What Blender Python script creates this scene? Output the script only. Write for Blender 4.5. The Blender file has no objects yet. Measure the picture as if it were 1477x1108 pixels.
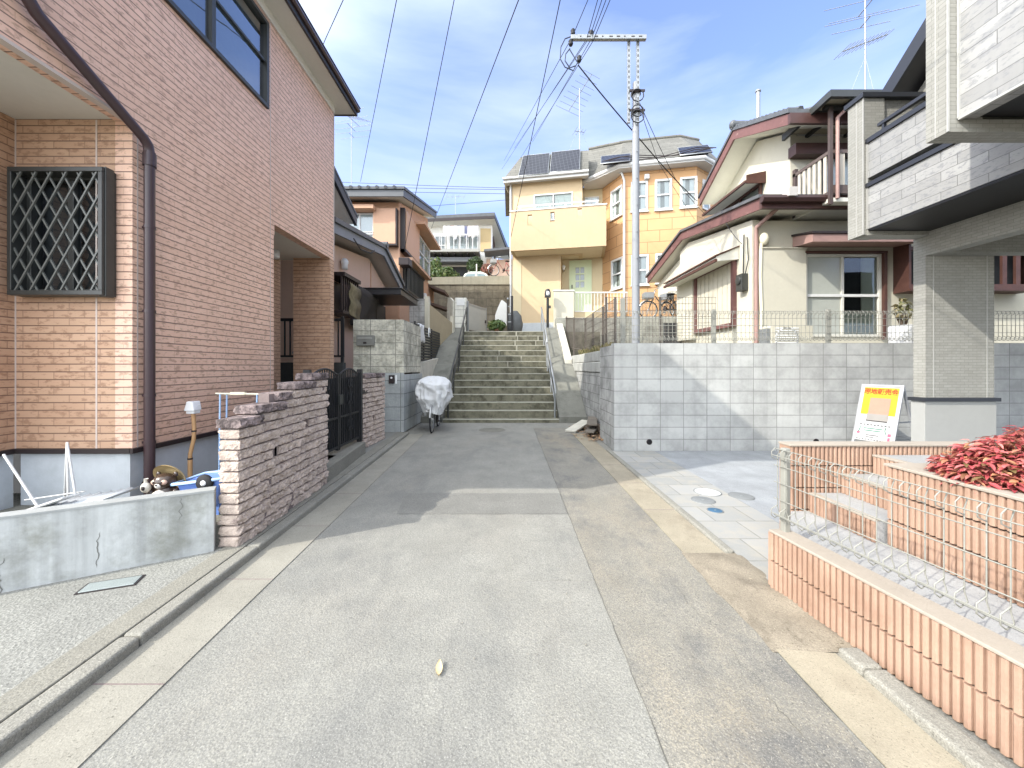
SUN_E, SKY_E, EXPO, CLOUD, CLOUD_K, SKY_FILL = 2.0, .15, 1.45, (2.2, 2.6, 3.65), .75, (8.5, 8.35, 7.0)
import bpy, math, random
from mathutils import Vector, noise, Matrix
rnd = random.Random(11)
scene = bpy.context.scene
COL = scene.collection
H, F, CX, CY = 1.45, 555.0, 736.0, 530.0      # eye height and the surveyed focal length, used to size things from measured bearings

def px2x(px, Y): return (px - CX) / F * Y
def px2z(py, Y): return H + (CY - py) / F * Y

class Fr:
    """a wall frame: u to the right, v up, w out towards the viewer of that wall"""
    def __init__(s, O, U, V=(0, 0, 1)):
        s.O = Vector(O); s.U = Vector(U).normalized(); s.V = Vector(V).normalized(); s.N = s.U.cross(s.V)
    def p(s, u, v, w=0.0): return s.O + s.U * u + s.V * v + s.N * w
    def hit(s, px, py, w=0.0):
        d = Vector(((px - CX) / F, 1.0, (CY - py) / F)); o = Vector((0, 0, H))
        t = (s.O + s.N * w - o).dot(s.N) / d.dot(s.N)
        q = o + d * t - s.O
        return q.dot(s.U), q.dot(s.V)

WL = {}
class MB:
    def __init__(s): s.v = []; s.f = []; s.sm = []
    def add(s, vs, fs, smooth=False):
        b = len(s.v); s.v += [Vector(v) for v in vs]
        for f in fs: s.f.append([b + i for i in f]); s.sm.append(smooth)
        return s
    def hexa(s, P):
        return s.add(P, [(0, 3, 2, 1), (4, 5, 6, 7), (0, 1, 5, 4), (1, 2, 6, 5), (2, 3, 7, 6), (3, 0, 4, 7)])
    def box(s, x0, x1, y0, y1, z0, z1):
        return s.hexa([(x0, y0, z0), (x1, y0, z0), (x1, y1, z0), (x0, y1, z0), (x0, y0, z1), (x1, y0, z1), (x1, y1, z1), (x0, y1, z1)])
    def fbox(s, fr, u0, u1, v0, v1, w0, w1):
        p = fr.p
        return s.hexa([p(u0, v0, w1), p(u1, v0, w1), p(u1, v0, w0), p(u0, v0, w0), p(u0, v1, w1), p(u1, v1, w1), p(u1, v1, w0), p(u0, v1, w0)])
    def prism(s, pts, d):
        n = len(pts); d = Vector(d); P = [Vector(p) for p in pts]
        nrm = Vector((0, 0, 0))
        for i in range(n): nrm += P[i].cross(P[(i + 1) % n])
        if nrm.dot(d) > 0: P.reverse()
        Q = [p + d for p in P]
        return s.add(P + Q, [tuple(range(n)), tuple(range(2 * n - 1, n - 1, -1))] + [(i, n + i, n + (i + 1) % n, (i + 1) % n) for i in range(n)])
    def fpoly(s, fr, uv, w0, w1):
        return s.prism([fr.p(u, v, w0) for u, v in uv], fr.N * (w1 - w0))
    def bar(s, a, b, wd, ht, up=(0, 0, 1)):
        a = Vector(a); b = Vector(b); t = (b - a).normalized(); up = Vector(up)
        if abs(t.dot(up)) > .99: up = Vector((0, 1, 0))
        r = t.cross(up).normalized() * wd / 2; u = r.cross(t).normalized() * ht / 2
        return s.hexa([a - r - u, a + r - u, b + r - u, b - r - u, a - r + u, a + r + u, b + r + u, b - r + u])
    def tube(s, pts, r, n=8, closed=False, cap=True):
        P = [Vector(p) for p in pts]; m = len(P)
        rs = r if isinstance(r, (list, tuple)) else [r] * m
        vs = []; prev = None
        for i in range(m):
            if closed: t = P[(i + 1) % m] - P[i - 1]
            else: t = P[min(i + 1, m - 1)] - P[max(i - 1, 0)]
            t.normalize()
            if prev is None:
                a = Vector((0, 0, 1)) if abs(t.z) < .9 else Vector((1, 0, 0))
                x = t.cross(a).normalized()
            else:
                x = (prev - t * prev.dot(t)).normalized()
            y = t.cross(x); prev = x
            for k in range(n):
                a = 2 * math.pi * k / n
                vs.append(P[i] + x * math.cos(a) * rs[i] + y * math.sin(a) * rs[i])
        fs = []
        for i in range(m if closed else m - 1):
            j = (i + 1) % m
            for k in range(n):
                fs.append((i * n + k, i * n + (k + 1) % n, j * n + (k + 1) % n, j * n + k))
        s.add(vs, fs, True)
        if cap and not closed:
            s.add(vs[:n], [tuple(range(n - 1, -1, -1))]); s.add(vs[-n:], [tuple(range(n))])
        return s
    def lathe(s, prof, c, n=20, axis='z', sx=1., sy=1.):
        cx, cy, cz = c; vs = []; fs = []
        for r, z in prof:
            for k in range(n):
                a = 2 * math.pi * k / n
                if axis == 'z': vs.append((cx + r * math.cos(a) * sx, cy + r * math.sin(a) * sy, cz + z))
                elif axis == 'x': vs.append((cx + z, cy + r * math.cos(a), cz + r * math.sin(a)))
                else: vs.append((cx + r * math.cos(a), cy + z, cz + r * math.sin(a)))
        for i in range(len(prof) - 1):
            for k in range(n):
                q = (i * n + k, i * n + (k + 1) % n, (i + 1) * n + (k + 1) % n, (i + 1) * n + k)
                fs.append(q if axis != 'y' else q[::-1])
        return s.add(vs, fs, True)
    def ball(s, c, rx, ry, rz, n=14, m=9):
        pr = []
        vs = []; fs = []
        for i in range(m + 1):
            t = math.pi * i / m
            for k in range(n):
                a = 2 * math.pi * k / n
                vs.append((c[0] + rx * math.sin(t) * math.cos(a), c[1] + ry * math.sin(t) * math.sin(a), c[2] - rz * math.cos(t)))
        for i in range(m):
            for k in range(n): fs.append((i * n + k, i * n + (k + 1) % n, (i + 1) * n + (k + 1) % n, (i + 1) * n + k))
        return s.add(vs, fs, True)
    def wall(s, fr, U0, U1, V0, V1, holes=(), t=.12):
        vs = sorted(set([V0, V1] + [h for x in holes for h in x[2:4] if V0 < h < V1]))
        for a, b in zip(vs, vs[1:]):
            mid = (a + b) / 2; cur = U0
            for h in sorted(h for h in holes if h[2] < mid < h[3]):
                if h[0] > cur: s.fbox(fr, cur, h[0], a, b, -t, 0)
                cur = max(cur, h[1])
            if cur < U1: s.fbox(fr, cur, U1, a, b, -t, 0)
        return s
    def build(s, name, mat, parent=None, bev=0, seg=2, **kw):
        me = bpy.data.meshes.new(name)
        off = WL.get(parent.name, Vector((0, 0, 0))) if parent else Vector((0, 0, 0))
        me.from_pydata([tuple(v - off) for v in s.v], [], s.f)
        me.polygons.foreach_set('use_smooth', s.sm)
        me.materials.append(mat)
        me.update()
        o = bpy.data.objects.new(name, me); COL.objects.link(o)
        if parent: o.parent = parent; WL[o.name] = off
        if bev:
            b = o.modifiers.new('edge', 'BEVEL'); b.width = bev; b.segments = seg; b.limit_method = 'ANGLE'; b.angle_limit = math.radians(40)
            b.harden_normals = False
        for k, v in kw.items(): o[k] = v
        return o

def thing(name, label, cat, loc=(0, 0, 0), group=None):
    o = bpy.data.objects.new(name, None); COL.objects.link(o); o.location = loc; o.empty_display_size = .2
    o['label'] = label; o['category'] = cat
    if group: o['group'] = group
    WL[o.name] = Vector(loc)
    return o

def tag(o, label, cat, group=None):
    o['label'] = label; o['category'] = cat
    if group: o['group'] = group
    return o

def copy_tree(o, loc=None, rz=None, label=None, parent=None):
    c = o.copy(); COL.objects.link(c)
    if parent: c.parent = parent
    if loc is not None: c.location = loc
    if rz is not None: c.rotation_euler[2] = rz
    if label: c['label'] = label
    for ch in list(o.children): copy_tree(ch, parent=c)
    return c

def struct(name, mb, mat, **kw):
    return mb.build(name, mat, None, kind='structure', **kw)

# ------------------------------------------------------------------ materials
def L(r, g, b):
    f = lambda c: ((c / 255 + .055) / 1.055) ** 2.4 if c > 10 else c / 255 / 12.92
    return (f(r), f(g), f(b))
def mul(c, k): return tuple(min(1, x * k) for x in c)

class NT:
    def __init__(s, name):
        s.m = bpy.data.materials.new(name); s.m.use_nodes = True
        s.t = s.m.node_tree; s.n = s.t.nodes; s.n.clear()
        s.out = s.n.new('ShaderNodeOutputMaterial')
    def new(s, typ, **kw):
        x = s.n.new('ShaderNode' + typ)
        for k, v in kw.items(): setattr(x, k, v)
        return x
    def link(s, a, b): s.t.links.new(a, b)
    def val(s, sock, v):
        if hasattr(v, 'is_output') or isinstance(v, bpy.types.NodeSocket): s.link(v, sock)
        else:
            if isinstance(v, tuple) and len(v) == 3 and sock.type == 'RGBA': v = v + (1,)
            sock.default_value = v
    def pos(s): return s.new('NewGeometry').outputs['Position']
    def mapping(s, vec, scale, loc=(0, 0, 0), rot=(0, 0, 0)):
        m = s.new('Mapping'); s.link(vec, m.inputs[0]); m.inputs['Scale'].default_value = scale; m.inputs['Location'].default_value = loc; m.inputs['Rotation'].default_value = rot
        return m.outputs[0]
    def noise(s, vec, scale, detail=4, rough=.6):
        x = s.new('TexNoise'); s.link(vec, x.inputs['Vector']); x.inputs['Scale'].default_value = scale; x.inputs['Detail'].default_value = detail; x.inputs['Roughness'].default_value = rough
        return x.outputs['Fac']
    def voro(s, vec, scale, feature='F1', out='Distance'):
        x = s.new('TexVoronoi', feature=feature); s.link(vec, x.inputs['Vector']); x.inputs['Scale'].default_value = scale
        return x.outputs[out]
    def ramp(s, fac, a, b, ca=(0, 0, 0), cb=(1, 1, 1)):
        r = s.new('ValToRGB'); s.link(fac, r.inputs[0]); e = r.color_ramp.elements
        e[0].position = a; e[1].position = b; e[0].color = ca + (1,); e[1].color = cb + (1,)
        return r.outputs[0]
    def mix(s, fac, a, b, blend='MIX'):
        x = s.new('Mix', data_type='RGBA', blend_type=blend)
        s.val(x.inputs[0], fac); s.val(x.inputs[6], a); s.val(x.inputs[7], b)
        return x.outputs[2]
    def math(s, op, a, b=0.0, c=None):
        x = s.new('Math', operation=op); s.val(x.inputs[0], a); s.val(x.inputs[1], b)
        if c is not None: s.val(x.inputs[2], c)
        return x.outputs[0]
    def sep(s, vec):
        x = s.new('SeparateXYZ'); s.link(vec, x.inputs[0]); return x.outputs
    def comb(s, x, y, z=0.0):
        c = s.new('CombineXYZ'); s.val(c.inputs[0], x); s.val(c.inputs[1], y); s.val(c.inputs[2], z); return c.outputs[0]
    def wallvec(s):
        """u along the wall whichever way it faces, v = height"""
        g = s.new('NewGeometry'); p = s.sep(g.outputs['Position']); n = s.sep(g.outputs['True Normal'])
        ax = s.math('GREATER_THAN', s.math('ABSOLUTE', n[0]), .7)
        az = s.math('GREATER_THAN', s.math('ABSOLUTE', n[2]), .7)
        u = s.math('ADD', s.math('MULTIPLY', p[1], ax), s.math('MULTIPLY', p[0], s.math('SUBTRACT', 1.0, ax)))
        v = s.math('ADD', s.math('MULTIPLY', p[2], s.math('SUBTRACT', 1.0, az)), s.math('MULTIPLY', p[1], az))
        return s.comb(u, v)
    def bump(s, hgt, strength, dist=.01, normal=None):
        b = s.new('Bump'); s.val(b.inputs['Height'], hgt); b.inputs['Strength'].default_value = strength; b.inputs['Distance'].default_value = dist
        if normal is not None: s.link(normal, b.inputs['Normal'])
        return b.outputs[0]
    def finish(s, col, rough=.8, normal=None, metal=0., spec=.35, coat=0.):
        b = s.new('BsdfPrincipled'); s.val(b.inputs['Base Color'], col); s.val(b.inputs['Roughness'], rough)
        b.inputs['Metallic'].default_value = metal; b.inputs['Specular IOR Level'].default_value = spec
        b.inputs['Coat Weight'].default_value = coat
        if normal is not None: s.link(normal, b.inputs['Normal'])
        s.link(b.outputs[0], s.out.inputs[0])
        return s.m

def M(name, col, var=.12, scale=3., rough=.75, bump=.12, bscale=70., metal=0., spec=.35, streak=0., col2=None, c2=(.5, .7), c2scale=1.3, grime=0., coat=0.):
    t = NT(name); p = t.pos()
    n1 = t.noise(p, scale, 5, .62); n2 = t.noise(p, scale * 9, 3, .6)
    f = t.math('ADD', t.math('MULTIPLY', n1, .65), t.math('MULTIPLY', n2, .35))
    c = t.mix(t.ramp(f, .3, .7), mul(col, 1 - var), mul(col, 1 + var))
    if col2: c = t.mix(t.ramp(t.noise(p, c2scale, 6, .65), c2[0], c2[1]), c, col2)
    if streak:
        ns = t.noise(t.mapping(p, (7, 7, .35)), 1., 5, .6)
        c = t.mix(t.math('MULTIPLY', t.ramp(ns, .48, .75), streak), c, mul(col, .35))
    if grime:
        ng = t.noise(p, 2.2, 8, .7)
        c = t.mix(t.math('MULTIPLY', t.ramp(ng, .45, .62), grime), c, mul(col, .3))
    nb = t.noise(p, bscale, 4, .6)
    return t.finish(c, rough, t.bump(nb, bump, .01) if bump else None, metal, spec, coat)

def brickmat(name, c1, c2, mort, bw, bh, ms, offset=.5, spot=None, rough=.7, bump=.6, dist=.006, uoff=0., voff=0., stain=0., smooth=.1, streak=0., spec=.35, fine=.12, hline=None):
    t = NT(name); v = t.wallvec(); v = t.mapping(v, (1, 1, 1), (uoff, voff, 0)); p = t.pos()
    b = t.new('TexBrick'); t.link(v, b.inputs['Vector']); b.offset = offset; b.offset_frequency = 2; b.squash = 1.
    b.inputs['Scale'].default_value = 1.; b.inputs['Mortar Size'].default_value = ms; b.inputs['Mortar Smooth'].default_value = smooth
    b.inputs['Brick Width'].default_value = bw; b.inputs['Row Height'].default_value = bh; b.inputs['Bias'].default_value = 0.
    t.val(b.inputs['Color1'], c1); t.val(b.inputs['Color2'], c2); t.val(b.inputs['Mortar'], mort)
    c = b.outputs['Color']
    if hline:                                     # horizontal grooves read stronger than the butt joints
        vv = t.math('FRACT', t.math('DIVIDE', t.sep(v)[1], bh))
        hm = t.math('GREATER_THAN', t.math('ABSOLUTE', t.math('SUBTRACT', vv, .5)), .5 - ms * 1.15 / bh)
        c = t.mix(hm, c, hline)
    n = t.noise(p, 26., 4, .6)
    inv = t.math('SUBTRACT', 1.0, b.outputs['Fac'])
    if spot:
        n3 = t.noise(t.mapping(p, (13, 13, 30)), 1., 4, .65)
        c = t.mix(t.math('MULTIPLY', t.math('MULTIPLY', t.ramp(n3, .52, .62), inv), spot[1]), c, spot[0])
    c = t.mix(t.math('MULTIPLY', t.ramp(t.noise(p, 1.4, 5, .6), .35, .7), .28), c, mul(c1, .72))
    if stain: c = t.mix(t.math('MULTIPLY', t.ramp(t.noise(p, 2.6, 8, .72), .42, .62), stain), c, mul(c1, .3))
    if streak:
        ns = t.noise(t.mapping(p, (6, 6, .3)), 1., 5, .6)
        c = t.mix(t.math('MULTIPLY', t.ramp(ns, .5, .75), streak), c, mul(c1, .3))
    h = t.math('ADD', inv, t.math('MULTIPLY', n, fine * 2))
    return t.finish(c, rough, t.bump(h, bump, dist), 0, spec)

def glassmat(name, tint=(.55, .62, .66), refl=1.0, ior=1.5):
    t = NT(name)
    fr = t.new('Fresnel'); fr.inputs[0].default_value = ior
    tr = t.new('BsdfTransparent'); tr.inputs[0].default_value = tint + (1,)
    gl = t.new('BsdfGlossy'); gl.inputs['Roughness'].default_value = .015; gl.inputs[0].default_value = (.95, .97, 1, 1)
    p = t.pos(); t.link(t.bump(t.noise(p, 1.3, 2), .04, .05), gl.inputs['Normal'])
    mx = t.new('MixShader'); t.link(t.math('ADD', t.math('MULTIPLY', fr.outputs[0], refl), .03), mx.inputs[0]); t.link(tr.outputs[0], mx.inputs[1]); t.link(gl.outputs[0], mx.inputs[2])
    t.link(mx.outputs[0], t.out.inputs[0]); return t.m

def frosted(name, col, rough=.25):
    return M(name, col, .06, 2., rough, .03, 20, 0, .6)
# ------------------------------------------------------------------ the materials of the place
siding_pink = brickmat('siding_pink', (.73, .475, .345), (.79, .53, .395), (.64, .415, .3), .27, .0672, .0042, .5, ((.38, .235, .165), .75), .5, .7, .006, spec=.45, streak=.1, hline=(.19, .115, .09))
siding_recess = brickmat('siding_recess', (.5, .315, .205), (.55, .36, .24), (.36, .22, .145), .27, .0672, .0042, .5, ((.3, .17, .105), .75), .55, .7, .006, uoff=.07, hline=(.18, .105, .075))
siding_grey = brickmat('siding_grey', (.275, .275, .265), (.375, .375, .36), (.13, .13, .125), .42, .112, .0028, .37, ((.2, .205, .215), .7), .5, .6, .006, spec=.4, streak=.14, stain=.1)
siding_fine = brickmat('siding_fine', (.255, .252, .225), (.295, .292, .262), (.18, .178, .158), .11, .037, .0022, .5, ((.33, .33, .3), .5), .65, .5, .004, uoff=.03)
trim_grey = M('trim_grey', (.36, .36, .34), .06, 2, .55, .05)
shade_black = M('shade_black', (.008, .008, .009), .1, 2, .5, .05)  # near-black: the shade under the soffits is painted into the base colour
dark_cap = M('dark_cap', (.022, .024, .03), .1, 2, .35, .04, spec=.5)
fascia_dark = M('fascia_dark', (.03, .03, .033), .15, 2, .4, .05, spec=.5)
soffit_cream = M('soffit_cream', (.62, .6, .54), .05, 2, .8, .12, 120)
dark_brown_metal = M('dark_brown_metal', (.045, .025, .028), .12, 3, .32, .03, spec=.5)
trim_dark = M('trim_dark', (.03, .022, .022), .1, 3, .45, .03)
bronze = M('bronze', (.035, .037, .034), .15, 4, .38, .03, spec=.5)
foundation = M('foundation', (.5, .53, .55), .1, 1.5, .85, .15, 60, col2=(.4, .43, .44), c2=(.52, .68), streak=.1)
low_concrete = M('low_concrete', (.46, .475, .46), .14, 1.6, .85, .2, 50, col2=(.25, .255, .22), c2=(.5, .68), c2scale=2.4, streak=.6, grime=.3)
sealant = M('sealant', (.55, .47, .42), .05, 3, .8, 0)
stone_pink = M('stone_pink', (.48, .395, .335), .28, 9, .92, 1., 90, col2=(.24, .185, .165), c2=(.55, .7), c2scale=14.)
stone_cap = M('stone_cap', (.27, .215, .205), .4, 8, .92, 1., 80, col2=(.075, .06, .058), c2=(.44, .6), c2scale=10.)
stone_joint = M('stone_joint', (.2, .16, .15), .2, 6, .95, .4)
iron = M('iron', (.012, .013, .015), .2, 6, .45, .05, spec=.5)
galv = M('galv', (.3, .315, .32), .12, 5, .42, .06, 40, metal=.55, spec=.5)
fence_grey = M('fence_grey', (.25, .25, .22), .1, 5, .55, .05, 40)
fence_brown = M('fence_brown', (.11, .095, .08), .15, 5, .5, .05)
white_paint = M('white_paint', (.6, .6, .58), .05, 3, .45, .04)
white_plastic = M('white_plastic', (.75, .76, .75), .04, 3, .35, .02)
cream_plastic = M('cream_plastic', (.7, .66, .5), .05, 3, .45, .02)
blue_plastic = M('blue_plastic', (.16, .28, .68), .1, 3, .35, .02)
pale_blue = M('pale_blue', (.34, .5, .74), .08, 3, .4, .02)
rubber = M('rubber', (.02, .02, .021), .1, 8, .75, .1)
steel = M('steel', (.55, .56, .56), .08, 5, .3, .04, metal=.9)
pole_grey = M('pole_grey', (.25, .262, .278), .08, 3, .6, .08, 60, streak=.12)
cable_black = M('cable_black', (.02, .021, .024), .1, 4, .6, 0)
cable_blue = M('cable_blue', (.04, .05, .075), .1, 4, .6, 0)
cloth_white = M('cloth_white', (.6, .61, .61), .04, 3, .8, .1, 40)
room_dark = M('room_dark', (.035, .036, .038), .3, 2, .9, 0)
room_pale = M('room_pale', (.3, .3, .27), .2, 2, .9, 0)
curtain_white = M('curtain_white', (.7, .7, .68), .06, 5, .9, .05)
curtain_grey = M('curtain_grey', (.62, .64, .58), .06, 5, .9, .05)
GLASS = glassmat('window_glass', (.82, .88, .88))
GLASS_SKY = glassmat('window_glass_coated', (.6, .68, .7), 3.0)
leaf_dry = M('leaf_dry', (.52, .42, .24), .2, 30, .8, .2)
wood_brown = M('wood_brown', (.075, .034, .026), .25, 5, .55, .15, 40)
board_red = M('board_red', (.15, .072, .066), .2, 3, .6, .1, 30, col2=(.3, .2, .17), c2=(.62, .75), c2scale=6)
eave_brown = M('eave_brown', (.07, .035, .03), .2, 3, .4, .05)
eave_pinkish = M('eave_pinkish', (.3, .19, .165), .12, 3, .5, .05)
cream_wall = M('cream_wall', (.53, .505, .41), .05, 1.2, .85, .22, 160, col2=(.45, .425, .335), c2=(.56, .8))
cream_soffit = M('cream_soffit', (.66, .65, .57), .06, 2, .8, .1)
cream_shutter = M('cream_shutter', (.5, .475, .385), .06, 1.5, .5, .06)
yellow_wall = M('yellow_wall', (.57, .44, .275), .05, 1.2, .85, .2, 140, col2=(.57, .43, .265), c2=(.6, .8))
yellow_pale = M('yellow_pale', (.6, .51, .33), .05, 1.2, .85, .2, 140)
balcony_wall = M('balcony_wall', (.46, .345, .215), .06, 1.2, .85, .2, 140, streak=.07)
orange_wall = brickmat('orange_wall', (.56, .33, .16), (.62, .375, .19), (.33, .18, .085), .95, .475, .012, .5, None, .8, .5, .008)
balcony_under = M('balcony_under', (.66, .56, .4), .05, 1.2, .85, .1)
shingle = brickmat('shingle', (.125, .122, .105), (.165, .16, .14), (.06, .06, .055), .5, .16, .006, .5, None, .8, .5, .01)
kawara = M('kawara', (.09, .095, .1), .3, 4, .45, .3, 20)
door_green = M('door_green', (.6, .68, .45), .05, 2, .5, .05)
def panelmat():
    t = NT('solar_cells'); tc = t.new('TexCoord'); v = tc.outputs['Object']
    b = t.new('TexBrick'); t.link(v, b.inputs['Vector']); b.offset = 0.
    b.inputs['Scale'].default_value = 1.; b.inputs['Mortar Size'].default_value = .006; b.inputs['Brick Width'].default_value = .16; b.inputs['Row Height'].default_value = .16
    t.val(b.inputs['Color1'], (.012, .013, .019)); t.val(b.inputs['Color2'], (.016, .017, .024)); t.val(b.inputs['Mortar'], (.075, .08, .09))
    return t.finish(b.outputs['Color'], .3, None, 0, .3)
solar = panelmat()
block_wall = brickmat('block_wall', (.38, .385, .37), (.46, .465, .445), (.21, .21, .2), .4022, .2078, .006, 0., None, .85, .4, .006, uoff=-1.79 + .4022 * 10, stain=.3, streak=.2, smooth=.3, fine=.4)
block_dirty = brickmat('block_dirty', (.4, .405, .385), (.46, .46, .44), (.16, .16, .15), .4, .2078, .006, 0., None, .9, .5, .008, stain=.6, streak=.55)
block_white = brickmat('block_white', (.62, .6, .49), (.7, .68, .57), (.2, .2, .18), .55, .262, .008, 0., ((.3, .29, .23), .6), .9, .5, .008, uoff=.32, voff=-.155, stain=.8, streak=.7, fine=.5)
block_blue = brickmat('block_blue', (.37, .395, .39), (.45, .475, .465), (.17, .18, .18), .6, .29, .008, 0., None, .9, .6, .012, stain=.3, streak=.3, fine=.6)
retain_stone = brickmat('retain_stone', (.18, .16, .12), (.26, .235, .18), (.14, .125, .1), .62, .42, .014, .5, None, .95, .8, .02, stain=.5, streak=.35, fine=.8)
garden_stone = M('garden_stone', (.3, .3, .26), .25, 4, .95, .5, 30, grime=.55, streak=.3)
stair_conc = M('stair_conc', (.165, .158, .115), .28, 2.5, .92, .4, 60, col2=(.075, .072, .05), c2=(.46, .62), c2scale=3.5, streak=.25)
stair_edge = M('stair_edge', (.4, .395, .335), .15, 6, .9, .2, 60, col2=(.3, .3, .25), c2=(.52, .66), c2scale=8)
ramp_conc = M('ramp_conc', (.165, .165, .142), .16, 2.5, .9, .35, 80, col2=(.105, .105, .09), c2=(.5, .68), c2scale=2)
conc_light = M('conc_light', (.52, .5, .43), .14, 3, .9, .25, 60, col2=(.34, .33, .28), c2=(.55, .7))
tile_pink = M('tile_pink', (.35, .232, .168), .12, 6, .8, .25, 150, col2=(.255, .158, .108), c2=(.46, .7), c2scale=2.5)
tile_joint = M('tile_joint', (.075, .058, .046), .2, 8, .95, .3)
coping = M('coping', (.33, .29, .24), .08, 4, .85, .3, 120)
soil = M('soil', (.08, .06, .045), .3, 10, .95, .6, 40)
siding_o = M('siding_o', (.52, .32, .21), .06, 1.5, .8, .2, 120, streak=.12)
panel_o = M('panel_o', (.55, .33, .215), .05, 1.5, .55, .05)
pink_plaster = M('pink_plaster', (.62, .44, .335), .06, 1.5, .85, .25, 150)
white_wall = M('white_wall', (.72, .71, .66), .06, 1.5, .85, .15, 100, streak=.15)
dark_cloth = M('dark_cloth', (.05, .042, .035), .15, 5, .9, .25, 60)
screen_mat = M('screen_mat', (.2, .165, .095), .2, 8, .9, .4, 60, col2=(.13, .11, .06), c2=(.45, .6), c2scale=6)
bark = M('bark', (.1, .075, .055), .3, 10, .95, .6, 40)
red_paint = M('red_paint', (.4, .08, .08), .1, 4, .4, .04)
car_paint = M('car_paint', (.6, .66, .58), .03, 1, .25, 0, spec=.5, coat=.5)
lid_metal = M('lid_metal', (.3, .335, .325), .12, 8, .5, .4, 160, metal=.3)
lid_blue = M('lid_blue', (.05, .12, .2), .12, 8, .55, .2, 120)
lid_white = M('lid_white', (.5, .51, .49), .08, 8, .7, .2, 120)
lid_grey = M('lid_grey', (.2, .21, .21), .1, 8, .6, .3, 120)

def speckle(name, base, dark, light, stains=(), warm=None, wear=.5, scale=170., bump=.35, streaks=0., blot=(.55, .72), grain=.75):
    """asphalt / exposed aggregate: pale and dark grains, worn patches, dirt"""
    t = NT(name); p = t.pos()
    n0 = t.noise(p, .55, 7, .66); n1 = t.noise(p, 2.3, 6, .65)
    c = t.mix(t.ramp(n1, .36, .68), mul(base, .86), mul(base, 1.13))
    c = t.mix(t.math('MULTIPLY', t.ramp(n0, blot[0], blot[1]), wear), c, dark)
    if warm: c = t.mix(t.math('MULTIPLY', t.ramp(t.noise(t.mapping(p, (1, .35, 1), (3, 7, 0)), 1.3, 6, .62), .47, .7), warm[1]), c, warm[0])
    for sc, lo, hi, col, k in stains:
        c = t.mix(t.math('MULTIPLY', t.ramp(t.noise(t.mapping(p, (1, .6, 1), (sc * 3, sc, 0)), sc, 7, .7), lo, hi), k), c, col)
    if streaks:
        c = t.mix(t.math('MULTIPLY', t.ramp(t.noise(t.mapping(p, (9, .5, 1)), 1., 6, .65), .55, .75), streaks), c, mul(base, 1.35))
    vc = t.new('TexVoronoi'); t.link(p, vc.inputs['Vector']); vc.inputs['Scale'].default_value = scale * 1.05
    sp = t.sep(vc.outputs['Color'])[0]
    c = t.mix(t.math('MULTIPLY', t.ramp(sp, .6, .95), .5 * grain), c, light); c = t.mix(t.math('MULTIPLY', t.ramp(sp, .36, .1), .6 * grain), c, mul(dark, .7))
    g = t.noise(p, scale, 2, .7); g2 = t.noise(p, scale * .45, 2, .75)
    c = t.mix(t.ramp(g, .58, .72), c, light); c = t.mix(t.math('MULTIPLY', t.ramp(g2, .6, .7), .75), c, mul(dark, .55))
    vr = t.voro(p, scale * .5)
    h = t.math('ADD', t.math('MULTIPLY', vr, .7), t.math('MULTIPLY', t.noise(p, scale, 3, .7), .6))
    return t.finish(c, .9, t.bump(h, bump, .008), 0, .25)
asphalt = speckle('asphalt', (.264, .26, .228), (.18, .179, .167), (.39, .384, .352), ((.9, .5, .64, (.14, .142, .135), .65), (3.4, .56, .68, (.17, .165, .145), .5)), ((.292, .272, .228), .5), .6, streaks=.2)
asphalt_dark = speckle('asphalt_dark', (.205, .202, .182), (.14, .14, .13), (.31, .305, .275), (), None, .5)
asphalt_strip = speckle('asphalt_strip', (.25, .236, .195), (.15, .15, .145), (.37, .35, .3), ((1.5, .5, .62, (.105, .107, .108), .8), (6., .56, .68, (.15, .144, .125), .55)), ((.315, .262, .182), .6), .7, streaks=.35)
dirt = speckle('dirt', (.27, .236, .18), (.165, .142, .108), (.34, .3, .235), ((5., .5, .64, (.13, .112, .086), .65),), None, .4, grain=.5)
gutter_mat = speckle('gutter_concrete', (.29, .277, .232), (.2, .19, .158), (.36, .345, .3), (), None, .6, 220, .2, grain=.35)
gutter_dirty = speckle('gutter_dirty', (.31, .276, .207), (.225, .195, .142), (.37, .335, .265), ((4., .5, .66, (.2, .168, .125), .55),), None, .6, 220, .2, grain=.3)
kerb_mat = speckle('kerb_concrete', (.265, .256, .22), (.18, .175, .15), (.38, .37, .33), (), None, .6, 200, .3)
strip_mat = speckle('kerb_strip_concrete', (.25, .24, .2), (.17, .165, .14), (.34, .33, .29), (), None, .6, 180, .3)
apron_mat = speckle('apron_concrete', (.27, .27, .243), (.175, .175, .158), (.37, .37, .34), (), None, .6, 130, .6)
lot_mat = speckle('lot_concrete', (.3, .315, .325), (.225, .24, .25), (.36, .37, .38), ((2.5, .5, .68, (.22, .23, .24), .6),), None, .5, 240, .12, grain=.25)
path_mat = speckle('path_concrete', (.33, .332, .325), (.22, .23, .24), (.38, .385, .38), (), None, .4, 200, .2, grain=.3)
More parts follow.
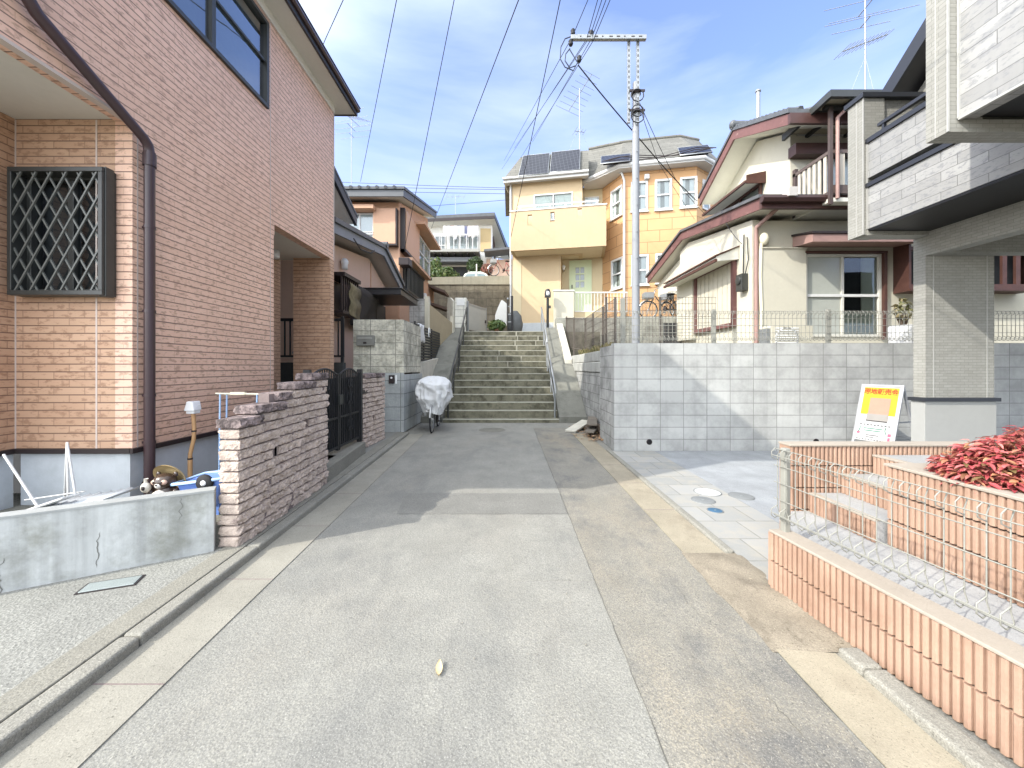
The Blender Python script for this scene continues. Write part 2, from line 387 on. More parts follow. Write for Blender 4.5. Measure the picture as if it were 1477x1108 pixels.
def paver():
    t = NT('paver_tiles'); p = t.pos()
    b = t.new('TexBrick'); t.link(t.mapping(p, (1, 1, 1), (-1.74 + .74, .1, 0), (0, 0, 0)), b.inputs['Vector']); b.offset = 0.5
    b.inputs['Scale'].default_value = 1.; b.inputs['Mortar Size'].default_value = .006; b.inputs['Brick Width'].default_value = .37; b.inputs['Row Height'].default_value = .37
    b.inputs['Bias'].default_value = .1
    t.val(b.inputs['Color1'], (.25, .255, .242)); t.val(b.inputs['Color2'], (.315, .315, .3)); t.val(b.inputs['Mortar'], (.19, .19, .175))
    n = t.noise(p, 5, 7, .7); c = t.mix(t.math('MULTIPLY', t.ramp(n, .45, .68), .5), b.outputs['Color'], (.38, .345, .275))
    c = t.mix(t.math('MULTIPLY', t.ramp(t.noise(p, 160, 2, .7), .55, .7), .5), c, (.36, .36, .35))
    h = t.math('ADD', t.math('SUBTRACT', 1., b.outputs['Fac']), t.math('MULTIPLY', t.noise(p, 90, 4), .5))
    return t.finish(c, .8, t.bump(h, .4, .005), 0, .3)
paver_mat = paver()
ground_mat = speckle('ground_soil', (.2, .19, .15), (.14, .13, .1), (.28, .27, .22), (), None, .5, 60, .3)

def leafmat(name, cols, rough=.5):
    t = NT(name); g = t.new('NewGeometry'); r = t.new('ValToRGB'); t.link(g.outputs['Random Per Island'], r.inputs[0])
    e = r.color_ramp.elements; e[0].position = 0; e[1].position = 1; e[0].color = cols[0] + (1,); e[1].color = cols[-1] + (1,)
    for i, c in enumerate(cols[1:-1]): x = e.new((i + 1) / (len(cols) - 1)); x.color = c + (1,)
    b = t.new('BsdfPrincipled'); t.link(r.outputs[0], b.inputs['Base Color']); b.inputs['Roughness'].default_value = rough; b.inputs['Specular IOR Level'].default_value = .4
    tr = t.new('BsdfTranslucent'); t.link(r.outputs[0], tr.inputs[0]); mx = t.new('MixShader'); mx.inputs[0].default_value = .25
    t.link(b.outputs[0], mx.inputs[1]); t.link(tr.outputs[0], mx.inputs[2]); t.link(mx.outputs[0], t.out.inputs[0]); return t.m
nandina_leaf = leafmat('nandina_leaf', [(0.520, 0.143, 0.143), (0.598, 0.195, 0.182), (0.260, 0.039, 0.046), (0.494, 0.091, 0.098), (0.364, 0.058, 0.065), (0.624, 0.221, 0.195), (0.182, 0.078, 0.046), (0.468, 0.104, 0.111), (0.598, 0.351, 0.169), (0.286, 0.046, 0.052), (0.169, 0.130, 0.052), (0.546, 0.156, 0.156)])
green_leaf = leafmat('green_leaf', [(.03, .06, .015), (.07, .12, .03), (.12, .17, .05), (.05, .09, .02), (.2, .22, .07)])
topiary_leaf = leafmat('topiary_leaf', [(.025, .05, .015), (.05, .085, .025), (.04, .07, .02), (.08, .11, .04)])
rust_leaf = leafmat('rust_leaf', [(.18, .06, .045), (.26, .1, .075), (.2, .12, .07), (.32, .14, .1)])
weed_leaf = leafmat('weed_leaf', [(.09, .1, .03), (.2, .18, .08), (.28, .23, .12), (.12, .14, .05)])
litter_leaf = leafmat('litter_leaf', [(.3, .15, .07), (.45, .28, .14), (.2, .1, .06), (.5, .4, .25)])

# ------------------------------------------------------------------ reusable makers
def window(th, fr, u0, u1, v0, v1, fm, w0=-.1, w1=.02, cols=2, rows=1, fw=.045, mw=.03, glass=None, curtain=None, back=None, name='window', cur_span=None, sill=False):
    m = MB(); wl = lambda k: w0 + (w1 - w0) * k
    m.fbox(fr, u0, u1, v0, v0 + fw, wl(.3), w1).fbox(fr, u0, u1, v1 - fw, v1, wl(.3), w1)
    m.fbox(fr, u0, u0 + fw, v0 + fw, v1 - fw, wl(.3), w1).fbox(fr, u1 - fw, u1, v0 + fw, v1 - fw, wl(.3), w1)
    iu0, iu1, iv0, iv1 = u0 + fw, u1 - fw, v0 + fw, v1 - fw
    for i in range(1, cols):
        c = iu0 + (iu1 - iu0) * i / cols; m.fbox(fr, c - mw / 2, c + mw / 2, iv0, iv1, wl(.45), wl(.9))
    for j in range(1, rows):
        c = iv0 + (iv1 - iv0) * j / rows; m.fbox(fr, iu0, iu1, c - mw / 2, c + mw / 2, wl(.5), wl(.86))
    if sill: m.fbox(fr, u0 - .03, u1 + .03, v0 - .045, v0 - .001, wl(.3), w1 + .05)
    f = m.build(name, fm, th, bev=.004)
    g = MB(); g.add([fr.p(iu0, iv0, wl(.62)), fr.p(iu1, iv0, wl(.62)), fr.p(iu1, iv1, wl(.62)), fr.p(iu0, iv1, wl(.62))], [(0, 1, 2, 3)]); g.build('pane', glass or GLASS, f)
    b = MB(); b.fbox(fr, u0, u1, v0, v1, w0, wl(.05)); b.build('dark_interior', back or room_dark, f)
    if curtain:
        cs = cur_span or [(0, 1)]
        c = MB()
        for a, bb in cs:
            n = max(6, int((iu1 - iu0) * (bb - a) / .035)); vs = []; fs = []
            for i in range(n + 1):
                u = iu0 + (iu1 - iu0) * (a + (bb - a) * i / n); w = wl(.3) + (wl(.42) - wl(.2)) * .5 * (i % 2) + rnd.uniform(-.1, .1) * (w1 - w0) * .1
                vs += [fr.p(u, iv0, w), fr.p(u, iv1, w)]
                if i: fs.append((2 * i - 2, 2 * i, 2 * i + 1, 2 * i - 1))
            c.add(vs, fs, True)
        c.build('curtain', curtain, f)
    return f

def leaf_cloud(mb, c, rx, ry, rz, n, size, zmin=-1., shell=.35, elong=1.8, droop=.3):
    for _ in range(n):
        while True:
            d = Vector((rnd.uniform(-1, 1), rnd.uniform(-1, 1), rnd.uniform(zmin, 1)))
            if 1e-3 < d.length < 1: break
        r = rnd.random() ** shell
        d = d.normalized() * r
        k = 1 + .28 * noise.noise(Vector((d.x * 2.3 + c[0], d.y * 2.3 + c[1], d.z * 2.3)))
        p = Vector((c[0] + d.x * rx * k, c[1] + d.y * ry * k, c[2] + d.z * rz * k))
        out = (Vector((d.x, d.y, d.z + .35)).normalized() + Vector((rnd.uniform(-1, 1), rnd.uniform(-1, 1), rnd.uniform(-1, 1))) * .8).normalized()
        t = out.cross(Vector((rnd.uniform(-1, 1), rnd.uniform(-1, 1), rnd.uniform(-1, 1)))).normalized()
        s = size * rnd.uniform(.6, 1.3); a = t * s * elong * .5; b = out.cross(t) * s * .5
        dn = Vector((0, 0, -droop * s))
        mb.add([p - a, p - b * .9, p + b * .9, p + a + dn, p + out * s * .12], [(0, 1, 4), (0, 4, 2), (1, 3, 4), (4, 3, 2)])

def mesh_fence(th, fr, u0, u1, v0, v1, posts, mat, du=.1, dv=.1, r=.0028, roll=0., post_w=.05, post_v0=None, name='wire_mesh', post_top=None, wroll=1):
    m = MB(); n = int(round((u1 - u0) / du))
    hv = []; v = v0
    k = max(2, int(round((v1 - v0) / dv)))
    for j in range(k + 1): hv.append(v0 + (v1 - v0) * j / k)
    for i in range(n + 1):
        u = u0 + (u1 - u0) * i / n
        if roll:
            q = wroll * roll
            pr = [(v0 + roll * 1.5, 0), (v0 + roll * .9, q * .8), (v0 + roll * .1, q * .85), (v0 - roll * .25, q * .2), (v0 + roll * .2, -q * .25), (v0 + roll * .9, -.03 * q), (v0 + roll * 1.6, -.006)]
            pt = [(v1 - roll * 1.6, 0), (v1 - roll * .95, q * .0), (v1 - roll * .3, -q * .2), (v1, q * .2), (v1 - roll * .1, q * .75), (v1 - roll * .7, q * .85), (v1 - roll * 1.35, q * .05)]
            pts = [fr.p(u, a, b) for a, b in pr[:1]] and [fr.p(u, a, b) for a, b in [(v0 + roll * 1.4, -.005), (v0 + roll * .9, q * .85), (v0 + roll * .1, q * .85), (v0 - roll * .3, q * .3), (v0 + roll * .1, -.02), (v0 + roll * 1., -.004), (v1 - roll * .9, -.004), (v1 - roll * .1, -.02), (v1 + roll * .05, q * .3), (v1 - roll * .35, q * .8), (v1 - roll * 1.1, q * .75), (v1 - roll * 1.5, -.005)]]
            m.tube(pts, r, 5, cap=False)
        else:
            m.tube([fr.p(u, v0, 0), fr.p(u, v1, 0)], r, 5, cap=False)
    for v in hv: m.tube([fr.p(u0 - du * .3, v, .005), fr.p(u1 + du * .3, v, .005)], r * 1.05, 5, cap=False)
    if roll:
        for v, w in ((v0 + roll * .5, wroll * roll * .86), (v1 - roll * .75, wroll * roll * .82)):
            m.tube([fr.p(u0, v, w), fr.p(u1, v, w)], r, 5, cap=False)
    m.build(name, mat, th)
    for u in posts:
        q = MB(); q.fbox(fr, u - post_w / 2, u + post_w / 2, post_v0 if post_v0 is not None else v0 - .1, (post_top or v1 + .01), -post_w - .006, -.006)
        q.build('post', mat, th, bev=.006)

def rough_block(mb, x0, x1, y0, y1, z0, z1, amp=.012, rr=.02, seed=0, cell=.035):
    """one split-face stone, edges rounded and faces lumpy"""
    nx = max(2, int((x1 - x0) / cell)); ny = max(2, int((y1 - y0) / cell)); nz = max(4, int((z1 - z0) / cell))
    cx, cy, cz = (x0 + x1) / 2, (y0 + y1) / 2, (z0 + z1) / 2; hx, hy, hz = (x1 - x0) / 2, (y1 - y0) / 2, (z1 - z0) / 2
    idx = {}; vs = []; fs = []
    def V(i, j, k):
        if (i, j, k) in idx: return idx[(i, j, k)]
        q = Vector((-hx + 2 * hx * i / nx, -hy + 2 * hy * j / ny, -hz + 2 * hz * k / nz))
        core = Vector((max(-hx + rr, min(hx - rr, q.x)), max(-hy + rr, min(hy - rr, q.y)), max(-hz + rr, min(hz - rr, q.z))))
        d = q - core
        if d.length > 1e-6: q = core + d.normalized() * min(d.length, rr)
        w = Vector((cx, cy, cz)) + q
        s = Vector((w.x * 17 + seed * 3.1, w.y * 17, w.z * 21 + seed))
        nn = noise.noise(s * .8) * amp * .7 + (abs(noise.noise(s * 2.1)) - .25) * amp * 1.3 + noise.noise(s * 4.6) * amp * .6
        dirn = Vector((q.x / hx, q.y / hy, q.z / hz * .3)); dirn = Vector((dirn.x ** 5, dirn.y ** 9 * .25, 0))
        w += dirn * nn; w.z += .12 * noise.noise(s * 1.3) * amp * abs(q.z / hz)
        idx[(i, j, k)] = len(vs); vs.append(w); return idx[(i, j, k)]
    for i in range(nx):
        for j in range(ny):
            fs.append((V(i, j, 0), V(i, j + 1, 0), V(i + 1, j + 1, 0), V(i + 1, j, 0))); fs.append((V(i, j, nz), V(i + 1, j, nz), V(i + 1, j + 1, nz), V(i, j + 1, nz)))
    for i in range(nx):
        for k in range(nz):
            fs.append((V(i, 0, k), V(i + 1, 0, k), V(i + 1, 0, k + 1), V(i, 0, k + 1))); fs.append((V(i, ny, k), V(i, ny, k + 1), V(i + 1, ny, k + 1), V(i + 1, ny, k)))
    for j in range(ny):
        for k in range(nz):
            fs.append((V(0, j, k), V(0, j, k + 1), V(0, j + 1, k + 1), V(0, j + 1, k))); fs.append((V(nx, j, k), V(nx, j + 1, k), V(nx, j + 1, k + 1), V(nx, j, k + 1)))
    mb.add(vs, fs, False)

def ribbed(mb, fr, u0, u1, v0, v1, w=0., pitch=.035, depth=.017, ends=True):
    """one course of ribbed split tiles: rounded ribs and narrow grooves"""
    n = max(1, int(round((u1 - u0) / pitch))); p = (u1 - u0) / n
    prof = []
    for i in range(n):
        j = rnd.uniform(-.0015, .0015)
        for a, d in ((0., -1.), (.1, -.98), (.15, -.35), (.32, 0.), (.68, 0.), (.85, -.35), (.9, -.98)):
            prof.append((u0 + (i + a) * p, w + d * depth + (j if d > -.5 else 0)))
    prof.append((u1, w - depth))
    vs = []; fs = []
    for i, (u, ww) in enumerate(prof):
        vs += [fr.p(u, v0, ww), fr.p(u, v1, ww)]
        if i: fs.append((2 * i - 2, 2 * i, 2 * i + 1, 2 * i - 1))
    mb.add(vs, fs)
    # top and bottom lips so the courses have thickness
    for v, rev in ((v0, True), (v1, False)):
        for i in range(len(prof) - 1):
            (a, b), (c, d) = prof[i], prof[i + 1]
            q = [fr.p(a, v, b), fr.p(c, v, d), fr.p(c, v, w - depth - .004), fr.p(a, v, w - depth - .004)]
            mb.add(q, [(3, 2, 1, 0) if rev else (0, 1, 2, 3)])

def text_mesh(body, size, mat, name, parent, fr, u, v, w, ext=.0015, sx=1.):
    cu = bpy.data.curves.new(name, 'FONT'); cu.body = body; cu.size = size; cu.extrude = ext; cu.offset = size * .02; cu.align_x = 'CENTER'; cu.align_y = 'CENTER'
    ob = bpy.data.objects.new(name, cu); COL.objects.link(ob)
    dg = bpy.context.evaluated_depsgraph_get(); dg.update()
    me = bpy.data.meshes.new_from_object(ob.evaluated_get(dg)); bpy.data.objects.remove(ob); bpy.data.curves.remove(cu)
    off = WL.get(parent.name, Vector((0, 0, 0)))
    for vv in me.vertices:
        vv.co = fr.p(u + vv.co.x * sx, v + vv.co.y, w + vv.co.z) - off
    me.materials.clear(); me.materials.append(mat); me.update()
    o = bpy.data.objects.new(name, me); COL.objects.link(o); o.parent = parent; WL[o.name] = off
    return o
# ------------------------------------------------------------------ ground, road, kerbs
def sheet(name, pts, z, mat, th=.06):
    m = MB(); m.prism([(x, y, z) for x, y in pts], (0, 0, -th)); return struct(name, m, mat)
sheet('ground', [(-400, -200), (400, -200), (400, 600), (-400, 600)], -.08, ground_mat, .2)
ge = lambda Y: -1.50 - .045 * Y          # asphalt meets the left gutter
kf = lambda Y: -1.83 - .042 * Y          # face of the left kerb
YN, YS = -3.0, 10.05
sheet('road', [(-2.4, YN), (1.9, YN), (1.9, YS), (-2.4, YS)], 0, asphalt)
sheet('road_patch', [(-1.12, 3.80), (.575, 3.80), (.575, 4.42), (-1.2, 4.42)], .004, asphalt_dark, .004)
sheet('road_strip', [(.59, YN), (1.345, YN), (1.345, 9.2), (.56, 9.2)], .004, asphalt_strip, .004)
sheet('road_patch', [(.02, 2.62), (.575, 2.62), (.575, 3.79), (-.06, 3.79)], .0035, asphalt, .0035)
tar = M('tar_seam', (.1, .097, .086), .4, 12, .95, .3)
def crack(name, a, b, wd, z, n=90, jit=.006):
    m = MB(); vs = []; fs = []
    for i in range(n + 1):
        s = i / n; x = a[0] + (b[0] - a[0]) * s; y = a[1] + (b[1] - a[1]) * s; j = noise.noise(Vector((x * 3, y * 9, z * 100))) * jit + noise.noise(Vector((x * 9, y * 40, 3))) * jit * .5
        w_ = wd * max(.12, .6 + 1.1 * noise.noise(Vector((y * 5, x * 5, 7))))
        dx, dy = b[1] - a[1], a[0] - b[0]; l = math.hypot(dx, dy); dx /= l; dy /= l
        vs += [(x + dx * (j - w_ / 2), y + dy * (j - w_ / 2), z), (x + dx * (j + w_ / 2), y + dy * (j + w_ / 2), z)]
        if i: fs.append((2 * i - 2, 2 * i, 2 * i + 1, 2 * i - 1))
    m.add(vs, fs); return struct(name, m, tar)
crack('road_crack', (.588, YN), (.556, 9.2), .0048, .0056, 160)
crack('road_crack', (1.17, 1.2), (1.08, 2.6), .0025, .0058, 70, .03)
crack('road_crack', (-1.12, 3.796), (.56, 3.796), .004, .0054, 50, .004)
crack('road_crack', (1.347, 1.2), (1.347, 1.95), .006, .0105, 30, .004)
sheet('gutter', [(ge(YN), YN), (ge(8.3), 8.3), (kf(8.3), 8.3), (kf(YN), YN)], .006, gutter_mat, .006)
for y in (1.75, 2.62, 3.5, 4.4, 5.3, 6.2):
    m = MB(); m.box(kf(y), ge(y), y, y + .007, .003, .0072); struct('gutter_joint', m, stone_joint)
def longbar(name, xa, xb, z0, z1, mat, Y0, Y1, seg=.75, gap=.006, bev=.018):
    m = MB(); y = Y0
    while y < Y1 - .01:
        e = min(Y1, y + seg)
        m.hexa([(xa(y), y, z0), (xb(y), y, z0), (xb(e - gap), e - gap, z0), (xa(e - gap), e - gap, z0), (xa(y), y, z1), (xb(y), y, z1), (xb(e - gap), e - gap, z1), (xa(e - gap), e - gap, z1)])
        y = e
    o = m.build(name, mat, None, bev=bev, seg=3, kind='structure'); return o
longbar('kerb', lambda y: kf(y) - .105, kf, -.05, .062, kerb_mat, YN, 8.3, 1.0)
longbar('kerb_strip', lambda y: kf(y) - .26, lambda y: kf(y) - .11, -.05, .06, strip_mat, YN, 8.3, 2.0, .004, .006)
sheet('apron', [(kf(YN) - .262, YN), (kf(8.3) - .262, 8.3), (-2.8, 8.3), (-7, 3.0), (-7, YN)], .055, apron_mat, .1)
# right-hand gutter, kerb, dirt, paving
sheet('gutter', [(1.352, 2.98), (1.665, 2.98), (1.665, 8.4), (1.352, 8.4)], .007, gutter_dirty, .007)
sheet('gutter', [(1.345, YN), (1.64, YN), (1.64, 1.94), (1.36, 1.97)], .009, gutter_dirty, .006)
for y in (3.9, 4.8, 5.7): 
    m = MB(); m.box(1.353, 1.664, y, y + .007, .003, .0082); struct('gutter_joint', m, stone_joint)
longbar('kerb', lambda y: 1.665, lambda y: 1.738, -.05, .035, kerb_mat, 2.98, 6.75, .9)
longbar('kerb', lambda y: 1.64, lambda y: 1.75, -.05, .05, kerb_mat, YN, 1.94, 1.2)
m = MB(); vs = []; fs = []                # bare dirt where the gutter has been broken out
nx, ny = 16, 30
for j in range(ny + 1):
    for i in range(nx + 1):
        x = 1.33 + (1.80 - 1.33) * i / nx; y = 1.95 + 1.05 * j / ny
        e = min(1, min(i, nx - i) / 2, min(j, ny - j) / 3)
        vs.append((x + noise.noise(Vector((x * 5, y * 5, 1))) * .02, y, .0065 + e * (.012 + .014 * noise.noise(Vector((x * 6, y * 6, 0))))))
for j in range(ny):
    for i in range(nx): a = j * (nx + 1) + i; fs.append((a, a + 1, a + nx + 2, a + nx + 1))
m.add(vs, fs, True); struct('dirt_patch', m, dirt)
sheet('paving', [(1.745, 2.56), (2.48, 3.3), (2.48, 6.64), (1.745, 6.64)], .012, paver_mat, .05)
sheet('parking_floor', [(2.483, 3.2), (14, 3.2), (14, 6.64), (2.483, 6.64)], .008, lot_mat, .05)
# manhole lids set in the paving
def lid(name, x, y, r, mat, label, z=.016):
    t = thing(name, label, 'manhole', (x, y, z))
    m = MB(); m.lathe([(r, -.01), (r, .0015), (r * .985, .002), (0, .002)], (x, y, z), 28); m.build('cover', mat, t)
    m = MB(); m.lathe([(r + .002, -.01), (r + .002, .002), (r + .011, .002), (r + .011, -.01)], (x, y, z), 28); m.build('rim', lid_grey, t)
    m = MB(); m.box(x - r * .12, x + r * .12, y - .006, y + .006, z + .0024, z + .004); m.build('key_slot', lid_metal, t)
lid('round_manhole', 2.27, 4.43, .135, lid_white, 'large white round manhole lid in the pale paving')
lid('round_manhole', 2.085, 4.16, .11, lid_grey, 'grey round manhole lid beside the white lid in the paving')
lid('round_manhole', 2.055, 3.86, .066, lid_blue, 'small blue water stop lid in the pale paving')
lid('round_manhole', 2.58, 4.30, .12, lid_grey, 'grey round manhole lid at the edge of the parking floor', .012)
m = MB(); m.lathe([(0, .006), (.3, .006), (.31, 0)], (-.42, 8.9, 0), 26); o = m.build('manhole_cover', M('iron_cover', (.16, .155, .13), .25, 14, .8, .5, 60), None); tag(o, 'round iron manhole cover in the asphalt before the stairs', 'manhole cover')
# meter lid in the apron
t = thing('meter_lid', 'rectangular pale metal meter lid set in the left concrete apron', 'meter lid', (-2.56, 2.47, .056))
fl = Fr((-2.56, 2.47, .056), (.93, .36, 0), (-.36, .93, 0))
m = MB(); m.fbox(fl, -.135, .135, -.055, .055, 0, .008); m.build('plate', lid_metal, t, bev=.003)
m = MB(); m.fbox(fl, -.147, .147, -.067, -.057, -.02, .004).fbox(fl, -.147, .147, .057, .067, -.02, .004).fbox(fl, -.147, -.137, -.057, .057, -.02, .004).fbox(fl, .137, .147, -.057, .057, -.02, .004); m.build('frame', trim_dark, t)
# a fallen leaf and a few stones on the road
m = MB(); vs = []
for i in range(7):
    a = i / 6; wd = .017 * math.sin(math.pi * min(1, a * 1.05)) ** .7 if 0 < a < 1 else .002
    x = -.335 - .01 * a; y = 1.795 + .085 * a; z = .006 + .012 * a * a
    vs += [(x - wd, y, z + .007), (x, y + .003, z), (x + wd, y, z + .009)]
fs = []
for i in range(6): fs += [(3 * i, 3 * i + 1, 3 * i + 4, 3 * i + 3), (3 * i + 1, 3 * i + 2, 3 * i + 5, 3 * i + 4)]
m.add(vs, fs, True); o = m.build('fallen_leaf', leaf_dry, None); tag(o, 'single dry beige leaf lying on the asphalt in the foreground', 'leaf')
m = MB()
for _ in range(420):
    x = rnd.uniform(-1.5, 1.75); y = rnd.uniform(1.3, 4.5) if rnd.random() < .6 else rnd.uniform(1.9, 3.2)
    if rnd.random() < .55: x = rnd.uniform(1.1, 1.74)
    s = rnd.uniform(.0012, .0038); m.ball((x, y, .006 + s * .4), s * rnd.uniform(.8, 1.5), s, s * .7, 6, 4)
o = m.build('gravel_crumbs', M('pebble', (.26, .24, .2), .3, 40, .9, .2), None); o['kind'] = 'stuff'; tag(o, 'loose crumbs of gravel scattered over the road', 'gravel')
# terraces behind
m = MB(); m.box(2.02, 60, 6.82, 14.6, -.07, 1.62); struct('terrace', m, ground_mat)
m = MB(); m.box(-60, -2.5, 10.2, 14.6, -.07, 1.5).box(-60, -4.0, 7.35, 10.2, -.07, .9); struct('terrace', m, ground_mat)
m = MB(); m.box(-60, 60, 14.62, 20.0, -.07, 2.80); struct('landing', m, stair_conc)
m = MB(); m.box(-60, 60, 20.35, 90, -.07, 5.4); struct('hill', m, ground_mat)

# ------------------------------------------------------------------ stairs
st = thing('outdoor_staircase', 'wide weathered concrete staircase climbing at the end of the road', 'staircase', (-.24, 10.06, 0))
T, RZ, Y0 = .32, .194, 9.74
for k in range(15):
    z = .095 + RZ * k; y = Y0 + T * (k + 1); x0, x1 = (-1.98, 1.33) if k == 0 else (-1.76, 1.27)
    m = MB(); m.box(x0, x1, y, y + T + .02, z - RZ - .03 if k else -.05, z); s = m.build('step', stair_conc, st, bev=.012)
    m = MB(); m.box(x0 + .004, x1 - .004, y - .006, y + .045, z - .018, z + .003); m.build('nosing', stair_edge, s, bev=.004)
M_patch = M('cement_repair', (.3, .29, .235), .2, 8, .9, .3)
m = MB()
for k, xs in ((8, (-.1,)), (9, (-.45, .35)), (10, (-.4,)), (11, (.2,)), (12, (.15, .9)), (13, (.25, 1.0)), (14, (.2,))):
    z = .095 + RZ * k; y = Y0 + T * (k + 1)
    for x in xs: m = MB(); m.box(x, x + rnd.uniform(.03, .06), y - .008, y, z - RZ + .02, z - .02); m.build('cement_patch', conc_light if False else M_patch, st)
def slope(name, xl, xr, lift, mat):
    ys = [10.02, 12.15, 12.35, 14.62]; zs = [.06 + lift, 1.42 + lift, 1.47 + lift, 2.86 + lift]
    mm = MB()
    for i in range(3):
        a, b, c, d = xl[i], xl[i + 1], xr[i], xr[i + 1]
        mm.hexa([(a, ys[i], -.05), (c, ys[i], -.05), (d, ys[i + 1], -.05), (b, ys[i + 1], -.05), (a, ys[i], zs[i]), (c, ys[i], zs[i]), (d, ys[i + 1], zs[i + 1]), (b, ys[i + 1], zs[i + 1])])
    mm.build(name, mat, st)
slope('side_slope', [-2.42, -2.5, -2.5, -2.5], [-1.762] * 4, .1, ramp_conc)
slope('side_slope', [1.275] * 4, [2.0, 2.0, 1.95, 1.75], .1, ramp_conc)
m = MB()
m.hexa([(1.752, 12.36, 1.5), (1.99, 12.36, 1.5), (1.99, 14.6, 2.9), (1.752, 14.6, 2.9), (1.752, 12.36, 1.72), (1.99, 12.36, 1.72), (1.99, 14.6, 3.12), (1.752, 14.6, 3.12)]); m.build('edge_kerb', conc_light, st, bev=.02)
def stair_rail(x, mat, label, lean=0.):
    t = thing('handrail', label, 'handrail', (x, 10.3, 0))
    g = lambda Y: .1 + (Y - 10.06) * RZ / T
    def seg(Ya, Yb, h, ext):
        mm = MB(); mm.tube([(x, Ya - .12, g(Ya) + h - .18), (x, Ya - .1, g(Ya) + h - .08), (x, Ya, g(Ya) + h), (x, Yb, g(Yb) + h), (x, Yb + .12, g(Yb) + h + .02)], .027, 8); mm.build('rail', mat, t)
        mm = MB(); mm.tube([(x, Ya, g(Ya) + h - .42), (x, Yb, g(Yb) + h - .42)], .016, 8); mm.build('lower_rail', mat, t)
        for y in (Ya + .02, (Ya + Yb) / 2, Yb - .02):
            mm = MB(); mm.tube([(x, y, g(y) - .12), (x, y, g(y) + h)], .023, 8); mm.build('post', mat, t)
    seg(10.25, 12.3, .72, 0); seg(12.55, 14.7, .82, 0)
    return t
stair_rail(-1.66, bronze, 'dark metal handrail along the left side of the staircase')
stair_rail(1.19, galv, 'galvanised handrail along the right side of the staircase')
# ------------------------------------------------------------------ the brick-clad house on the left
XW = -3.3; YC = 3.36; YF = 7.2; YU = 2.35
h1 = thing('brick_clad_house', 'pink brick-clad two-storey house filling the left side of the view', 'house', (XW, YC, 0))
fl1 = Fr((XW, 0, 0), (0, 1, 0))
W1 = (3.3, 5.22, 4.95, 6.12)
m = MB(); m.wall(fl1, YU, YF, 3.60, 6.32, [W1], .15).wall(fl1, YC, 5.37, .742, 3.60, [], .15).fbox(fl1, 5.37, YF, 3.45, 3.60, -.15, 0)
m.fbox(fl1, 5.37, 5.385, 3.3, 3.45, -.02, 0)
m.build('wall', siding_pink, h1)
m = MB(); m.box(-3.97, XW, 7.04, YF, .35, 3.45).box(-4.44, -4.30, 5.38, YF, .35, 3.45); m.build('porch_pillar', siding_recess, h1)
m = MB()                                           # solid core that keeps the sun out of the shell
m.box(-9.5, -3.47, YU + .2, 7.0, 3.75, 6.3).box(-9.5, -4.46, 3.52, 7.0, .3, 3.58).box(-4.46, -3.47, 3.52, 5.28, .3, 3.58).box(-9.5, -3.46, YU, YU + .18, 3.66, 6.32)
m.build('inner_wall', room_dark, h1)
ff1 = Fr((0, YC, 0), (1, 0, 0))
WL1 = (-4.20, -3.46, 2.09, 3.12)
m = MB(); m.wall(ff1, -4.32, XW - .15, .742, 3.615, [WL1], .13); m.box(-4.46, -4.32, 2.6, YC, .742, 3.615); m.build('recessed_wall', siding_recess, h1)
m = MB(); m.box(-9.5, -3.305, YU, YC, 3.618, 3.66); m.build('soffit', soffit_cream, h1)
m = MB(); m.fbox(fl1, YU, YC + .02, 3.575, 3.60, -.05, .012); m.build('drip_edge', sealant, h1)
m = MB(); m.box(-4.44, XW - .01, 5.38, YF - .01, 3.452, 3.49); m.build('porch_ceiling', soffit_cream, h1)
m = MB(); m.box(-4.3, XW - .05, 5.2, YF, .2, .36); m.build('porch_floor', strip_mat, h1)
m = MB(); m.lathe([(.0, -.0), (.085, -.0), (.085, -.11), (.07, -.13), (0, -.13)], (-4.05, 6.6, 3.45), 18); m.build('porch_lamp', white_plastic, h1)
m = MB(); m.fbox(fl1, YC, 5.37, 0, .70, -.15, -.02).box(-4.30, XW - .15, YC + .02, YC + .15, 0, .70).box(-4.45, -4.34, 2.6, YC, 0, .70); m.build('foundation', foundation, h1)
m = MB(); m.fbox(fl1, YC - .025, 5.37, .70, .742, -.1, .028).box(-4.32, XW, YC - .028, YC + .1, .7, .742).box(-4.42, -4.292, 2.6, YC - .03, .7, .742); m.build('base_trim', trim_dark, h1)
for q in ((-3.62, -3.606, YC - .002, YC + .01, .742, 3.61), (-4.327, -4.313, YC - .006, YC + .01, .742, 3.61)): MB().box(*q).build('joint_seal', sealant, h1)
for q in ((3.40, 3.412, .742, 3.59, -.01, .002), (5.288, 5.298, .742, 6.3, -.01, .002), (YF - .02, YF + .004, 3.45, 6.3, -.02, .006)): MB().fbox(fl1, *q).build('joint_seal', sealant, h1)
# eaves and roof
m = MB(); m.box(-9.5, -2.99, YU - .35, YF + .22, 6.325, 6.36); m.fbox(fl1, YU, YF, 6.2, 6.325, .002, .018); m.build('eave_soffit', soffit_cream, h1)
m = MB(); m.box(-2.99, -2.955, YU - .4, YF + .25, 6.31, 6.47).box(-9.5, -2.99, YF + .222, YF + .25, 6.31, 6.47)
m.build('fascia', fascia_dark, h1)
m = MB(); m.hexa([(-9.5, YU - .4, 6.47), (-2.9, YU - .4, 6.47), (-2.9, YF + .28, 6.47), (-9.5, YF + .28, 6.47), (-9.5, YU + 2.4, 7.9), (-5.6, YU + 2.4, 7.9), (-5.6, YF - 2.4, 7.9), (-9.5, YF - 2.4, 7.9)]); m.build('roof', kawara, h1)
m = MB(); pts = [(.0, 0), (.045, -.005), (.055, -.06), (.03, -.085), (0, -.085)]
m.prism([(-2.954 + a, YU - .4, 6.46 + b) for a, b in pts], (0, YF + .25 - YU + .4, 0)); m.build('gutter', dark_brown_metal, h1)
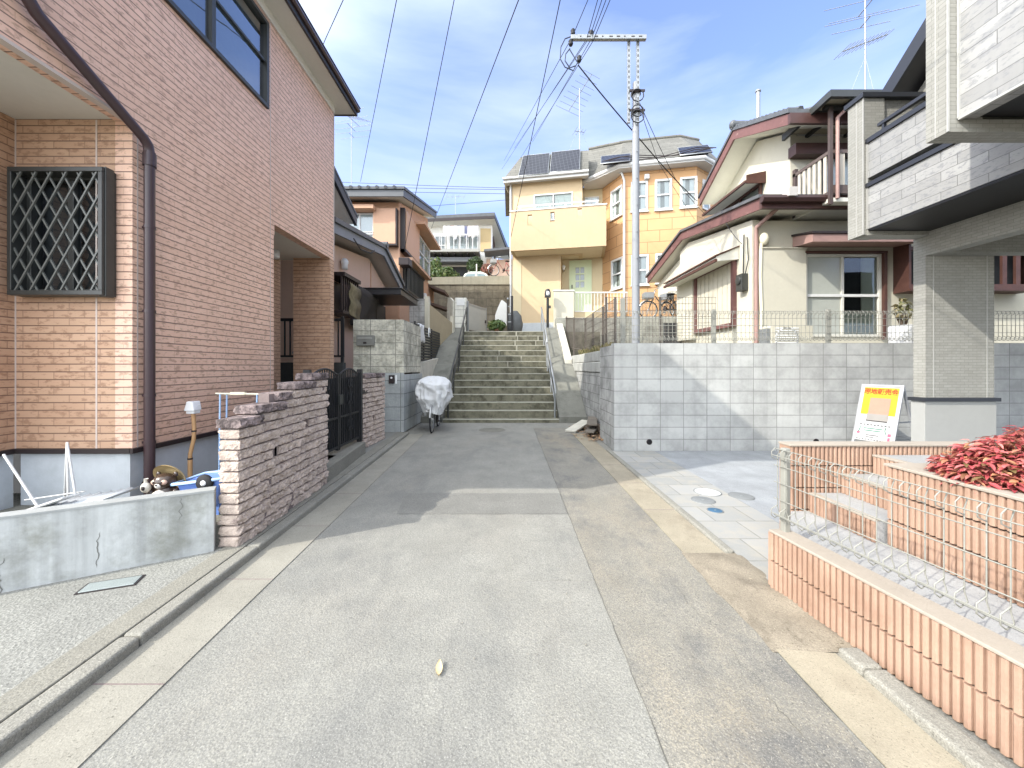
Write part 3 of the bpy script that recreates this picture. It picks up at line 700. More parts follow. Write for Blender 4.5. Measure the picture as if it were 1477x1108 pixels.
# upper window, two sliding sashes
f = window(h1, fl1, *W1, bronze, -.1, .035, 2, 1, .05, .06, GLASS_SKY, None, M('blind_grey', (.2, .25, .26), .1, 2, .8))
m = MB(); m.fbox(fl1, W1[0] + .98, W1[1] - .05, 5.55, 5.58, -.02, .012); m.build('mid_rail', bronze, f)
# barred window on the recessed wall
f = window(h1, ff1, *WL1, bronze, -.1, .02, 2, 1, .04, .05, GLASS, None, room_dark)
g = MB(); gx0, gx1, gz0, gz1 = -4.235, -3.435, 2.06, 3.14
for a, b, c, d in ((gx0, gx1, gz0, gz0 + .04), (gx0, gx1, gz1 - .04, gz1), (gx0, gx0 + .035, gz0 + .04, gz1 - .04), (gx1 - .035, gx1, gz0 + .04, gz1 - .04)): g.fbox(ff1, a, b, c, d, .004, .125)
g.fbox(ff1, gx1 - .05, gx1 + .008, gz0 - .01, gz1 + .012, .03, .1)
g.build('grille_frame', bronze, f, bev=.004)
g = MB(); sp = .128; hh = gz1 - gz0; dx = hh * .56
def clipbar(x0, z0, x1, z1, w):
    def inter(p, q):
        t0, t1 = 0., 1.
        for lo, hi, a, b in ((gx0 + .02, gx1 - .02, p[0], q[0]), (gz0 + .02, gz1 - .02, p[1], q[1])):
            d = b - a
            if abs(d) < 1e-9: continue
            ta, tb = (lo - a) / d, (hi - a) / d
            if ta > tb: ta, tb = tb, ta
            t0 = max(t0, ta); t1 = min(t1, tb)
        return t0, t1
    t0, t1 = inter((x0, z0), (x1, z1))
    if t1 - t0 > .02:
        A = ff1.p(x0 + (x1 - x0) * t0, z0 + (z1 - z0) * t0, w); B = ff1.p(x0 + (x1 - x0) * t1, z0 + (z1 - z0) * t1, w); g.bar(A, B, .013, .012, (0, -1, 0))
x = gx0 - dx
while x < gx1:
    clipbar(x, gz1, x + dx, gz0, .1); clipbar(x, gz0, x + dx, gz1, .112); x += sp
g.build('lattice', M('lattice_metal', (.12, .125, .115), .1, 5, .4, .03, spec=.5), f)
# downpipe
px_ = XW + .075
m = MB(); m.tube([(px_, 2.54, 6.3), (px_, 2.54, 4.02), (px_, 2.56, 3.93), (px_, 2.62, 3.86), (px_, 3.38, 3.47), (px_, 3.425, 3.43), (px_, 3.44, 3.36), (px_, 3.44, .3)], .040, 14)
dp = m.build('downpipe', dark_brown_metal, h1)
for z in (3.36, 2.7, 1.95, 1.2, .78, .42): m = MB(); m.lathe([(.045, -.012), (.045, .012)], (px_, 3.44, z), 14); m.box(px_ - .06, px_ - .03, 3.43, 3.45, z - .01, z + .01); m.build('pipe_clip', dark_brown_metal, dp)
for y, z, r in ((3.44, 3.30, .049), (2.54, 4.05, .05)): m = MB(); m.lathe([(r, -.055), (r, .055)], (px_, y, z), 14); m.build('pipe_socket', dark_brown_metal, dp)
m = MB(); m.tube([(XW + .02, 2.5, 6.0), (XW + .02, 2.47, 4.05), (XW + .03, 2.44, 3.9), (XW + .01, 2.35, 3.86)], .012, 6); m.build('conduit', cable_black, h1)

# ------------------------------------------------------------------ low wall, yard and what stands in it
a = Vector((-2.245, 2.92, 0)); b = Vector((-3.16, 2.37, 0)); d = (b - a).normalized(); b2 = a + d * 3.6
n = Vector((-d.y, d.x, 0)); n = n if n.y > 0 else -n
t = thing('low_concrete_wall', 'low stained concrete wall in front of the brick-clad house', 'wall', tuple(a))
m = MB(); m.hexa([a + Vector((0, 0, .02)), b2 + Vector((0, 0, .02)), b2 + n * .1 + Vector((0, 0, .02)), a + n * .1 + Vector((0, 0, .02)), a + Vector((0, 0, .515)), b2 + Vector((0, 0, .53)), b2 + n * .1 + Vector((0, 0, .53)), a + n * .1 + Vector((0, 0, .515))]); m.build('wall', low_concrete, t, bev=.006)
a0 = a - n * .004; b0 = b2 - n * .004
m = MB(); m.hexa([a0 + Vector((0, 0, .507)), b0 + Vector((0, 0, .522)), b0 + n * .112 + Vector((0, 0, .522)), a0 + n * .112 + Vector((0, 0, .507)), a0 + Vector((0, 0, .522)), b0 + Vector((0, 0, .537)), b0 + n * .112 + Vector((0, 0, .537)), a0 + n * .112 + Vector((0, 0, .522))]); m.build('coping', M('coping_dark', (.3, .31, .3), .15, 4, .85, .2, 60), t)
crk = M('crack_dark', (.16, .16, .145), .3, 20, .95, .2)
for s0, za, zb, wd in ((.62, .1, .34, .006), (1.06, .03, .27, .008), (1.42, .3, .5, .005), (.2, .33, .5, .005), (1.75, .05, .3, .006)):
    vs = []; fs = []
    for i in range(17):
        s = i / 16; q = a - n * .0015 + d * (s0 + .03 * noise.noise(Vector((s * 4, s0 * 9, 0))) + .012 * noise.noise(Vector((s * 14, s0 * 9, 4)))); w_ = wd * (math.sin(math.pi * s) ** .5 + .05)
        vs += [q + d * w_ / 2 + Vector((0, 0, za + (zb - za) * s)), q - d * w_ / 2 + Vector((0, 0, za + (zb - za) * s))]
        if i: fs.append((2 * i - 2, 2 * i, 2 * i + 1, 2 * i - 1))
    MB().add(vs, fs).build('crack', crk, t)
m = MB(); m.prism([(-2.26, 3.02, .24), (-2.4, 5.3, .24), (-3.3, 5.3, .24), (-4.3, 3.36, .24), (-4.6, 1.6, .24)], (0, 0, -.2)); struct('yard', m, strip_mat)
# tanuki statue
cx, cy, cz = -2.80, 3.13, .265
t = thing('ceramic_raccoon_statue', 'brown ceramic raccoon dog statue with straw hat behind the low wall', 'statue', (cx, cy, cz))
m = MB(); m.lathe([(0, 0), (.10, 0), (.115, .05), (.105, .13), (.08, .19), (.06, .22)], (cx, cy, cz), 18, sy=.85); m.ball((cx, cy - .01, cz + .262), .082, .075, .066, 16, 10)
for s in (-1, 1): m.ball((cx + s * .1, cy - .02, cz + .155), .032, .035, .06); m.ball((cx + s * .07, cy + .01, cz + .315), .02, .012, .022, 8, 6)
m.build('body', M('glaze_brown', (.05, .03, .02), .3, 14, .25, .05, spec=.6), t)
m = MB(); m.ball((cx, cy - .058, cz + .12), .075, .055, .085)
m.ball((cx, cy - .07, cz + .245), .026, .02, .024)
m.build('belly', M('glaze_white', (.7, .66, .6), .06, 8, .3, .03, spec=.5), t)
m = MB()
for s in (-1, 1): m.ball((cx + s * .034, cy - .062, cz + .268), .03, .018, .022)
m.build('eye_patch', M('glaze_tan', (.5, .34, .26), .1, 8, .35, 0), t)
m = MB()
for s in (-1, 1): m.ball((cx + s * .032, cy - .079, cz + .27), .008, .006, .009, 8, 6)
m.ball((cx, cy - .088, cz + .252), .009, .008, .007, 8, 6); m.build('eye', trim_dark, t)
m = MB(); m.lathe([(.125, .0), (.118, .014), (.07, .045), (0, .058), (0, .05), (.07, .035), (.125, .0)], (0, 0, 0), 22)
m.v = [Matrix.Rotation(math.radians(-62), 3, 'X') @ v + Vector((cx, cy + .03, cz + .285)) for v in m.v]; m.build('straw_hat', M('straw', (.42, .31, .15), .2, 40, .8, .3, 120), t)
m = MB(); m.ball((cx - .108, cy - .06, cz + .225), .037, .03, .042); m.lathe([(.012, 0), (.012, .03), (.017, .035)], (cx - .108, cy - .06, cz + .262), 10); fk = m.build('flask', M('glaze_cream', (.62, .58, .5), .08, 8, .3, 0), t)
m = MB(); m.ball((cx - .106, cy - .088, cz + .226), .016, .006, .018, 8, 6); m.build('flask_mark', trim_dark, fk)
# outdoor socket on a bent pole
t = thing('socket_pole', 'tan pipe pole with a white weatherproof box on top', 'outdoor socket', (-3.1, 3.75, .24))
m = MB(); m.tube([(-3.12, 3.75, .24), (-3.12, 3.75, .6), (-3.085, 3.75, .75), (-3.08, 3.75, .85), (-3.09, 3.75, 1.02)], .018, 10); m.tube([(-3.12, 3.75, .24), (-3.12, 3.75, .55)], .0205, 10); m.build('pole', M('tan_pipe', (.45, .27, .13), .12, 8, .5, .05), t)
m = MB(); m.box(-3.13, -3.05, 3.71, 3.79, 1.0, 1.09); m.hexa([(-3.135, 3.69, 1.03), (-3.035, 3.69, 1.03), (-3.045, 3.8, 1.03), (-3.135, 3.8, 1.03), (-3.125, 3.71, 1.12), (-3.06, 3.7, 1.12), (-3.06, 3.8, 1.12), (-3.125, 3.8, 1.12)]); m.build('socket_box', white_plastic, t, bev=.008)
m = MB(); m.lathe([(.022, -.008), (.022, .008)], (-3.12, 3.75, .56), 10); m.lathe([(.021, -.008), (.021, .008)], (-3.083, 3.75, .83), 10); m.build('clip', trim_dark, t)
# blue toy cart
t = thing('toy_cart', 'blue plastic toy cart with black wheels beside the low wall', 'toy cart', (-2.5, 3.25, .24))
m = MB(); Z = .24
m.hexa([(-2.66, 3.14, Z + .08), (-2.4, 3.14, Z + .08), (-2.4, 3.36, Z + .08), (-2.66, 3.36, Z + .08), (-2.69, 3.1, Z + .27), (-2.34, 3.1, Z + .31), (-2.34, 3.4, Z + .31), (-2.69, 3.4, Z + .27)]); m.build('tub', blue_plastic, t, bev=.012)
m = MB(); P = [(-2.71, 3.085, Z + .27), (-2.33, 3.085, Z + .315), (-2.33, 3.415, Z + .315), (-2.71, 3.415, Z + .27)]; m.tube(P, .013, 8, closed=True); m.build('rim', pale_blue, t)
for x, y in ((-2.45, 3.085), (-2.45, 3.415)):
    m = MB(); m.lathe([(0, -.016), (.06, -.016), (.066, -.008), (.066, .008), (.06, .016), (0, .016)], (x, y, Z + .285), 18, 'y'); w = m.build('wheel', rubber, t)
    m = MB(); m.lathe([(0, -.02), (.022, -.02), (.022, .02), (0, .02)], (x, y, Z + .285), 12, 'y'); m.build('hub', white_plastic, w)
m = MB()
for sx_ in (-2.64, -2.42):
    for sy_ in (3.17, 3.33): m.box(sx_, sx_ + .03, sy_ - .015, sy_ + .015, Z, Z + .09)
m.build('foot', blue_plastic, t)
# drying rack behind the stone wall
t = thing('drying_rack', 'small drying rack with cream rail and pale blue legs', 'drying rack', (-2.65, 3.75, .24))
m = MB(); m.tube([(-2.87, 3.75, 1.195), (-2.45, 3.75, 1.19)], .0085, 8); m.tube([(-2.85, 3.84, 1.18), (-2.46, 3.84, 1.18)], .007, 8); m.box(-2.72, -2.58, 3.735, 3.765, 1.185, 1.21); m.build('rail', cream_plastic, t)
for x in (-2.84, -2.48):
    for y in (3.75, 3.84):
        m = MB(); m.tube([(x, y, .24), (x + .012, y, 1.19)], .0075, 8); m.build('leg', pale_blue, t)
# white folding stand and clear sheets at the far left
t = thing('folding_stand', 'white tubular folding stand leaning behind the low wall at far left', 'stand', (-3.55, 2.95, .24))
apex = (-3.42, 2.97, .87)
for e in ((-3.22, 2.88, .28), (-3.42, 2.98, .26), (-3.62, 3.12, .26)):
    m = MB(); m.tube([apex, e], .0075, 8); m.build('leg', white_paint, t)
m = MB(); m.tube([(-3.66, 2.78, .82), (-3.2, 2.68, .34)], .008, 8); m.tube([(-3.66, 2.9, .45), (-3.26, 2.95, .5)], .005, 6); m.build('brace', white_paint, t)
m = MB(); m.hexa([(-3.62, 2.62, .36), (-3.1, 2.66, .535), (-3.08, 2.76, .535), (-3.6, 2.76, .36), (-3.62, 2.62, .376), (-3.1, 2.66, .551), (-3.08, 2.76, .551), (-3.6, 2.76, .376)]); o = m.build('white_board', white_paint, None, bev=.006); tag(o, 'white plank leaning across the low wall beside the folding stand', 'plank')
cp = M('clear_sheet', (.5, .53, .54), .06, 3, .2, .05, spec=.6)
m = MB(); vs = []; fs = []
for i in range(29):
    x = -3.36 + .46 * i / 28; z = .445 + .012 * math.sin(i * 1.6) + .06 * i / 28
    vs += [(x, 2.6 + .14 * i / 28, z), (x + .05, 2.86 + .1 * i / 28, z + .025)]
    if i: fs.append((2 * i - 2, 2 * i, 2 * i + 1, 2 * i - 1))
m.add(vs, fs, True); o = m.build('corrugated_sheet', cp, None); sd = o.modifiers.new('th', 'SOLIDIFY'); sd.thickness = .004; tag(o, 'clear corrugated plastic sheets lying behind the low wall', 'plastic sheet')

# ------------------------------------------------------------------ split-stone walls and gate
def stone_run(name, label, x_of, y0, y1, base, tops, th, holes=(), ch=.0862, seed=0):
    """tops: list of (y_start, number of courses) from y_start on; stones of uneven length"""
    t = thing(name, label, 'stone wall', (x_of((y0 + y1) / 2), (y0 + y1) / 2, base))
    body = MB(); capm = MB(); core = MB(); r2 = random.Random(seed)
    ncmax = max(n for _, n in tops)
    for c in range(ncmax):
        spans = []
        ys = min((ya for ya, n in tops if n > c), default=None)
        if ys is None: continue
        y = ys; first = True
        while y < y1 - .02:
            ln = r2.uniform(.3, .52)
            if first and c % 2: ln *= .6
            e = y + ln
            if y1 - e < .16: e = y1
            nxt = [n for ya, n in tops if ya <= (y + e) / 2][-1]
            z0 = base + c * ch; z1 = z0 + ch - .011
            hit = any(h[0] < e and h[1] > y and h[2] == c for h in holes)
            segs = [(y, e)]
            if hit:
                hh = [h for h in holes if h[0] < e and h[1] > y and h[2] == c][0]
                segs = [(y, hh[0]), (hh[1], e)]
            for a_, b_ in segs:
                if b_ - a_ < .05: continue
                bx = x_of((a_ + b_) / 2)
                dst = capm if c >= nxt - 1 else body
                ex = .014 if c >= nxt - 1 else 0
                pad = r2.uniform(-.006, .006)
                rough_block(dst, bx - th - ex, bx + ex + pad, a_ + .006 - (ex if first else 0), b_ - .006, z0, z1, .021, .009, seed + c * 7 + y, .016)
            y = e; first = False
        for ya, n in tops:
            pass
    body.build('stone_courses', stone_pink, t); capm.build('cap_stones', stone_cap, t)
    for i, (ya, n) in enumerate(tops):
        yb = tops[i + 1][0] if i + 1 < len(tops) else y1
        a_, b_ = ya + .03, yb - (.03 if i == len(tops) - 1 else 0)
        hs = [h for h in holes if h[0] >= ya - .1 and h[1] <= yb + .1]
        y = a_
        for h in sorted(hs): core.box(x_of(y) - th + .03, x_of(y) - .03, y, h[0] + .0, base, base + n * ch - .02); y = h[1] + .0
        core.box(x_of(y) - th + .03, x_of(y) - .03, y, b_, base, base + n * ch - .02)
    core.build('mortar_core', stone_joint, t)
    return t
stone_run('stone_garden_wall', 'stepped pink split-stone wall with two small openings beside the kerb', lambda y: -2.09 - .064 * (y - 2.97), 2.97, 4.62, .06, [(2.97, 12), (3.2, 13), (3.52, 14), (3.84, 15), (4.2, 16)], .155, [(3.44, 3.55, 7), (4.06, 4.17, 9)], .0835, 3)
stone_run('stone_gate_pier', 'pink split-stone pier with a letter slot beyond the black gate', lambda y: -2.52 + .06 * (y - 6.3), 6.3, 7.55, .06, [(6.3, 14), (6.62, 15)], .16, [(6.72, 6.78, 9), (7.0, 7.06, 5)], .0862, 9)
o = MB().box(-2.515, -2.49, 6.5, 6.75, 1.0, 1.06).build('letter_slot', trim_dark, None, bev=.004); tag(o, 'small dark letter slot plate set in the stone gate pier', 'letter slot')
gs = MB().hexa([(-2.9, 4.64, -.02), (-2.20, 4.64, -.02), (-2.36, 6.28, -.02), (-2.9, 6.28, -.02), (-2.9, 4.64, .24), (-2.20, 4.64, .24), (-2.36, 6.28, .24), (-2.9, 6.28, .24)]).build('gate_step', strip_mat, None, bev=.012); tag(gs, 'grey concrete step under the black gate', 'step')
t = thing('iron_gate', 'black wrought iron gate with scrollwork between the stone walls', 'gate', (-2.45, 5.4, .24))
for y0, y1 in ((4.72, 5.48), (5.5, 6.24)):
    m = MB(); x = -2.46; zt = 1.36
    m.box(x - .02, x + .02, y0, y0 + .035, .27, zt).box(x - .02, x + .02, y1 - .035, y1, .27, zt).box(x - .018, x + .018, y0 + .035, y1 - .035, .3, .335).box(x - .018, x + .018, y0 + .035, y1 - .035, .72, .75)
    n_ = 14; m.tube([(x, y0 + .02 + (y1 - y0 - .04) * i / n_, zt - .02 + .09 * math.sin(math.pi * i / n_)) for i in range(n_ + 1)], .014, 6)
    for i in range(1, 12):
        y = y0 + (y1 - y0) * i / 12; m.box(x - .008, x + .008, y - .007, y + .007, .335, zt + .06 * math.sin(math.pi * i / 12))
    m.box(x - .012, x - .006, y0 + .03, y1 - .03, .3, 1.3)
    lf = m.build('gate_leaf', iron, t)
    m = MB(); yc = (y0 + y1) / 2
    for zc, sc in ((.55, 1.), (.95, 1.1), (1.18, .8)):
        for s in (-1, 1):
            m.tube([(x + .022, yc + s * sc * (.03 + (.11 - .008 * k) * (1 - math.cos(k * .55)) * .5), zc + sc * .012 * (12 - k) * math.sin(k * .55)) for k in range(14)], .007, 5)
    m.tube([(x + .022, yc, .36), (x + .022, yc, 1.36)], .007, 5)
    m.build('scrollwork', iron, lf)
m = MB(); m.box(-2.44, -2.40, 5.44, 5.54, .92, 1.06); m.build('latch', bronze, t, bev=.005)
for y in (4.665, 6.285):
    m = MB(); m.box(-2.5, -2.42, y - .03, y + .03, .24, 1.42); m.build('gate_post', iron, t, bev=.005)
# ------------------------------------------------------------------ retaining wall with mailbox, yard railing
t = thing('block_retaining_wall', 'stained whitewashed block wall on blue-grey stone base beside the stairs', 'wall', (-2.4, 8.45, 0))
m = MB(); m.box(-3.45, -2.34, 8.45, 8.65, 1.33, 2.5).box(-2.54, -2.34, 8.65, 10.05, 1.33, 2.5); m.build('upper_blocks', block_white, t, bev=.008)
m = MB(); m.box(-3.47, -2.325, 8.43, 8.45, 1.27, 1.33).box(-3.3, -2.33, 8.42, 8.66, .02, 1.29).box(-2.55, -2.33, 8.66, 10.2, .02, 1.29); m.build('stone_base', block_blue, t, bev=.02)
m = MB(); m.box(-2.56, -2.36, 10.05, 14.55, .02, 1.52); m.hexa([(-2.56, 10.05, 1.52), (-2.36, 10.05, 1.52), (-2.36, 14.55, 1.52), (-2.56, 14.55, 1.52), (-2.56, 10.05, 1.56), (-2.36, 10.05, 1.56), (-2.36, 14.55, 1.9), (-2.56, 14.55, 1.9)]); m.build('stair_side_wall', conc_light, t)
t = thing('mailbox', 'grey metal mailbox set on the whitewashed block wall', 'mailbox', (-3.15, 8.4, 2.1))
fm = Fr((0, 8.45, 0), (1, 0, 0))
u0, v0 = fm.hit(516, 499); u1, v1 = fm.hit(541, 484)
m = MB(); m.fbox(fm, u0, u1, v0, v1, .002, .09); m.build('box', M('mailbox_metal', (.2, .2, .18), .15, 8, .5, .1), t, bev=.008)
m = MB(); m.fbox(fm, u0 + .03, u1 - .03, v1 - .085, v1 - .045, .091, .1); m.build('flap', M('mailbox_flap', (.3, .3, .27), .1, 8, .4, .05), t, bev=.003)
m = MB(); m.fbox(fm, (u0 + u1) / 2 - .035, (u0 + u1) / 2 + .035, v0 + .04, v0 + .08, .091, .097); m.build('name_plate', trim_dark, t)
t = thing('doorbell', 'small black intercom with white plate on the blue-grey stone base', 'intercom', (-2.9, 8.42, 1.2))
m = MB(); u, v = fm.hit(566, 547); m.fbox(fm, u - .06, u + .06, v - .09, v + .09, .032, .07); m.build('case', trim_dark, t, bev=.006)
m = MB(); m.lathe([(0, 0), (.022, 0), (.022, -.008), (0, -.008)], (u, 8.378, v + .03), 12, 'y'); m.fbox(fm, u + .075, u + .11, v - .1, v + .09, .032, .04); m.build('name_plate', white_plastic, t)
t = thing('yard_railing', 'black metal yard railing beyond the porch pillar', 'railing', (-3.9, 7.9, .3))
m = MB(); m.box(-5.2, -3.42, 7.9, 7.94, 2.40, 2.46).box(-5.2, -3.42, 7.9, 7.94, 1.66, 1.70)
x = -5.2
while x < -3.42: m.box(x, x + .022, 7.905, 7.93, 1.70, 2.40); x += .11
m.build('bars', iron, t)
m = MB(); m.box(-3.48, -3.43, 7.89, 7.95, 1.3, 2.5); m.build('post', iron, t)
m = MB(); m.box(-5.2, -3.42, 7.85, 8.0, .05, 1.55); o = m.build('dark_retaining_wall', M('dark_concrete', (.045, .047, .045), .3, 3, .9, .3, 40), None); tag(o, 'dark mossy low wall below the black yard railing', 'wall')
m = MB(); m.bar((-4.3, 7.6, 1.75), (-3.42, 7.7, 1.28), .03, .04); o = m.build('stair_handrail', galv, None); tag(o, 'grey sloping handrail in front of the dark low wall', 'handrail')

# ------------------------------------------------------------------ pink plastered neighbour house with low gable
XG = -4.0
t = thing('pink_plaster_house', 'pink plastered low house with grey tiled gable, next along the lane', 'house', (XG, 9.0, .9))
fg = Fr((XG, 0, 0), (0, 1, 0))
rid, ea, eb = (10.9, 4.66), (7.75, 4.22), (12.75, 3.98)
m = MB(); m.fpoly(fg, [(8.2, .9), (12.3, .9), (12.3, 4.0), (10.9, 4.52), (8.2, 4.16)], -6, 0); m.build('wall', pink_plaster, t)
m = MB(); ro = []
def gslab(mm, x0, x1, p, q, th, dz=0.):
    (ya, za), (yb, zb) = p, q
    mm.hexa([(x0, ya, za + dz), (x1, ya, za + dz), (x1, yb, zb + dz), (x0, yb, zb + dz), (x0, ya, za + dz + th), (x1, ya, za + dz + th), (x1, yb, zb + dz + th), (x0, yb, zb + dz + th)])
m = MB(); gslab(m, -10, -3.62, ea, rid, .05); gslab(m, -10, -3.62, rid, eb, .05); m.build('soffit', M('soffit_pale', (.5, .45, .4), .06, 2, .8), t)
m = MB(); gslab(m, -3.62, -3.56, ea, rid, .2, -.05); gslab(m, -3.62, -3.56, rid, eb, .2, -.05); m.build('barge_board', M('grey_board', (.2, .215, .235), .1, 3, .5, .05), t)
m = MB(); gslab(m, -10, -3.5, (ea[0] - .05, ea[1]), rid, .1, .15); gslab(m, -10, -3.5, rid, (eb[0] + .05, eb[1]), .1, .15)
m.tube([(-3.47, 10.9, 4.92), (-10, 10.9, 4.92)], .09, 8); m.build('roof', kawara, t)
m = MB(); m.tube([(-3.5, 8.6, 4.33), (-3.46, 8.9, 4.18), (-3.5, 9.3, 4.25), (-3.47, 9.6, 4.3), (-3.5, 9.9, 4.46)], .014, 6); m.build('loose_cable', cable_black, t)
u, v = fg.hit(494, 380, .05); m = MB(); m.lathe([(0, .0), (.07, .0), (.07, .12), (.085, .14), (.085, .2), (.05, .25), (0, .26)], (XG + .1, u, v - .14), 14); m.build('wall_vent', white_plastic, t)
m = MB(); m.fbox(fg, fg.hit(534, 400)[0], fg.hit(534, 400)[0] + .05, 2.6, 4.45, .002, .02); m.build('batten', panel_o, t)
# dark window box with slats and bamboo screen
ux0 = 8.25; ux1 = fg.hit(508, 430, .35)[0]
m = MB(); m.fbox(fg, ux0, 9.15, 2.62, 2.68, .003, .42).fbox(fg, ux0, 9.15, 3.42, 3.5, .003, .45)
k = ux0
while k < 9.15: m.fbox(fg, k, k + .03, 2.68, 3.42, .36, .39); k += .11
m.fbox(fg, ux0, 9.15, 2.7, 3.4, .004, .02); wb = m.build('window_lattice', trim_dark, t)
m = MB(); vs = []; fs = []
for i in range(15):
    z = 3.34 - .72 * i / 14; w = .43 + .02 * math.sin(i * .9)
    vs += [fg.p(8.55 + .01 * math.sin(i), z, w), fg.p(9.12, z - .05 - .03 * math.sin(i * .6), w + .01)]
    if i: fs.append((2 * i - 2, 2 * i - 1, 2 * i + 1, 2 * i))
m.add(vs, fs, True); o = m.build('bamboo_screen', screen_mat, None); sd = o.modifiers.new('th', 'SOLIDIFY'); sd.thickness = .012; tag(o, 'weathered bamboo screen tied to the dark window lattice', 'screen')
m = MB(); vs = []; fs = []
for j in range(9):
    for i in range(13):
        u = 9.25 + 1.45 * i / 12; v = 3.42 - .95 * j / 8 - .12 * (i / 12) + .05 * math.sin(math.pi * i / 12) * (1 if j == 0 else .2)
        w = .34 - .02 * j + .06 * math.sin(i * .9 + j * .7) * (j / 8)
        vs.append(fg.p(u, v, w))
for j in range(8):
    for i in range(12): a_ = j * 13 + i; fs.append((a_, a_ + 1, a_ + 14, a_ + 13))
m.add(vs, fs, True); o = m.build('dark_awning_cloth', dark_cloth, None); sd = o.modifiers.new('th', 'SOLIDIFY'); sd.thickness = .006; tag(o, 'sagging dark brown shade cloth beside the bamboo screen', 'shade cloth')
# entrance canopy
m = MB()
yc0, yc1 = 10.6, 12.2
m.box(XG, -2.9, 10.2, 12.05, 3.38, 3.53).box(XG, -2.86, 10.16, 12.1, 3.531, 3.56); m.build('entrance_canopy', fascia_dark, t, bev=.01)
m = MB(); m.fbox(fg, 10.25, 12.25, 1.5, 3.37, .003, .03); m.build('door', trim_dark, t)  # dark sheet painted for the shade of the door recess under the canopy
# ------------------------------------------------------------------ black slat fence, towels, posts on the stair side
t = thing('slat_fence', 'black horizontal slat fence on the wall left of the stairs', 'fence', (-2.46, 10.1, 1.56))
m = MB(); z = 1.62
while z < 2.55: m.hexa([(-2.47, 10.08, z), (-2.445, 10.08, z), (-2.445, 13.4, z + .06), (-2.47, 13.4, z + .06), (-2.47, 10.08, z + .058), (-2.445, 10.08, z + .058), (-2.445, 13.4, z + .118), (-2.47, 13.4, z + .118)]); z += .082
m.build('slats', iron, t)
for y in (10.08, 11.1, 12.2, 13.4):
    m = MB(); m.box(-2.52, -2.474, y - .025, y + .025, 1.4, 2.66); m.build('post', iron, t)
m = MB()
for s_ in (10.32, 10.62):
    vs = []; fs = []
    for i in range(7):
        a_ = i / 6
        for j in range(9):
            b_ = j / 8; zz = 2.66 - abs(b_ - .3) * .75; xx = -2.43 + .03 * math.sin(i * 1.3 + j) * .4 if b_ > .3 else -2.50
            vs.append((xx, s_ + .26 * a_ + .05 * math.sin(j), zz + .02 * math.sin(i * 2)))
    for i in range(6):
        for j in range(8): q = i * 9 + j; fs.append((q, q + 9, q + 10, q + 1))
    m2 = MB().add(vs, fs, True); o = m2.build('white_towel', cloth_white, None); sd = o.modifiers.new('th', 'SOLIDIFY'); sd.thickness = .008
    tag(o, 'white towel over the black slat fence, ' + ('nearer of the two' if s_ < 10.5 else 'farther of the two'), 'towel')
m = MB(); m.tube([(-2.41, 11.45 + .1 * math.cos(k * .35), 2.48 + .14 * math.sin(k * .35)) for k in range(13)], .018, 7); o = m.build('white_hook', white_plastic, None); tag(o, 'white curved plastic hose hanging on the slat fence', 'hose')
t = thing('panel_fence', 'brown panel fence between two tall cream posts', 'fence', (-2.9, 13.2, 1.5))
fp = Fr((-2.75, 12.6, 0), (.35, 1, 0))
for u_ in (0., 1.75):
    m = MB(); m.fbox(fp, u_, u_ + .12, 1.5, 3.78 if u_ < 1 else 3.35, -.06, .06); m.build('post', cream_shutter, t)
m = MB(); m.fpoly(fp, [(.12, 1.6), (1.75, 1.6), (1.75, 3.1), (.12, 3.55)], -.02, .02); m.build('panel', M('tan_panel', (.32, .27, .18), .12, 3, .7, .1), t)
m = MB(); m.box(-5.2, -3.0, 14.3, 14.5, 1.5, 4.0); o = m.build('garden_block_wall', block_dirty, None); tag(o, 'grey stained block wall behind the brown panel fence', 'wall')
# gate pillar, white wall, grey gate at top left of stairs
t = thing('gate_pillar', 'white tiled gate pillar with nameplate at the top left of the stairs', 'gate pillar', (-2.1, 14.9, 2.8))
m = MB(); m.box(-2.12, -1.68, 14.75, 15.15, 2.78, 4.12); m.build('pillar', brickmat('white_blocks', (.66, .65, .58), (.7, .69, .62), (.3, .3, .27), .9, .26, .01, 0, None, .85, .3, .006, voff=-.02, stain=.3), t, bev=.01)
m = MB(); m.box(-2.05, -1.75, 14.725, 14.748, 3.82, 4.08); m.build('name_plate', white_paint, t)
m = MB(); vs = [( -2.50, 15.2, 2.78), (-2.2, 14.75, 2.78), (-2.2, 14.75, 4.0), (-2.34, 14.95, 4.16), (-2.45, 15.1, 4.2), (-2.50, 15.2, 3.9)]; m.prism(vs, (.06, .06, 0)); m.build('wing_wall', conc_light, t)
t = thing('side_gate', 'grey metal panel gate standing open beside the white pillar', 'gate', (-1.6, 14.8, 2.8))
fq = Fr((-1.62, 14.85, 0), (.42, 1, 0))
m = MB(); m.fbox(fq, 0, 1.5, 2.9, 3.85, -.02, .02); m.build('panel', M('gate_grey', (.4, .39, .34), .08, 3, .6, .1), t, bev=.01)
m = MB(); m.fbox(fq, -.05, 0, 2.8, 4.0, -.03, .03).fbox(fq, 1.5, 1.55, 2.8, 3.95, -.03, .03).fbox(fq, 0, 1.5, 3.85, 3.93, -.03, .03); m.build('frame', galv, t)
m = MB(); m.fbox(fq, 1.38, 1.44, 3.3, 3.42, .02, .06); m.build('handle', trim_dark, t)
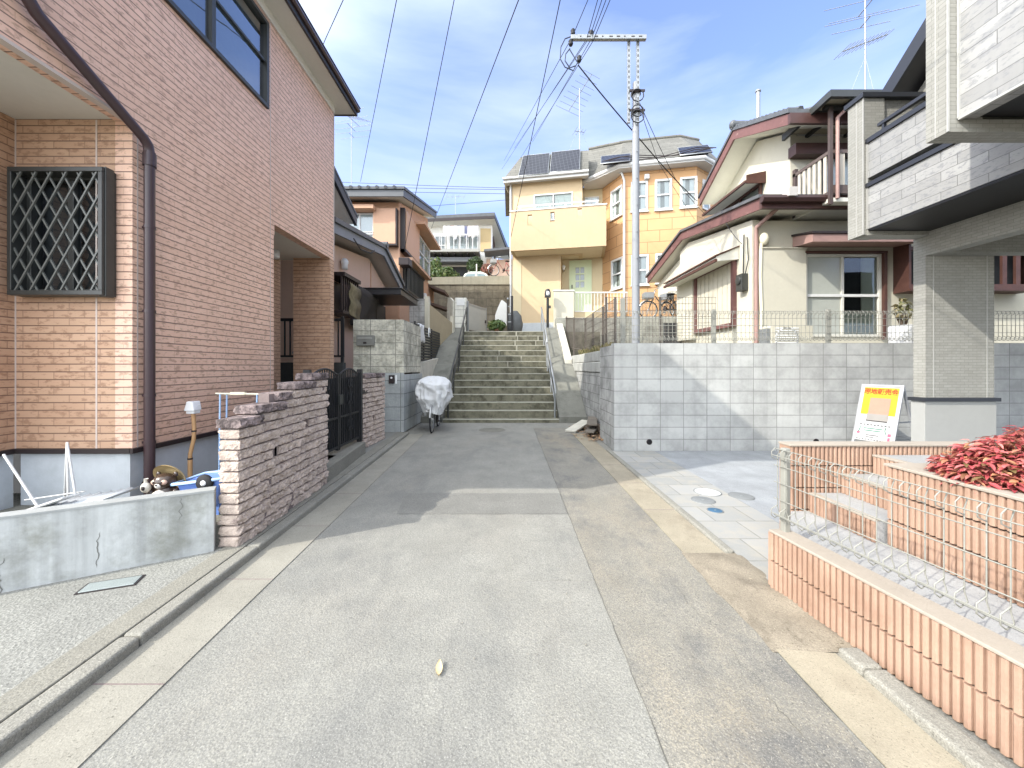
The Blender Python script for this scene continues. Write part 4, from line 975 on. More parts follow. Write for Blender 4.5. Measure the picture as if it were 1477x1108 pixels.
# ------------------------------------------------------------------ orange-brown two-storey house
t = thing('orange_brown_house', 'orange-brown two-storey house with shutter boxes above the stairs', 'house', (-3.76, 13.0, 1.5))
YO = 13.0; XO = px2x(576, YO)
fa = Fr((0, YO, 0), (1, 0, 0)); fb = Fr((XO, 0, 0), (0, 1, 0))
zt = 7.02; ye = fb.hit(617, 500)[0]
m = MB(); m.box(-11, XO, YO, ye, 1.5, zt); m.prism([(XO, YO, zt), (XO, ye, zt), (XO, ye, 8.2)], (-7.2, 0, 0)); m.build('wall', siding_o, t)
m = MB(); m.box(XO - .05, XO + .012, YO - .012, YO + .05, 1.5, zt); m.build('corner_trim', panel_o, t)
XE = -3.5; za_, zb_ = 6.98, 8.42
m = MB(); m.hexa([(-11, YO - .55, za_), (XE, YO - .55, za_), (XE, ye + .4, zb_), (-11, ye + .4, zb_), (-11, YO - .55, za_ + .05), (XE, YO - .55, za_ + .05), (XE, ye + .4, zb_ + .05), (-11, ye + .4, zb_ + .05)]); m.build('soffit', white_wall, t)
m = MB(); m.box(-11, XE, YO - .61, YO - .55, za_ - .02, za_ + .2)
m.hexa([(XE, YO - .61, za_ - .02), (XE + .06, YO - .61, za_ - .02), (XE + .06, ye + .42, zb_ - .02), (XE, ye + .42, zb_ - .02), (XE, YO - .61, za_ + .2), (XE + .06, YO - .61, za_ + .2), (XE + .06, ye + .42, zb_ + .2), (XE, ye + .42, zb_ + .2)]); m.build('fascia', M('grey_fascia', (.11, .115, .12), .12, 3, .5, .05), t)
m = MB(); m.hexa([(-11, YO - .66, za_ + .2), (XE + .1, YO - .66, za_ + .2), (XE + .1, ye + .45, zb_ + .21), (-11, ye + .45, zb_ + .21), (-11, YO - .66, za_ + .28), (XE + .1, YO - .66, za_ + .28), (XE + .1, ye + .45, zb_ + .29), (-11, ye + .45, zb_ + .29)])
for i in range(27): m.tube([(-11 + i * .28, YO - .68, za_ + .25), (-11 + i * .28, YO - .3, za_ + .35)], .055, 7)
m.build('roof', kawara, t)
u0, v0 = fa.hit(541, 356); u1, v1 = fa.hit(505, 308)
m = MB(); m.fbox(fa, fa.hit(541, 300)[0], fa.hit(573, 300)[0], fa.hit(541, 355)[1], fa.hit(541, 304)[1], .003, .2); sb = m.build('shutter_box', panel_o, t, bev=.01)
m = MB(); m.fbox(fa, fa.hit(541, 300)[0], fa.hit(574, 300)[0] + .03, fa.hit(541, 357)[1], fa.hit(541, 354.5)[1], .01, .24).fbox(fa, fa.hit(573, 300)[0] + .002, fa.hit(575, 300)[0], fa.hit(541, 354)[1], fa.hit(541, 304)[1], .004, .215); m.build('edge', trim_dark, sb)
window(t, fa, fa.hit(500, 300)[0], fa.hit(540.5, 300)[0], fa.hit(500, 355)[1], fa.hit(500, 309)[1], white_paint, .003, .1, 2, 1, .05, .05, GLASS, curtain_white, room_pale)
m = MB(); m.fbox(fa, fa.hit(500, 300)[0] - .3, fa.hit(545, 300)[0], fa.hit(500, 308)[1], fa.hit(500, 303)[1], .003, .45); m.build('window_canopy', siding_o, t)
m = MB(); 
for py in (338, 341): m.tube([fa.p(fa.hit(508, 300)[0], fa.hit(500, py)[1], .2), fa.p(fa.hit(541, 300)[0], fa.hit(500, py)[1], .2)], .02, 6)
m.build('window_rail', white_paint, t)
ub = lambda px: fb.hit(px, 400)[0]
z0 = fb.hit(580, 366)[1]; z1 = fb.hit(580, 306)[1]
m = MB(); m.fbox(fb, ub(578.5), ub(598), z0 + .1, z1, .003, .2); sb = m.build('shutter_box', panel_o, t, bev=.01)
m = MB(); m.fbox(fb, ub(577), ub(578.4), z0, z1 + .05, .004, .16).fbox(fb, ub(577), ub(617), z0, z0 + .09, .005, .2); m.build('edge', trim_dark, sb)
window(t, fb, ub(598.3), ub(616), z0 + .1, z1 - .1, white_paint, .003, .14, 2, 2, .06, .05, GLASS, curtain_white, room_pale)
m = MB(); m.fbox(fb, ub(592), ub(617) + .2, z1, z1 + .1, .003, .55); m.build('window_canopy', siding_o, t)
zl0 = fb.hit(590, 424)[1]; zl1 = fb.hit(590, 404)[1]
u0_, u1_ = ub(581), ub(606)
wl_ = window(t, fb, u0_, u1_, zl0, zl1 + .35, bronze, .003, .08, 2, 1, .05, .05, GLASS, None, room_dark)
m = MB(); k = u0_
while k < u1_: m.fbox(fb, k, k + .05, zl0, zl1 + .35, .14, .18); k += .2
m.fbox(fb, u0_, u1_, zl0 - .06, zl0, .08, .2).fbox(fb, u0_, u1_, zl1 + .35, zl1 + .42, .08, .2); m.build('grille', bronze, wl_)
m = MB(); m.fbox(fb, u0_ - .2, u1_ + .2, zl1 + .45, zl1 + .55, .003, .4); m.build('window_canopy', siding_o, t)
u, v = fb.hit(584, 385, .2); m = MB(); m.fbox(fb, u - .25, u + .2, v, v + .25, .05, .4); m.build('flood_lamp', trim_dark, t, bev=.02)
u, v = fb.hit(611, 430); m = MB(); m.fbox(fb, u - .12, u + .12, v - .2, v + .2, .003, .12); m.build('meter_box', white_plastic, t, bev=.02)
# two small roofs past the house corner
m = MB()
for k, (yy, zz) in enumerate(((ye + .1, 5.35), (ye + .4, 4.55))):
    m.hexa([(XO - .5, yy, zz), (XO + .75 + .25 * k, yy, zz - .5), (XO + .75 + .25 * k, yy + 1.2, zz - .5), (XO - .5, yy + 1.2, zz), (XO - .5, yy, zz + .12), (XO + .75 + .25 * k, yy, zz - .38), (XO + .75 + .25 * k, yy + 1.2, zz - .38), (XO - .5, yy + 1.2, zz + .12)])
m.build('porch_roof', M('porch_roof_brown', (.1, .065, .05), .2, 3, .6), t)
m = MB(); m.box(XO - 1, XO, ye, ye + 1.4, 1.5, 5.3); m.build('annex_wall', siding_o, t)
# upper pink gable peeping behind the near house
t = thing('upper_pink_gable', 'small pink upper storey with white-trimmed roof, partly hidden by the brick house', 'house', (-4.9, 9.9, 4.5))
XP = -4.55; fp2 = Fr((XP, 0, 0), (0, 1, 0))
m = MB(); m.box(-9, XP, 8.6, 9.9, 4.5, 5.6); m.build('wall', pink_plaster, t)
m = MB(); m.hexa([(-9, 8.2, 6.08), (-4.1, 8.2, 6.08), (-4.1, 10.1, 5.21), (-9, 10.1, 5.21), (-9, 8.2, 6.13), (-4.1, 8.2, 6.13), (-4.1, 10.1, 5.26), (-9, 10.1, 5.26)]); m.build('soffit', white_wall, t)
m = MB(); m.hexa([(-4.1, 8.2, 6.05), (-4.03, 8.2, 6.05), (-4.03, 10.12, 5.17), (-4.1, 10.12, 5.17), (-4.1, 8.2, 6.26), (-4.03, 8.2, 6.26), (-4.03, 10.12, 5.38), (-4.1, 10.12, 5.38)]); m.build('fascia', fascia_dark, t)
m = MB(); m.hexa([(-9, 8.2, 6.15), (-4.02, 8.2, 6.265), (-4.02, 10.16, 5.385), (-9, 10.16, 5.27), (-9, 8.2, 6.3), (-4.02, 8.2, 6.33), (-4.02, 10.16, 5.45), (-9, 10.16, 5.4)]); m.build('roof', kawara, t)
# ------------------------------------------------------------------ stone retaining wall, white house, car, bushes on the hill
m = MB(); m.box(-9, .6, 20.0, 20.34, 2.78, 5.75); 
t = thing('stone_retaining_wall', 'tall weathered stone retaining wall behind the top of the stairs', 'retaining wall', (-2, 20, 2.8))
m.build('wall', retain_stone, t)
m = MB(); m.hexa([(-9, 19.95, 5.75), (.6, 19.95, 5.75), (.6, 20.36, 5.75), (-9, 20.36, 5.75), (-9, 19.95, 6.03), (.6, 19.95, 6.22), (.6, 20.36, 6.22), (-9, 20.36, 6.03)]); m.build('coping', M('old_coping', (.3, .285, .225), .2, 2, .95, .4, 40, streak=.3), t)
m = MB(); m.box(.0, .05, 19.9, 19.95, 5.6, 7.2); 
t = thing('white_hill_house', 'white two-storey house with laundry balcony far up the hill', 'house', (-3, 27, 5.4))
YH = 27.; fh = Fr((0, YH, 0), (1, 0, 0)); xr = fh.hit(710, 0)[0]
hz = lambda py: fh.hit(700, py)[1]
m = MB(); m.box(-14, xr, YH, YH + 8, 5.4, hz(325)); m.build('wall', white_wall, t)
m = MB(); m.hexa([(-14, YH - .8, hz(331)), (xr + .2, YH - .8, hz(319)), (xr + 1.35, YH + 5, hz(352) + .3), (-14, YH + 5, hz(331) + 1.2), (-14, YH - .8, hz(327)), (xr + .2, YH - .8, hz(313)), (xr + 1.35, YH + 5, hz(345) + .4), (-14, YH + 5, hz(327) + 1.6)]); m.build('roof', kawara, t)
m = MB(); m.hexa([(-14, YH - .78, hz(331) - .06), (xr + .15, YH - .78, hz(319) - .06), (xr + 1.2, YH + 4.9, hz(352) + .24), (-14, YH + 4.9, hz(331) + 1.1), (-14, YH - .78, hz(331) - .01), (xr + .15, YH - .78, hz(319) - .01), (xr + 1.2, YH + 4.9, hz(352) + .29), (-14, YH + 4.9, hz(331) + 1.15)]); m.build('soffit', white_wall, t)
m = MB(); m.hexa([(-14, YH - .85, hz(334)), (xr + .2, YH - .85, hz(322)), (xr + .2, YH - .8, hz(322)), (-14, YH - .8, hz(334)), (-14, YH - .85, hz(330)), (xr + .2, YH - .85, hz(318)), (xr + .2, YH - .8, hz(318)), (-14, YH - .8, hz(330))]); m.build('fascia', trim_dark, t)
window(t, fh, fh.hit(617, 0)[0], fh.hit(643, 0)[0], hz(368), hz(341), white_paint, .003, .1, 3, 2, .06, .06, GLASS, None, room_pale)
window(t, fh, fh.hit(648, 0)[0], fh.hit(690, 0)[0], hz(366), hz(341), white_paint, .003, .1, 3, 1, .06, .06, GLASS, curtain_white, room_pale)
m = MB(); m.fbox(fh, fh.hit(693, 0)[0], fh.hit(708, 0)[0], hz(363), hz(330), .003, .06); m.build('tan_panel', M('tan_board', (.5, .38, .2), .08, 2, .7), t)
m = MB(); m.fbox(fh, -8, fh.hit(693, 0)[0], hz(371), hz(367), .003, 1.3); m.build('balcony_floor', M('slab_grey', (.3, .3, .28), .1, 2, .9), t)
m = MB(); k = fh.hit(612, 0)[0]
while k < fh.hit(692, 0)[0]: m.fbox(fh, k, k + .05, hz(374), hz(371) - .003, .2, 1.2); k += .45
m.build('joist', trim_dark, t)
m = MB(); m.fbox(fh, -8, fh.hit(692, 0)[0], hz(348), hz(346.5), 1.2, 1.26); k = -8
while k < fh.hit(691, 0)[0]: m.fbox(fh, k, k + .035, hz(367), hz(348), 1.21, 1.25); k += .42
m.build('balcony_rail', white_paint, t)
m = MB(); m.fbox(fh, -8, fh.hit(695, 0)[0], hz(383), hz(377), .003, 1.0); m.build('lower_roof', kawara, t)
m = MB(); m.fbox(fh, fh.hit(620, 0)[0], fh.hit(675, 0)[0], hz(402), hz(385), .003, .02); m.build('car_port', room_dark, t)
m = MB(); m.fbox(fh, fh.hit(702, 0)[0], fh.hit(745, 0)[0], hz(405), hz(376), .003, .3); m.build('garden_wall', pink_plaster, t)
m = MB(); m.hexa([fh.p(fh.hit(700, 0)[0], hz(372), .1), fh.p(fh.hit(742, 0)[0], hz(368), .1), fh.p(fh.hit(742, 0)[0], hz(368), 1.5), fh.p(fh.hit(700, 0)[0], hz(372), 1.5), fh.p(fh.hit(700, 0)[0], hz(370), .1), fh.p(fh.hit(742, 0)[0], hz(363), .1), fh.p(fh.hit(742, 0)[0], hz(365), 1.5), fh.p(fh.hit(700, 0)[0], hz(369), 1.5)]); m.build('side_roof', kawara, t)
fs2 = Fr((xr, 0, 0), (0, 1, 0))
window(t, fs2, YH + .6, YH + 4, hz(357), hz(336), wood_brown, .003, .08, 2, 1, .1, .06, GLASS, None, room_pale)
cols = [(.7, .72, .75), (.55, .56, .62), (.62, .42, .4), (.75, .75, .78), (.35, .4, .55), (.6, .62, .72), (.12, .13, .2), (.7, .6, .6), (.72, .72, .7), (.5, .5, .66)]
lm = [M('laundry_cloth_' + w, c, .05, 5, .9, .1) for w, c in zip('white grey rose pale blue lilac navy blush cream violet'.split(), cols)]
for i in range(10):
    px0 = 643 + i * 4.9; w_ = fh.hit(px0 + 4.2, 0)[0] - fh.hit(px0, 0)[0]; ua = fh.hit(px0, 0)[0]; top = hz(333.5); ht = (hz(333) - hz(rnd.choice((348, 345, 352, 350))))
    m = MB(); vs = []; fs_ = []
    for k in range(6):
        w2 = 1.05 + .06 * (k % 2)
        vs += [fh.p(ua + w_ * k / 5, top, 1.0), fh.p(ua + w_ * (k / 5 * .9 + .05), top - ht, w2)]
        if k: fs_.append((2 * k - 2, 2 * k - 1, 2 * k + 1, 2 * k))
    o = m.add(vs, fs_, True).build('laundry', lm[i], None); tag(o, 'garment drying on the balcony of the white hill house', 'laundry', 'laundry on the far balcony')
# car
t = thing('parked_car', 'pale hatchback half hidden behind the stone retaining wall', 'car', (-1.95, 21.6, 5.4))
cx, cy, cz = -1.95, 21.6, 5.4
prof = [(-1.0, .3), (-1.0, .75), (-.82, .95), (-.6, 1.32), (-.3, 1.44), (.3, 1.44), (.62, 1.32), (.86, .95), (1.0, .75), (1.0, .3)]
m = MB(); m.prism([(cx + a_ * 1.0, cy, cz + b_) for a_, b_ in prof], (0, 1.6, 0)); m.build('body', car_paint, t, bev=.05)
m = MB()
m.prism([(cx - .7, cy - .006, cz + 1.0), (cx - .03, cy - .006, cz + 1.0), (cx - .03, cy - .006, cz + 1.33), (cx - .5, cy - .006, cz + 1.28)], (0, .02, 0)).prism([(cx + .05, cy - .006, cz + 1.0), (cx + .72, cy - .006, cz + 1.0), (cx + .5, cy - .006, cz + 1.28), (cx + .05, cy - .006, cz + 1.33)], (0, .02, 0)); m.build('window', M('car_glass', (.18, .25, .27), .05, 2, .08, 0, spec=.7), t)
for s_ in (-.62, .62):
    m = MB(); m.lathe([(0, -.1), (.28, -.1), (.31, -.05), (.31, .1), (0, .1)], (cx + s_, cy + .05, cz + .3), 18, 'y'); m.build('wheel', rubber, t)
# bushes
def bush(name, label, px, py, Y, r, mat, n, sz, cat='bush', rzf=1., base=5.4):
    x, z = px2x(px, Y), px2z(py, Y)
    t = thing(name, label, cat, (x, Y, base))
    m = MB(); leaf_cloud(m, (x, Y, z), r, r, r * rzf, n, sz); m.build('foliage', mat, t)
    m = MB(); m.tube([(x, Y, base), (x + .03, Y, z)], [.06, .03], 6); m.build('stem', bark, t)
bush('garden_shrub', 'spreading yellow-green shrub on top of the stone retaining wall', 641, 397, 20.9, .75, green_leaf, 900, .13, rzf=.55)
bush('young_tree', 'thin young tree with sparse leaves left of the parked car', 628, 383, 21.5, .38, green_leaf, 160, .13, 'tree', 1.3)
bush('topiary_shrub', 'round clipped dark green shrub behind the parked car', 685, 383, 23.5, .5, topiary_leaf, 1400, .09, rzf=1.05)
bush('rusty_shrub', 'round reddish-brown shrub right of the clipped green one', 703, 389, 22.4, .36, rust_leaf, 900, .09)
m = MB(); m.tube([(px2x(687.5, 20.6), 20.6, 5.4), (px2x(687.5, 20.6), 20.6, px2z(381, 20.6))], .035, 8); o = m.build('white_post', white_paint, None); tag(o, 'thin white post in front of the parked car on the wall', 'post')
# ------------------------------------------------------------------ yellow house at the top of the stairs
t = thing('yellow_house', 'yellow and orange house with solar panels at the top of the stairs', 'house', (.1, 17.5, 2.9))
th_ = math.radians(10.7)
U = Vector((math.cos(th_), -math.sin(th_), 0)); fy = Fr((px2x(738.8, 17.5), 17.5, 0), U)
uy = lambda px, w=0.: fy.hit(px, 400, w)[0]
vy = lambda px, py, w=0.: fy.hit(px, py, w)[1]
zb = 2.95
uL = 0.; uM = uy(840); zE = vy(760, 264)
# left block
W_UP = (uy(770), uy(826.5), vy(800, 318), vy(800, 279))
wr = -.85
uD0, uD1 = uy(809), uy(869, wr)
m = MB()
m.wall(fy, uL, uM, vy(760, 366, .9) + .1, zE, [W_UP], .16)
m.fbox(fy, uL, uD0, zb, vy(760, 366, .9) + .1, -.16, 0)
m.fbox(fy, uL + .01, uM - .01, zb, zE, -6, -.9); m.fbox(fy, uL, uL + .16, zb, zE, -6, -.16); m.fbox(fy, uD0 - .16, uD0, zb, vy(760, 366, .9) + .1, wr, -.16); m.fbox(fy, uM - .16, uM, vy(760, 366, .9) + .1, zE, -1.5, -.16)
m.build('wall', yellow_wall, t)
m = MB(); m.fbox(fy, uD0, uD1 + .2, zb, vy(850, 270, wr), wr - .1, wr); m.build('recessed_wall', yellow_pale, t)
m = MB(); m.fbox(fy, uL, uy(752), zb + .35, vy(760, 366, .9), .001, .02); m.build('corner_board', yellow_pale, t)
m = MB(); m.fbox(fy, uL - .02, uD0 + .02, zb - .2, zb + .5, -.1, .03); m.build('foundation', foundation, t)
window(t, fy, *W_UP, white_paint, -.14, .03, 2, 1, .055, .05, GLASS, curtain_grey, room_pale, cur_span=[(0, .46), (.54, 1)])
u0, u1 = uy(843, wr), uy(864, wr); window(t, fy, u0, u1, vy(850, 300, wr), vy(850, 285, wr), white_paint, wr + .002, wr + .06, 2, 1, .05, .04, GLASS, curtain_white, room_pale)
# door
u0, u1 = uy(823, wr), uy(851.5, wr); z0, z1 = vy(837, 449, wr), vy(837, 378, wr)
m = MB(); m.fbox(fy, u0 - .06, u0, z0, z1 + .06, wr + .002, wr + .07).fbox(fy, u1, u1 + .06, z0, z1 + .06, wr + .002, wr + .07).fbox(fy, u0, u1, z1, z1 + .06, wr + .002, wr + .07); d = m.build('door', door_green, t)
m = MB(); pa0, pa1 = uy(829.5, wr), uy(843.5, wr); pz0, pz1 = vy(837, 416, wr), vy(837, 385, wr)
m.wall(Fr(tuple(fy.p(0, 0, wr + .045)), U), u0, u1, z0, z1, [(pa0 + (pa1 - pa0) * (i / 2) + .025, pa0 + (pa1 - pa0) * ((i + 1) / 2) - .025, pz0 + (pz1 - pz0) * j / 3 + .03, pz0 + (pz1 - pz0) * (j + 1) / 3 - .03) for i in range(2) for j in range(3)], .04); m.build('door_leaf', door_green, d)
m = MB(); m.fbox(fy, pa0, pa1, pz0, pz1, wr + .006, wr + .012); m.build('pane', M('door_pane', (.3, .34, .36), .1, 6, .15, 0, spec=.6), d)
m = MB(); m.fbox(fy, u0 + .05, u0 + .09, (z0 + z1) / 2 - .08, (z0 + z1) / 2 + .08, wr + .046, wr + .1); m.build('handle', trim_dark, d)
# wall lamp
u, v = fy.hit(813, 387, wr + .15); m = MB(); p = fy.p(u, v, wr + .18); m.lathe([(0, -.1), (.05, -.1), (.085, .06), (.07, .1), (0, .16)], tuple(p), 10); m.bar(fy.p(u, v - .12, wr), fy.p(u, v - .12, wr + .18), .03, .03); m.build('wall_lamp', white_plastic, t)
# balcony
wb = .95; u0, u1 = fy.hit(736, 400, wb)[0], fy.hit(874.5, 400, wb)[0]
zt0, zt1 = vy(760, 304, wb), vy(760, 361, wb)
slots = [(fy.hit(720 + c / 3.462, 310, wb)[0] - .09, fy.hit(720 + c / 3.462, 310, wb)[0] + .09, vy(780, 180 + b / 3.462, wb), vy(780, 180 + a_ / 3.462, wb)) for c, a_, b in ((153, 445, 500), (266, 440, 492), (402, 432, 478))]
fyb = Fr(tuple(fy.p(0, 0, wb)), U)
m = MB(); m.wall(fyb, u0, u1, zt1, zt0, slots, .13); m.fbox(fy, u0, u0 + .13, zt1, zt0, .0, wb - .13).fbox(fy, u1 - .13, u1, zt1, zt0, wr, wb - .13); m.build('balcony', balcony_wall, t)
m = MB(); m.fbox(fy, u0 + .13, u1 - .13, zt1 + .01, zt1 + .16, 0, wb - .13).fbox(fy, uD0, u1 - .13, zt1 + .012, zt1 + .16, wr, -.0); m.build('balcony_floor', balcony_under, t)
m = MB(); m.fbox(fy, u0 - .03, u1 + .03, zt0, zt0 + .05, wb - .16, wb + .03).fbox(fy, u0 + .3, u1 - .3, zt0 + .19, zt0 + .24, wb - .09, wb - .04)
for k in range(6): q = u0 + .4 + (u1 - u0 - .8) * k / 5; m.fbox(fy, q, q + .05, zt0 + .05, zt0 + .19, wb - .09, wb - .04)
m.build('balcony_rail', white_paint, t)
# the orange bay: angled, flat, angled
wB = .45; uA, uB = uy(869, wr), uy(900, wB)
uC = fy.hit(1005, 300, wB)[0]; uDd = uC + 1.25
Pp = [(uA, wr), (uB, wB), (uC, wB), (uDd, wr)]
zEb = vy(960, 244, wB)
m = MB()
bfr = []
for (a_, b_), (c_, d_) in zip(Pp, Pp[1:]):
    A = fy.p(a_, 0, b_); B = fy.p(c_, 0, d_); bfr.append((Fr(tuple(A), tuple(B - A)), (B - A).length))
f0, l0 = bfr[0]; f1, l1 = bfr[1]; f2, l2 = bfr[2]
def hw(f, a_, b_, y0, y1, pm):
    ua, ub_ = f.hit(a_, 300)[0], f.hit(b_, 300)[0]
    return (ua, ub_, f.hit(pm, y1)[1], f.hit(pm, y0)[1])
cc = lambda x, y: (720 + x / 3.462, 180 + y / 3.462)
H0 = [hw(f0, *(720 + 560 / 3.462, 720 + 614 / 3.462), 180 + 318 / 3.462, 180 + 462 / 3.462, 720 + 588 / 3.462), hw(f0, 720 + 562 / 3.462, 720 + 616 / 3.462, 180 + 672 / 3.462, 180 + 818 / 3.462, 720 + 588 / 3.462)]
H1 = [hw(f1, 720 + a_ / 3.462, 720 + b_ / 3.462, 180 + c_ / 3.462, 180 + d_ / 3.462, 720 + (a_ + b_) / 2 / 3.462) for a_, b_, c_, d_ in ((660, 740, 286, 432), (780, 860, 274, 424), (905, 986, 263, 412), (662, 744, 652, 800), (782, 862, 645, 790))]
m.wall(f0, 0, l0, zb - .3, zEb, H0, .15); m.wall(f1, 0, l1, zb - .3, zEb, H1, .15); m.wall(f2, 0, l2, zb - .3, zEb, [], .15)
m.prism([fy.p(uA + .3, zb, wr - .2), fy.p(uB + .2, zb, wB - .3), fy.p(uC - .2, zb, wB - .3), fy.p(uDd - .3, zb, wr - .2), fy.p(uDd - .3, zb, -6), fy.p(uA + .3, zb, -6)], (0, 0, zEb - zb - .05))
m.build('bay_wall', orange_wall, t)
for f, hs in ((f0, H0), (f1, H1)):
    for hq in hs:
        window(t, f, hq[0] - .02, hq[1] + .02, hq[2] - .02, hq[3] + .02, white_paint, -.13, .035, 1, 2, .085, .06, GLASS, curtain_white, room_pale, cur_span=[(0, .3), (.62, 1)], sill=True)
e0 = f2.hit(1022, 270)[0]; window(t, f2, .4, .95, H1[2][2], H1[2][3], white_paint, .003, .06, 1, 2, .08, .06, GLASS, curtain_white, room_pale)
# downpipe at the bay corner
q = fy.p(uB, 0, wB + .07); m = MB(); m.tube([q + Vector((-.35, .3, zEb + .2)), q + Vector((-.1, 0, zEb - .05)), q + Vector((0, 0, zEb - .35)), q + Vector((0, 0, zb))], .05, 8); m.build('downpipe', white_paint, t)
q = fy.p(uL - .06, 0, .05); m = MB(); m.tube([q + Vector((0, 0, zE)), q + Vector((0, 0, zb))], .045, 8); m.build('downpipe', white_paint, t)
u, v = f1.hit(933, 255, .1); m = MB(); m.fbox(f1, u - .1, u + .1, v - .1, v + .1, .002, .16); m.build('vent_hood', white_paint, t, bev=.03)
# roof of the left block: a steep front slope
tilt = math.radians(52)
OL = fy.p(uL - .3, zE + .12, .38)
frl = Fr(tuple(OL), U, tuple(Vector((0, 0, 1)) * math.sin(tilt) - fy.N * math.cos(tilt)))
wl_ = (fy.hit(849, 262, .38)[0]) - (uL - .3)
yr = frl.hit(800, 222)[1]
m = MB(); m.fpoly(frl, [(0, 0), (wl_, 0), (wl_, yr), (.55, yr)], -.14, 0)
pk0 = frl.p(.55, yr, -.07); pk1 = frl.p(wl_, yr, -.07)
m.hexa([frl.p(0, 0, -.15), frl.p(wl_, 0, -.15), frl.p(wl_, 0, -.15) + Vector((0, 4, 0)), frl.p(0, 0, -.15) + Vector((0, 4, 0)), frl.p(.55, yr, -.15), frl.p(wl_, yr, -.15), frl.p(wl_, yr, -.15) + Vector((0, .6, 0)), frl.p(.55, yr, -.15) + Vector((0, .6, 0))])
m.tube([pk0, pk1], .07, 6); m.build('roof', shingle, t)
m = MB(); m.fbox(fy, uL - .32, uL - .3 + wl_, zE - .1, zE + .12, .36, .41).fbox(fy, uL - .32, uL - .29, zE - .1, zE + .12, -.6, .36); m.fbox(fy, uL - .3, uL - .3 + wl_, zE - .001, zE + .03, -.1, .36); m.build('eave_board', white_paint, t)
m = MB(); m.tube([fy.p(uL - .34, zE + .06, .46), fy.p(uL - .3 + wl_, zE + .06, .46)], .06, 8); m.build('gutter', white_paint, t)
def panel(fr, quad, name='solar_panel'):
    (a_, b_) = fr.hit(*quad[0], .1); (c_, d_) = fr.hit(*quad[1], .1)
    hs = [fr.hit(*q_, .1) for q_ in quad]
    g = thing(name, '', 'solar panel', tuple(fr.p(*hs[3], .1)))
    u0 = min(h[0] for h in hs); u1 = max(h[0] for h in hs); v0 = (hs[2][1] + hs[3][1]) / 2; v1 = (hs[0][1] + hs[1][1]) / 2
    P = [fr.p(hs[3][0], v0, .07), fr.p(hs[2][0], v0, .07), fr.p(hs[1][0], v1, .07), fr.p(hs[0][0], v1, .07)]
    mm = MB(); mm.prism(P, fr.N * .045); mm.build('cells', solar, g)
    mm = MB(); mm.tube([p + fr.N * .03 for p in P], .022, 6, closed=True); mm.build('frame', galv, g)
    for i_, j_, v_ in ((3, 2, v0 + .15), (0, 1, v1 - .15)): MB().bar(fr.p(hs[i_][0] + .1, v_, .03), fr.p(hs[j_][0] - .1, v_, .03), .05, .07, tuple(fr.N)).build('mounting_rail', trim_dark, g)
    return g
pn = panel(frl, [cc(120, 158), cc(252, 141), cc(245, 240), cc(96, 258)]); pn['label'] = 'left large solar panel on the steep roof of the yellow house'
pn = panel(frl, [cc(262, 140), cc(404, 122), cc(402, 222), cc(254, 239)]); pn['label'] = 'large solar panel beside the antenna on the yellow house roof'
# roof of the bay block: low hipped slope following the plan
ov = .42
def off(i):
    fa_, la = bfr[max(0, i - 1)]; fb_, lb = bfr[min(2, i)]
    n_ = (fa_.N + fb_.N); n_ = n_ / (1 + fa_.N.dot(fb_.N)); p_ = fy.p(Pp[i][0], 0, Pp[i][1]); return p_ + n_ * ov
E = [off(i) for i in range(4)]; E[0] = fy.p(uy(841, .3), 0, wr + .55)
zr = px2z(214, 18.9)
R_ = [fy.p(uA - .6, 0, -2.2), fy.p(uB + .2, 0, -1.9), fy.p(uC - .1, 0, -1.9), fy.p(uDd - .4, 0, -2.4)]
m = MB()
for i in range(3):
    a_, b_, c_, d_ = E[i], E[i + 1], R_[i + 1], R_[i]
    Z = lambda p_, z_: Vector((p_.x, p_.y, z_))
    m.hexa([Z(a_, zEb + .08), Z(b_, zEb + .08), Z(c_, zr - .1), Z(d_, zr - .1), Z(a_, zEb + .2), Z(b_, zEb + .2), Z(c_, zr), Z(d_, zr)])
m.tube([Z(p_, zr + .02) for p_ in R_], .08, 6); m.prism([Z(p_, zEb + .1) for p_ in R_] + [fy.p(uDd, zEb + .1, -5), fy.p(uA - .6, zEb + .1, -5)], (0, 0, zr - zEb - .15))
m.build('bay_roof', shingle, t)
m = MB(); m.tube([Z(p_, zEb + .12) for p_ in E], .085, 8)
m.prism([Z(p_, zEb + .002) for p_ in E] + [Z(p_, zEb + .002) for p_ in R_[::-1]], (0, 0, .07))
m.build('bay_eave', white_paint, t)
n1 = (Z(E[2], zEb + .2) - Z(E[1], zEb + .2)).normalized(); up1 = (Z((R_[1] + R_[2]) / 2, zr) - Z((E[1] + E[2]) / 2, zEb + .2)); up1 = (up1 - n1 * up1.dot(n1)).normalized()
frb = Fr(tuple(Z(E[1], zEb + .2)), tuple(n1), tuple(up1))
pn = panel(frb, [cc(510, 158), cc(655, 145), cc(652, 180), cc(508, 195)]); pn['label'] = 'narrow solar panel left of the utility pole on the low bay roof'
pn = panel(frb, [cc(893, 118), cc(1040, 100), cc(1064, 136), cc(905, 152)]); pn['label'] = 'small solar panel at the right end of the bay roof'
m = MB()
for k in range(3): q0 = frb.p(frb.hit(868 + k * 4, 246)[0], .1, .1); m.tube([q0 + U * (i * .7) + Vector((0, 0, .12 * math.sin(i * 1.1 + k) * (1 if 0 < i < 6 else 0) + .02 * i)) for i in range(7)], .018, 5)
m.build('roof_cable', trim_dark, t)
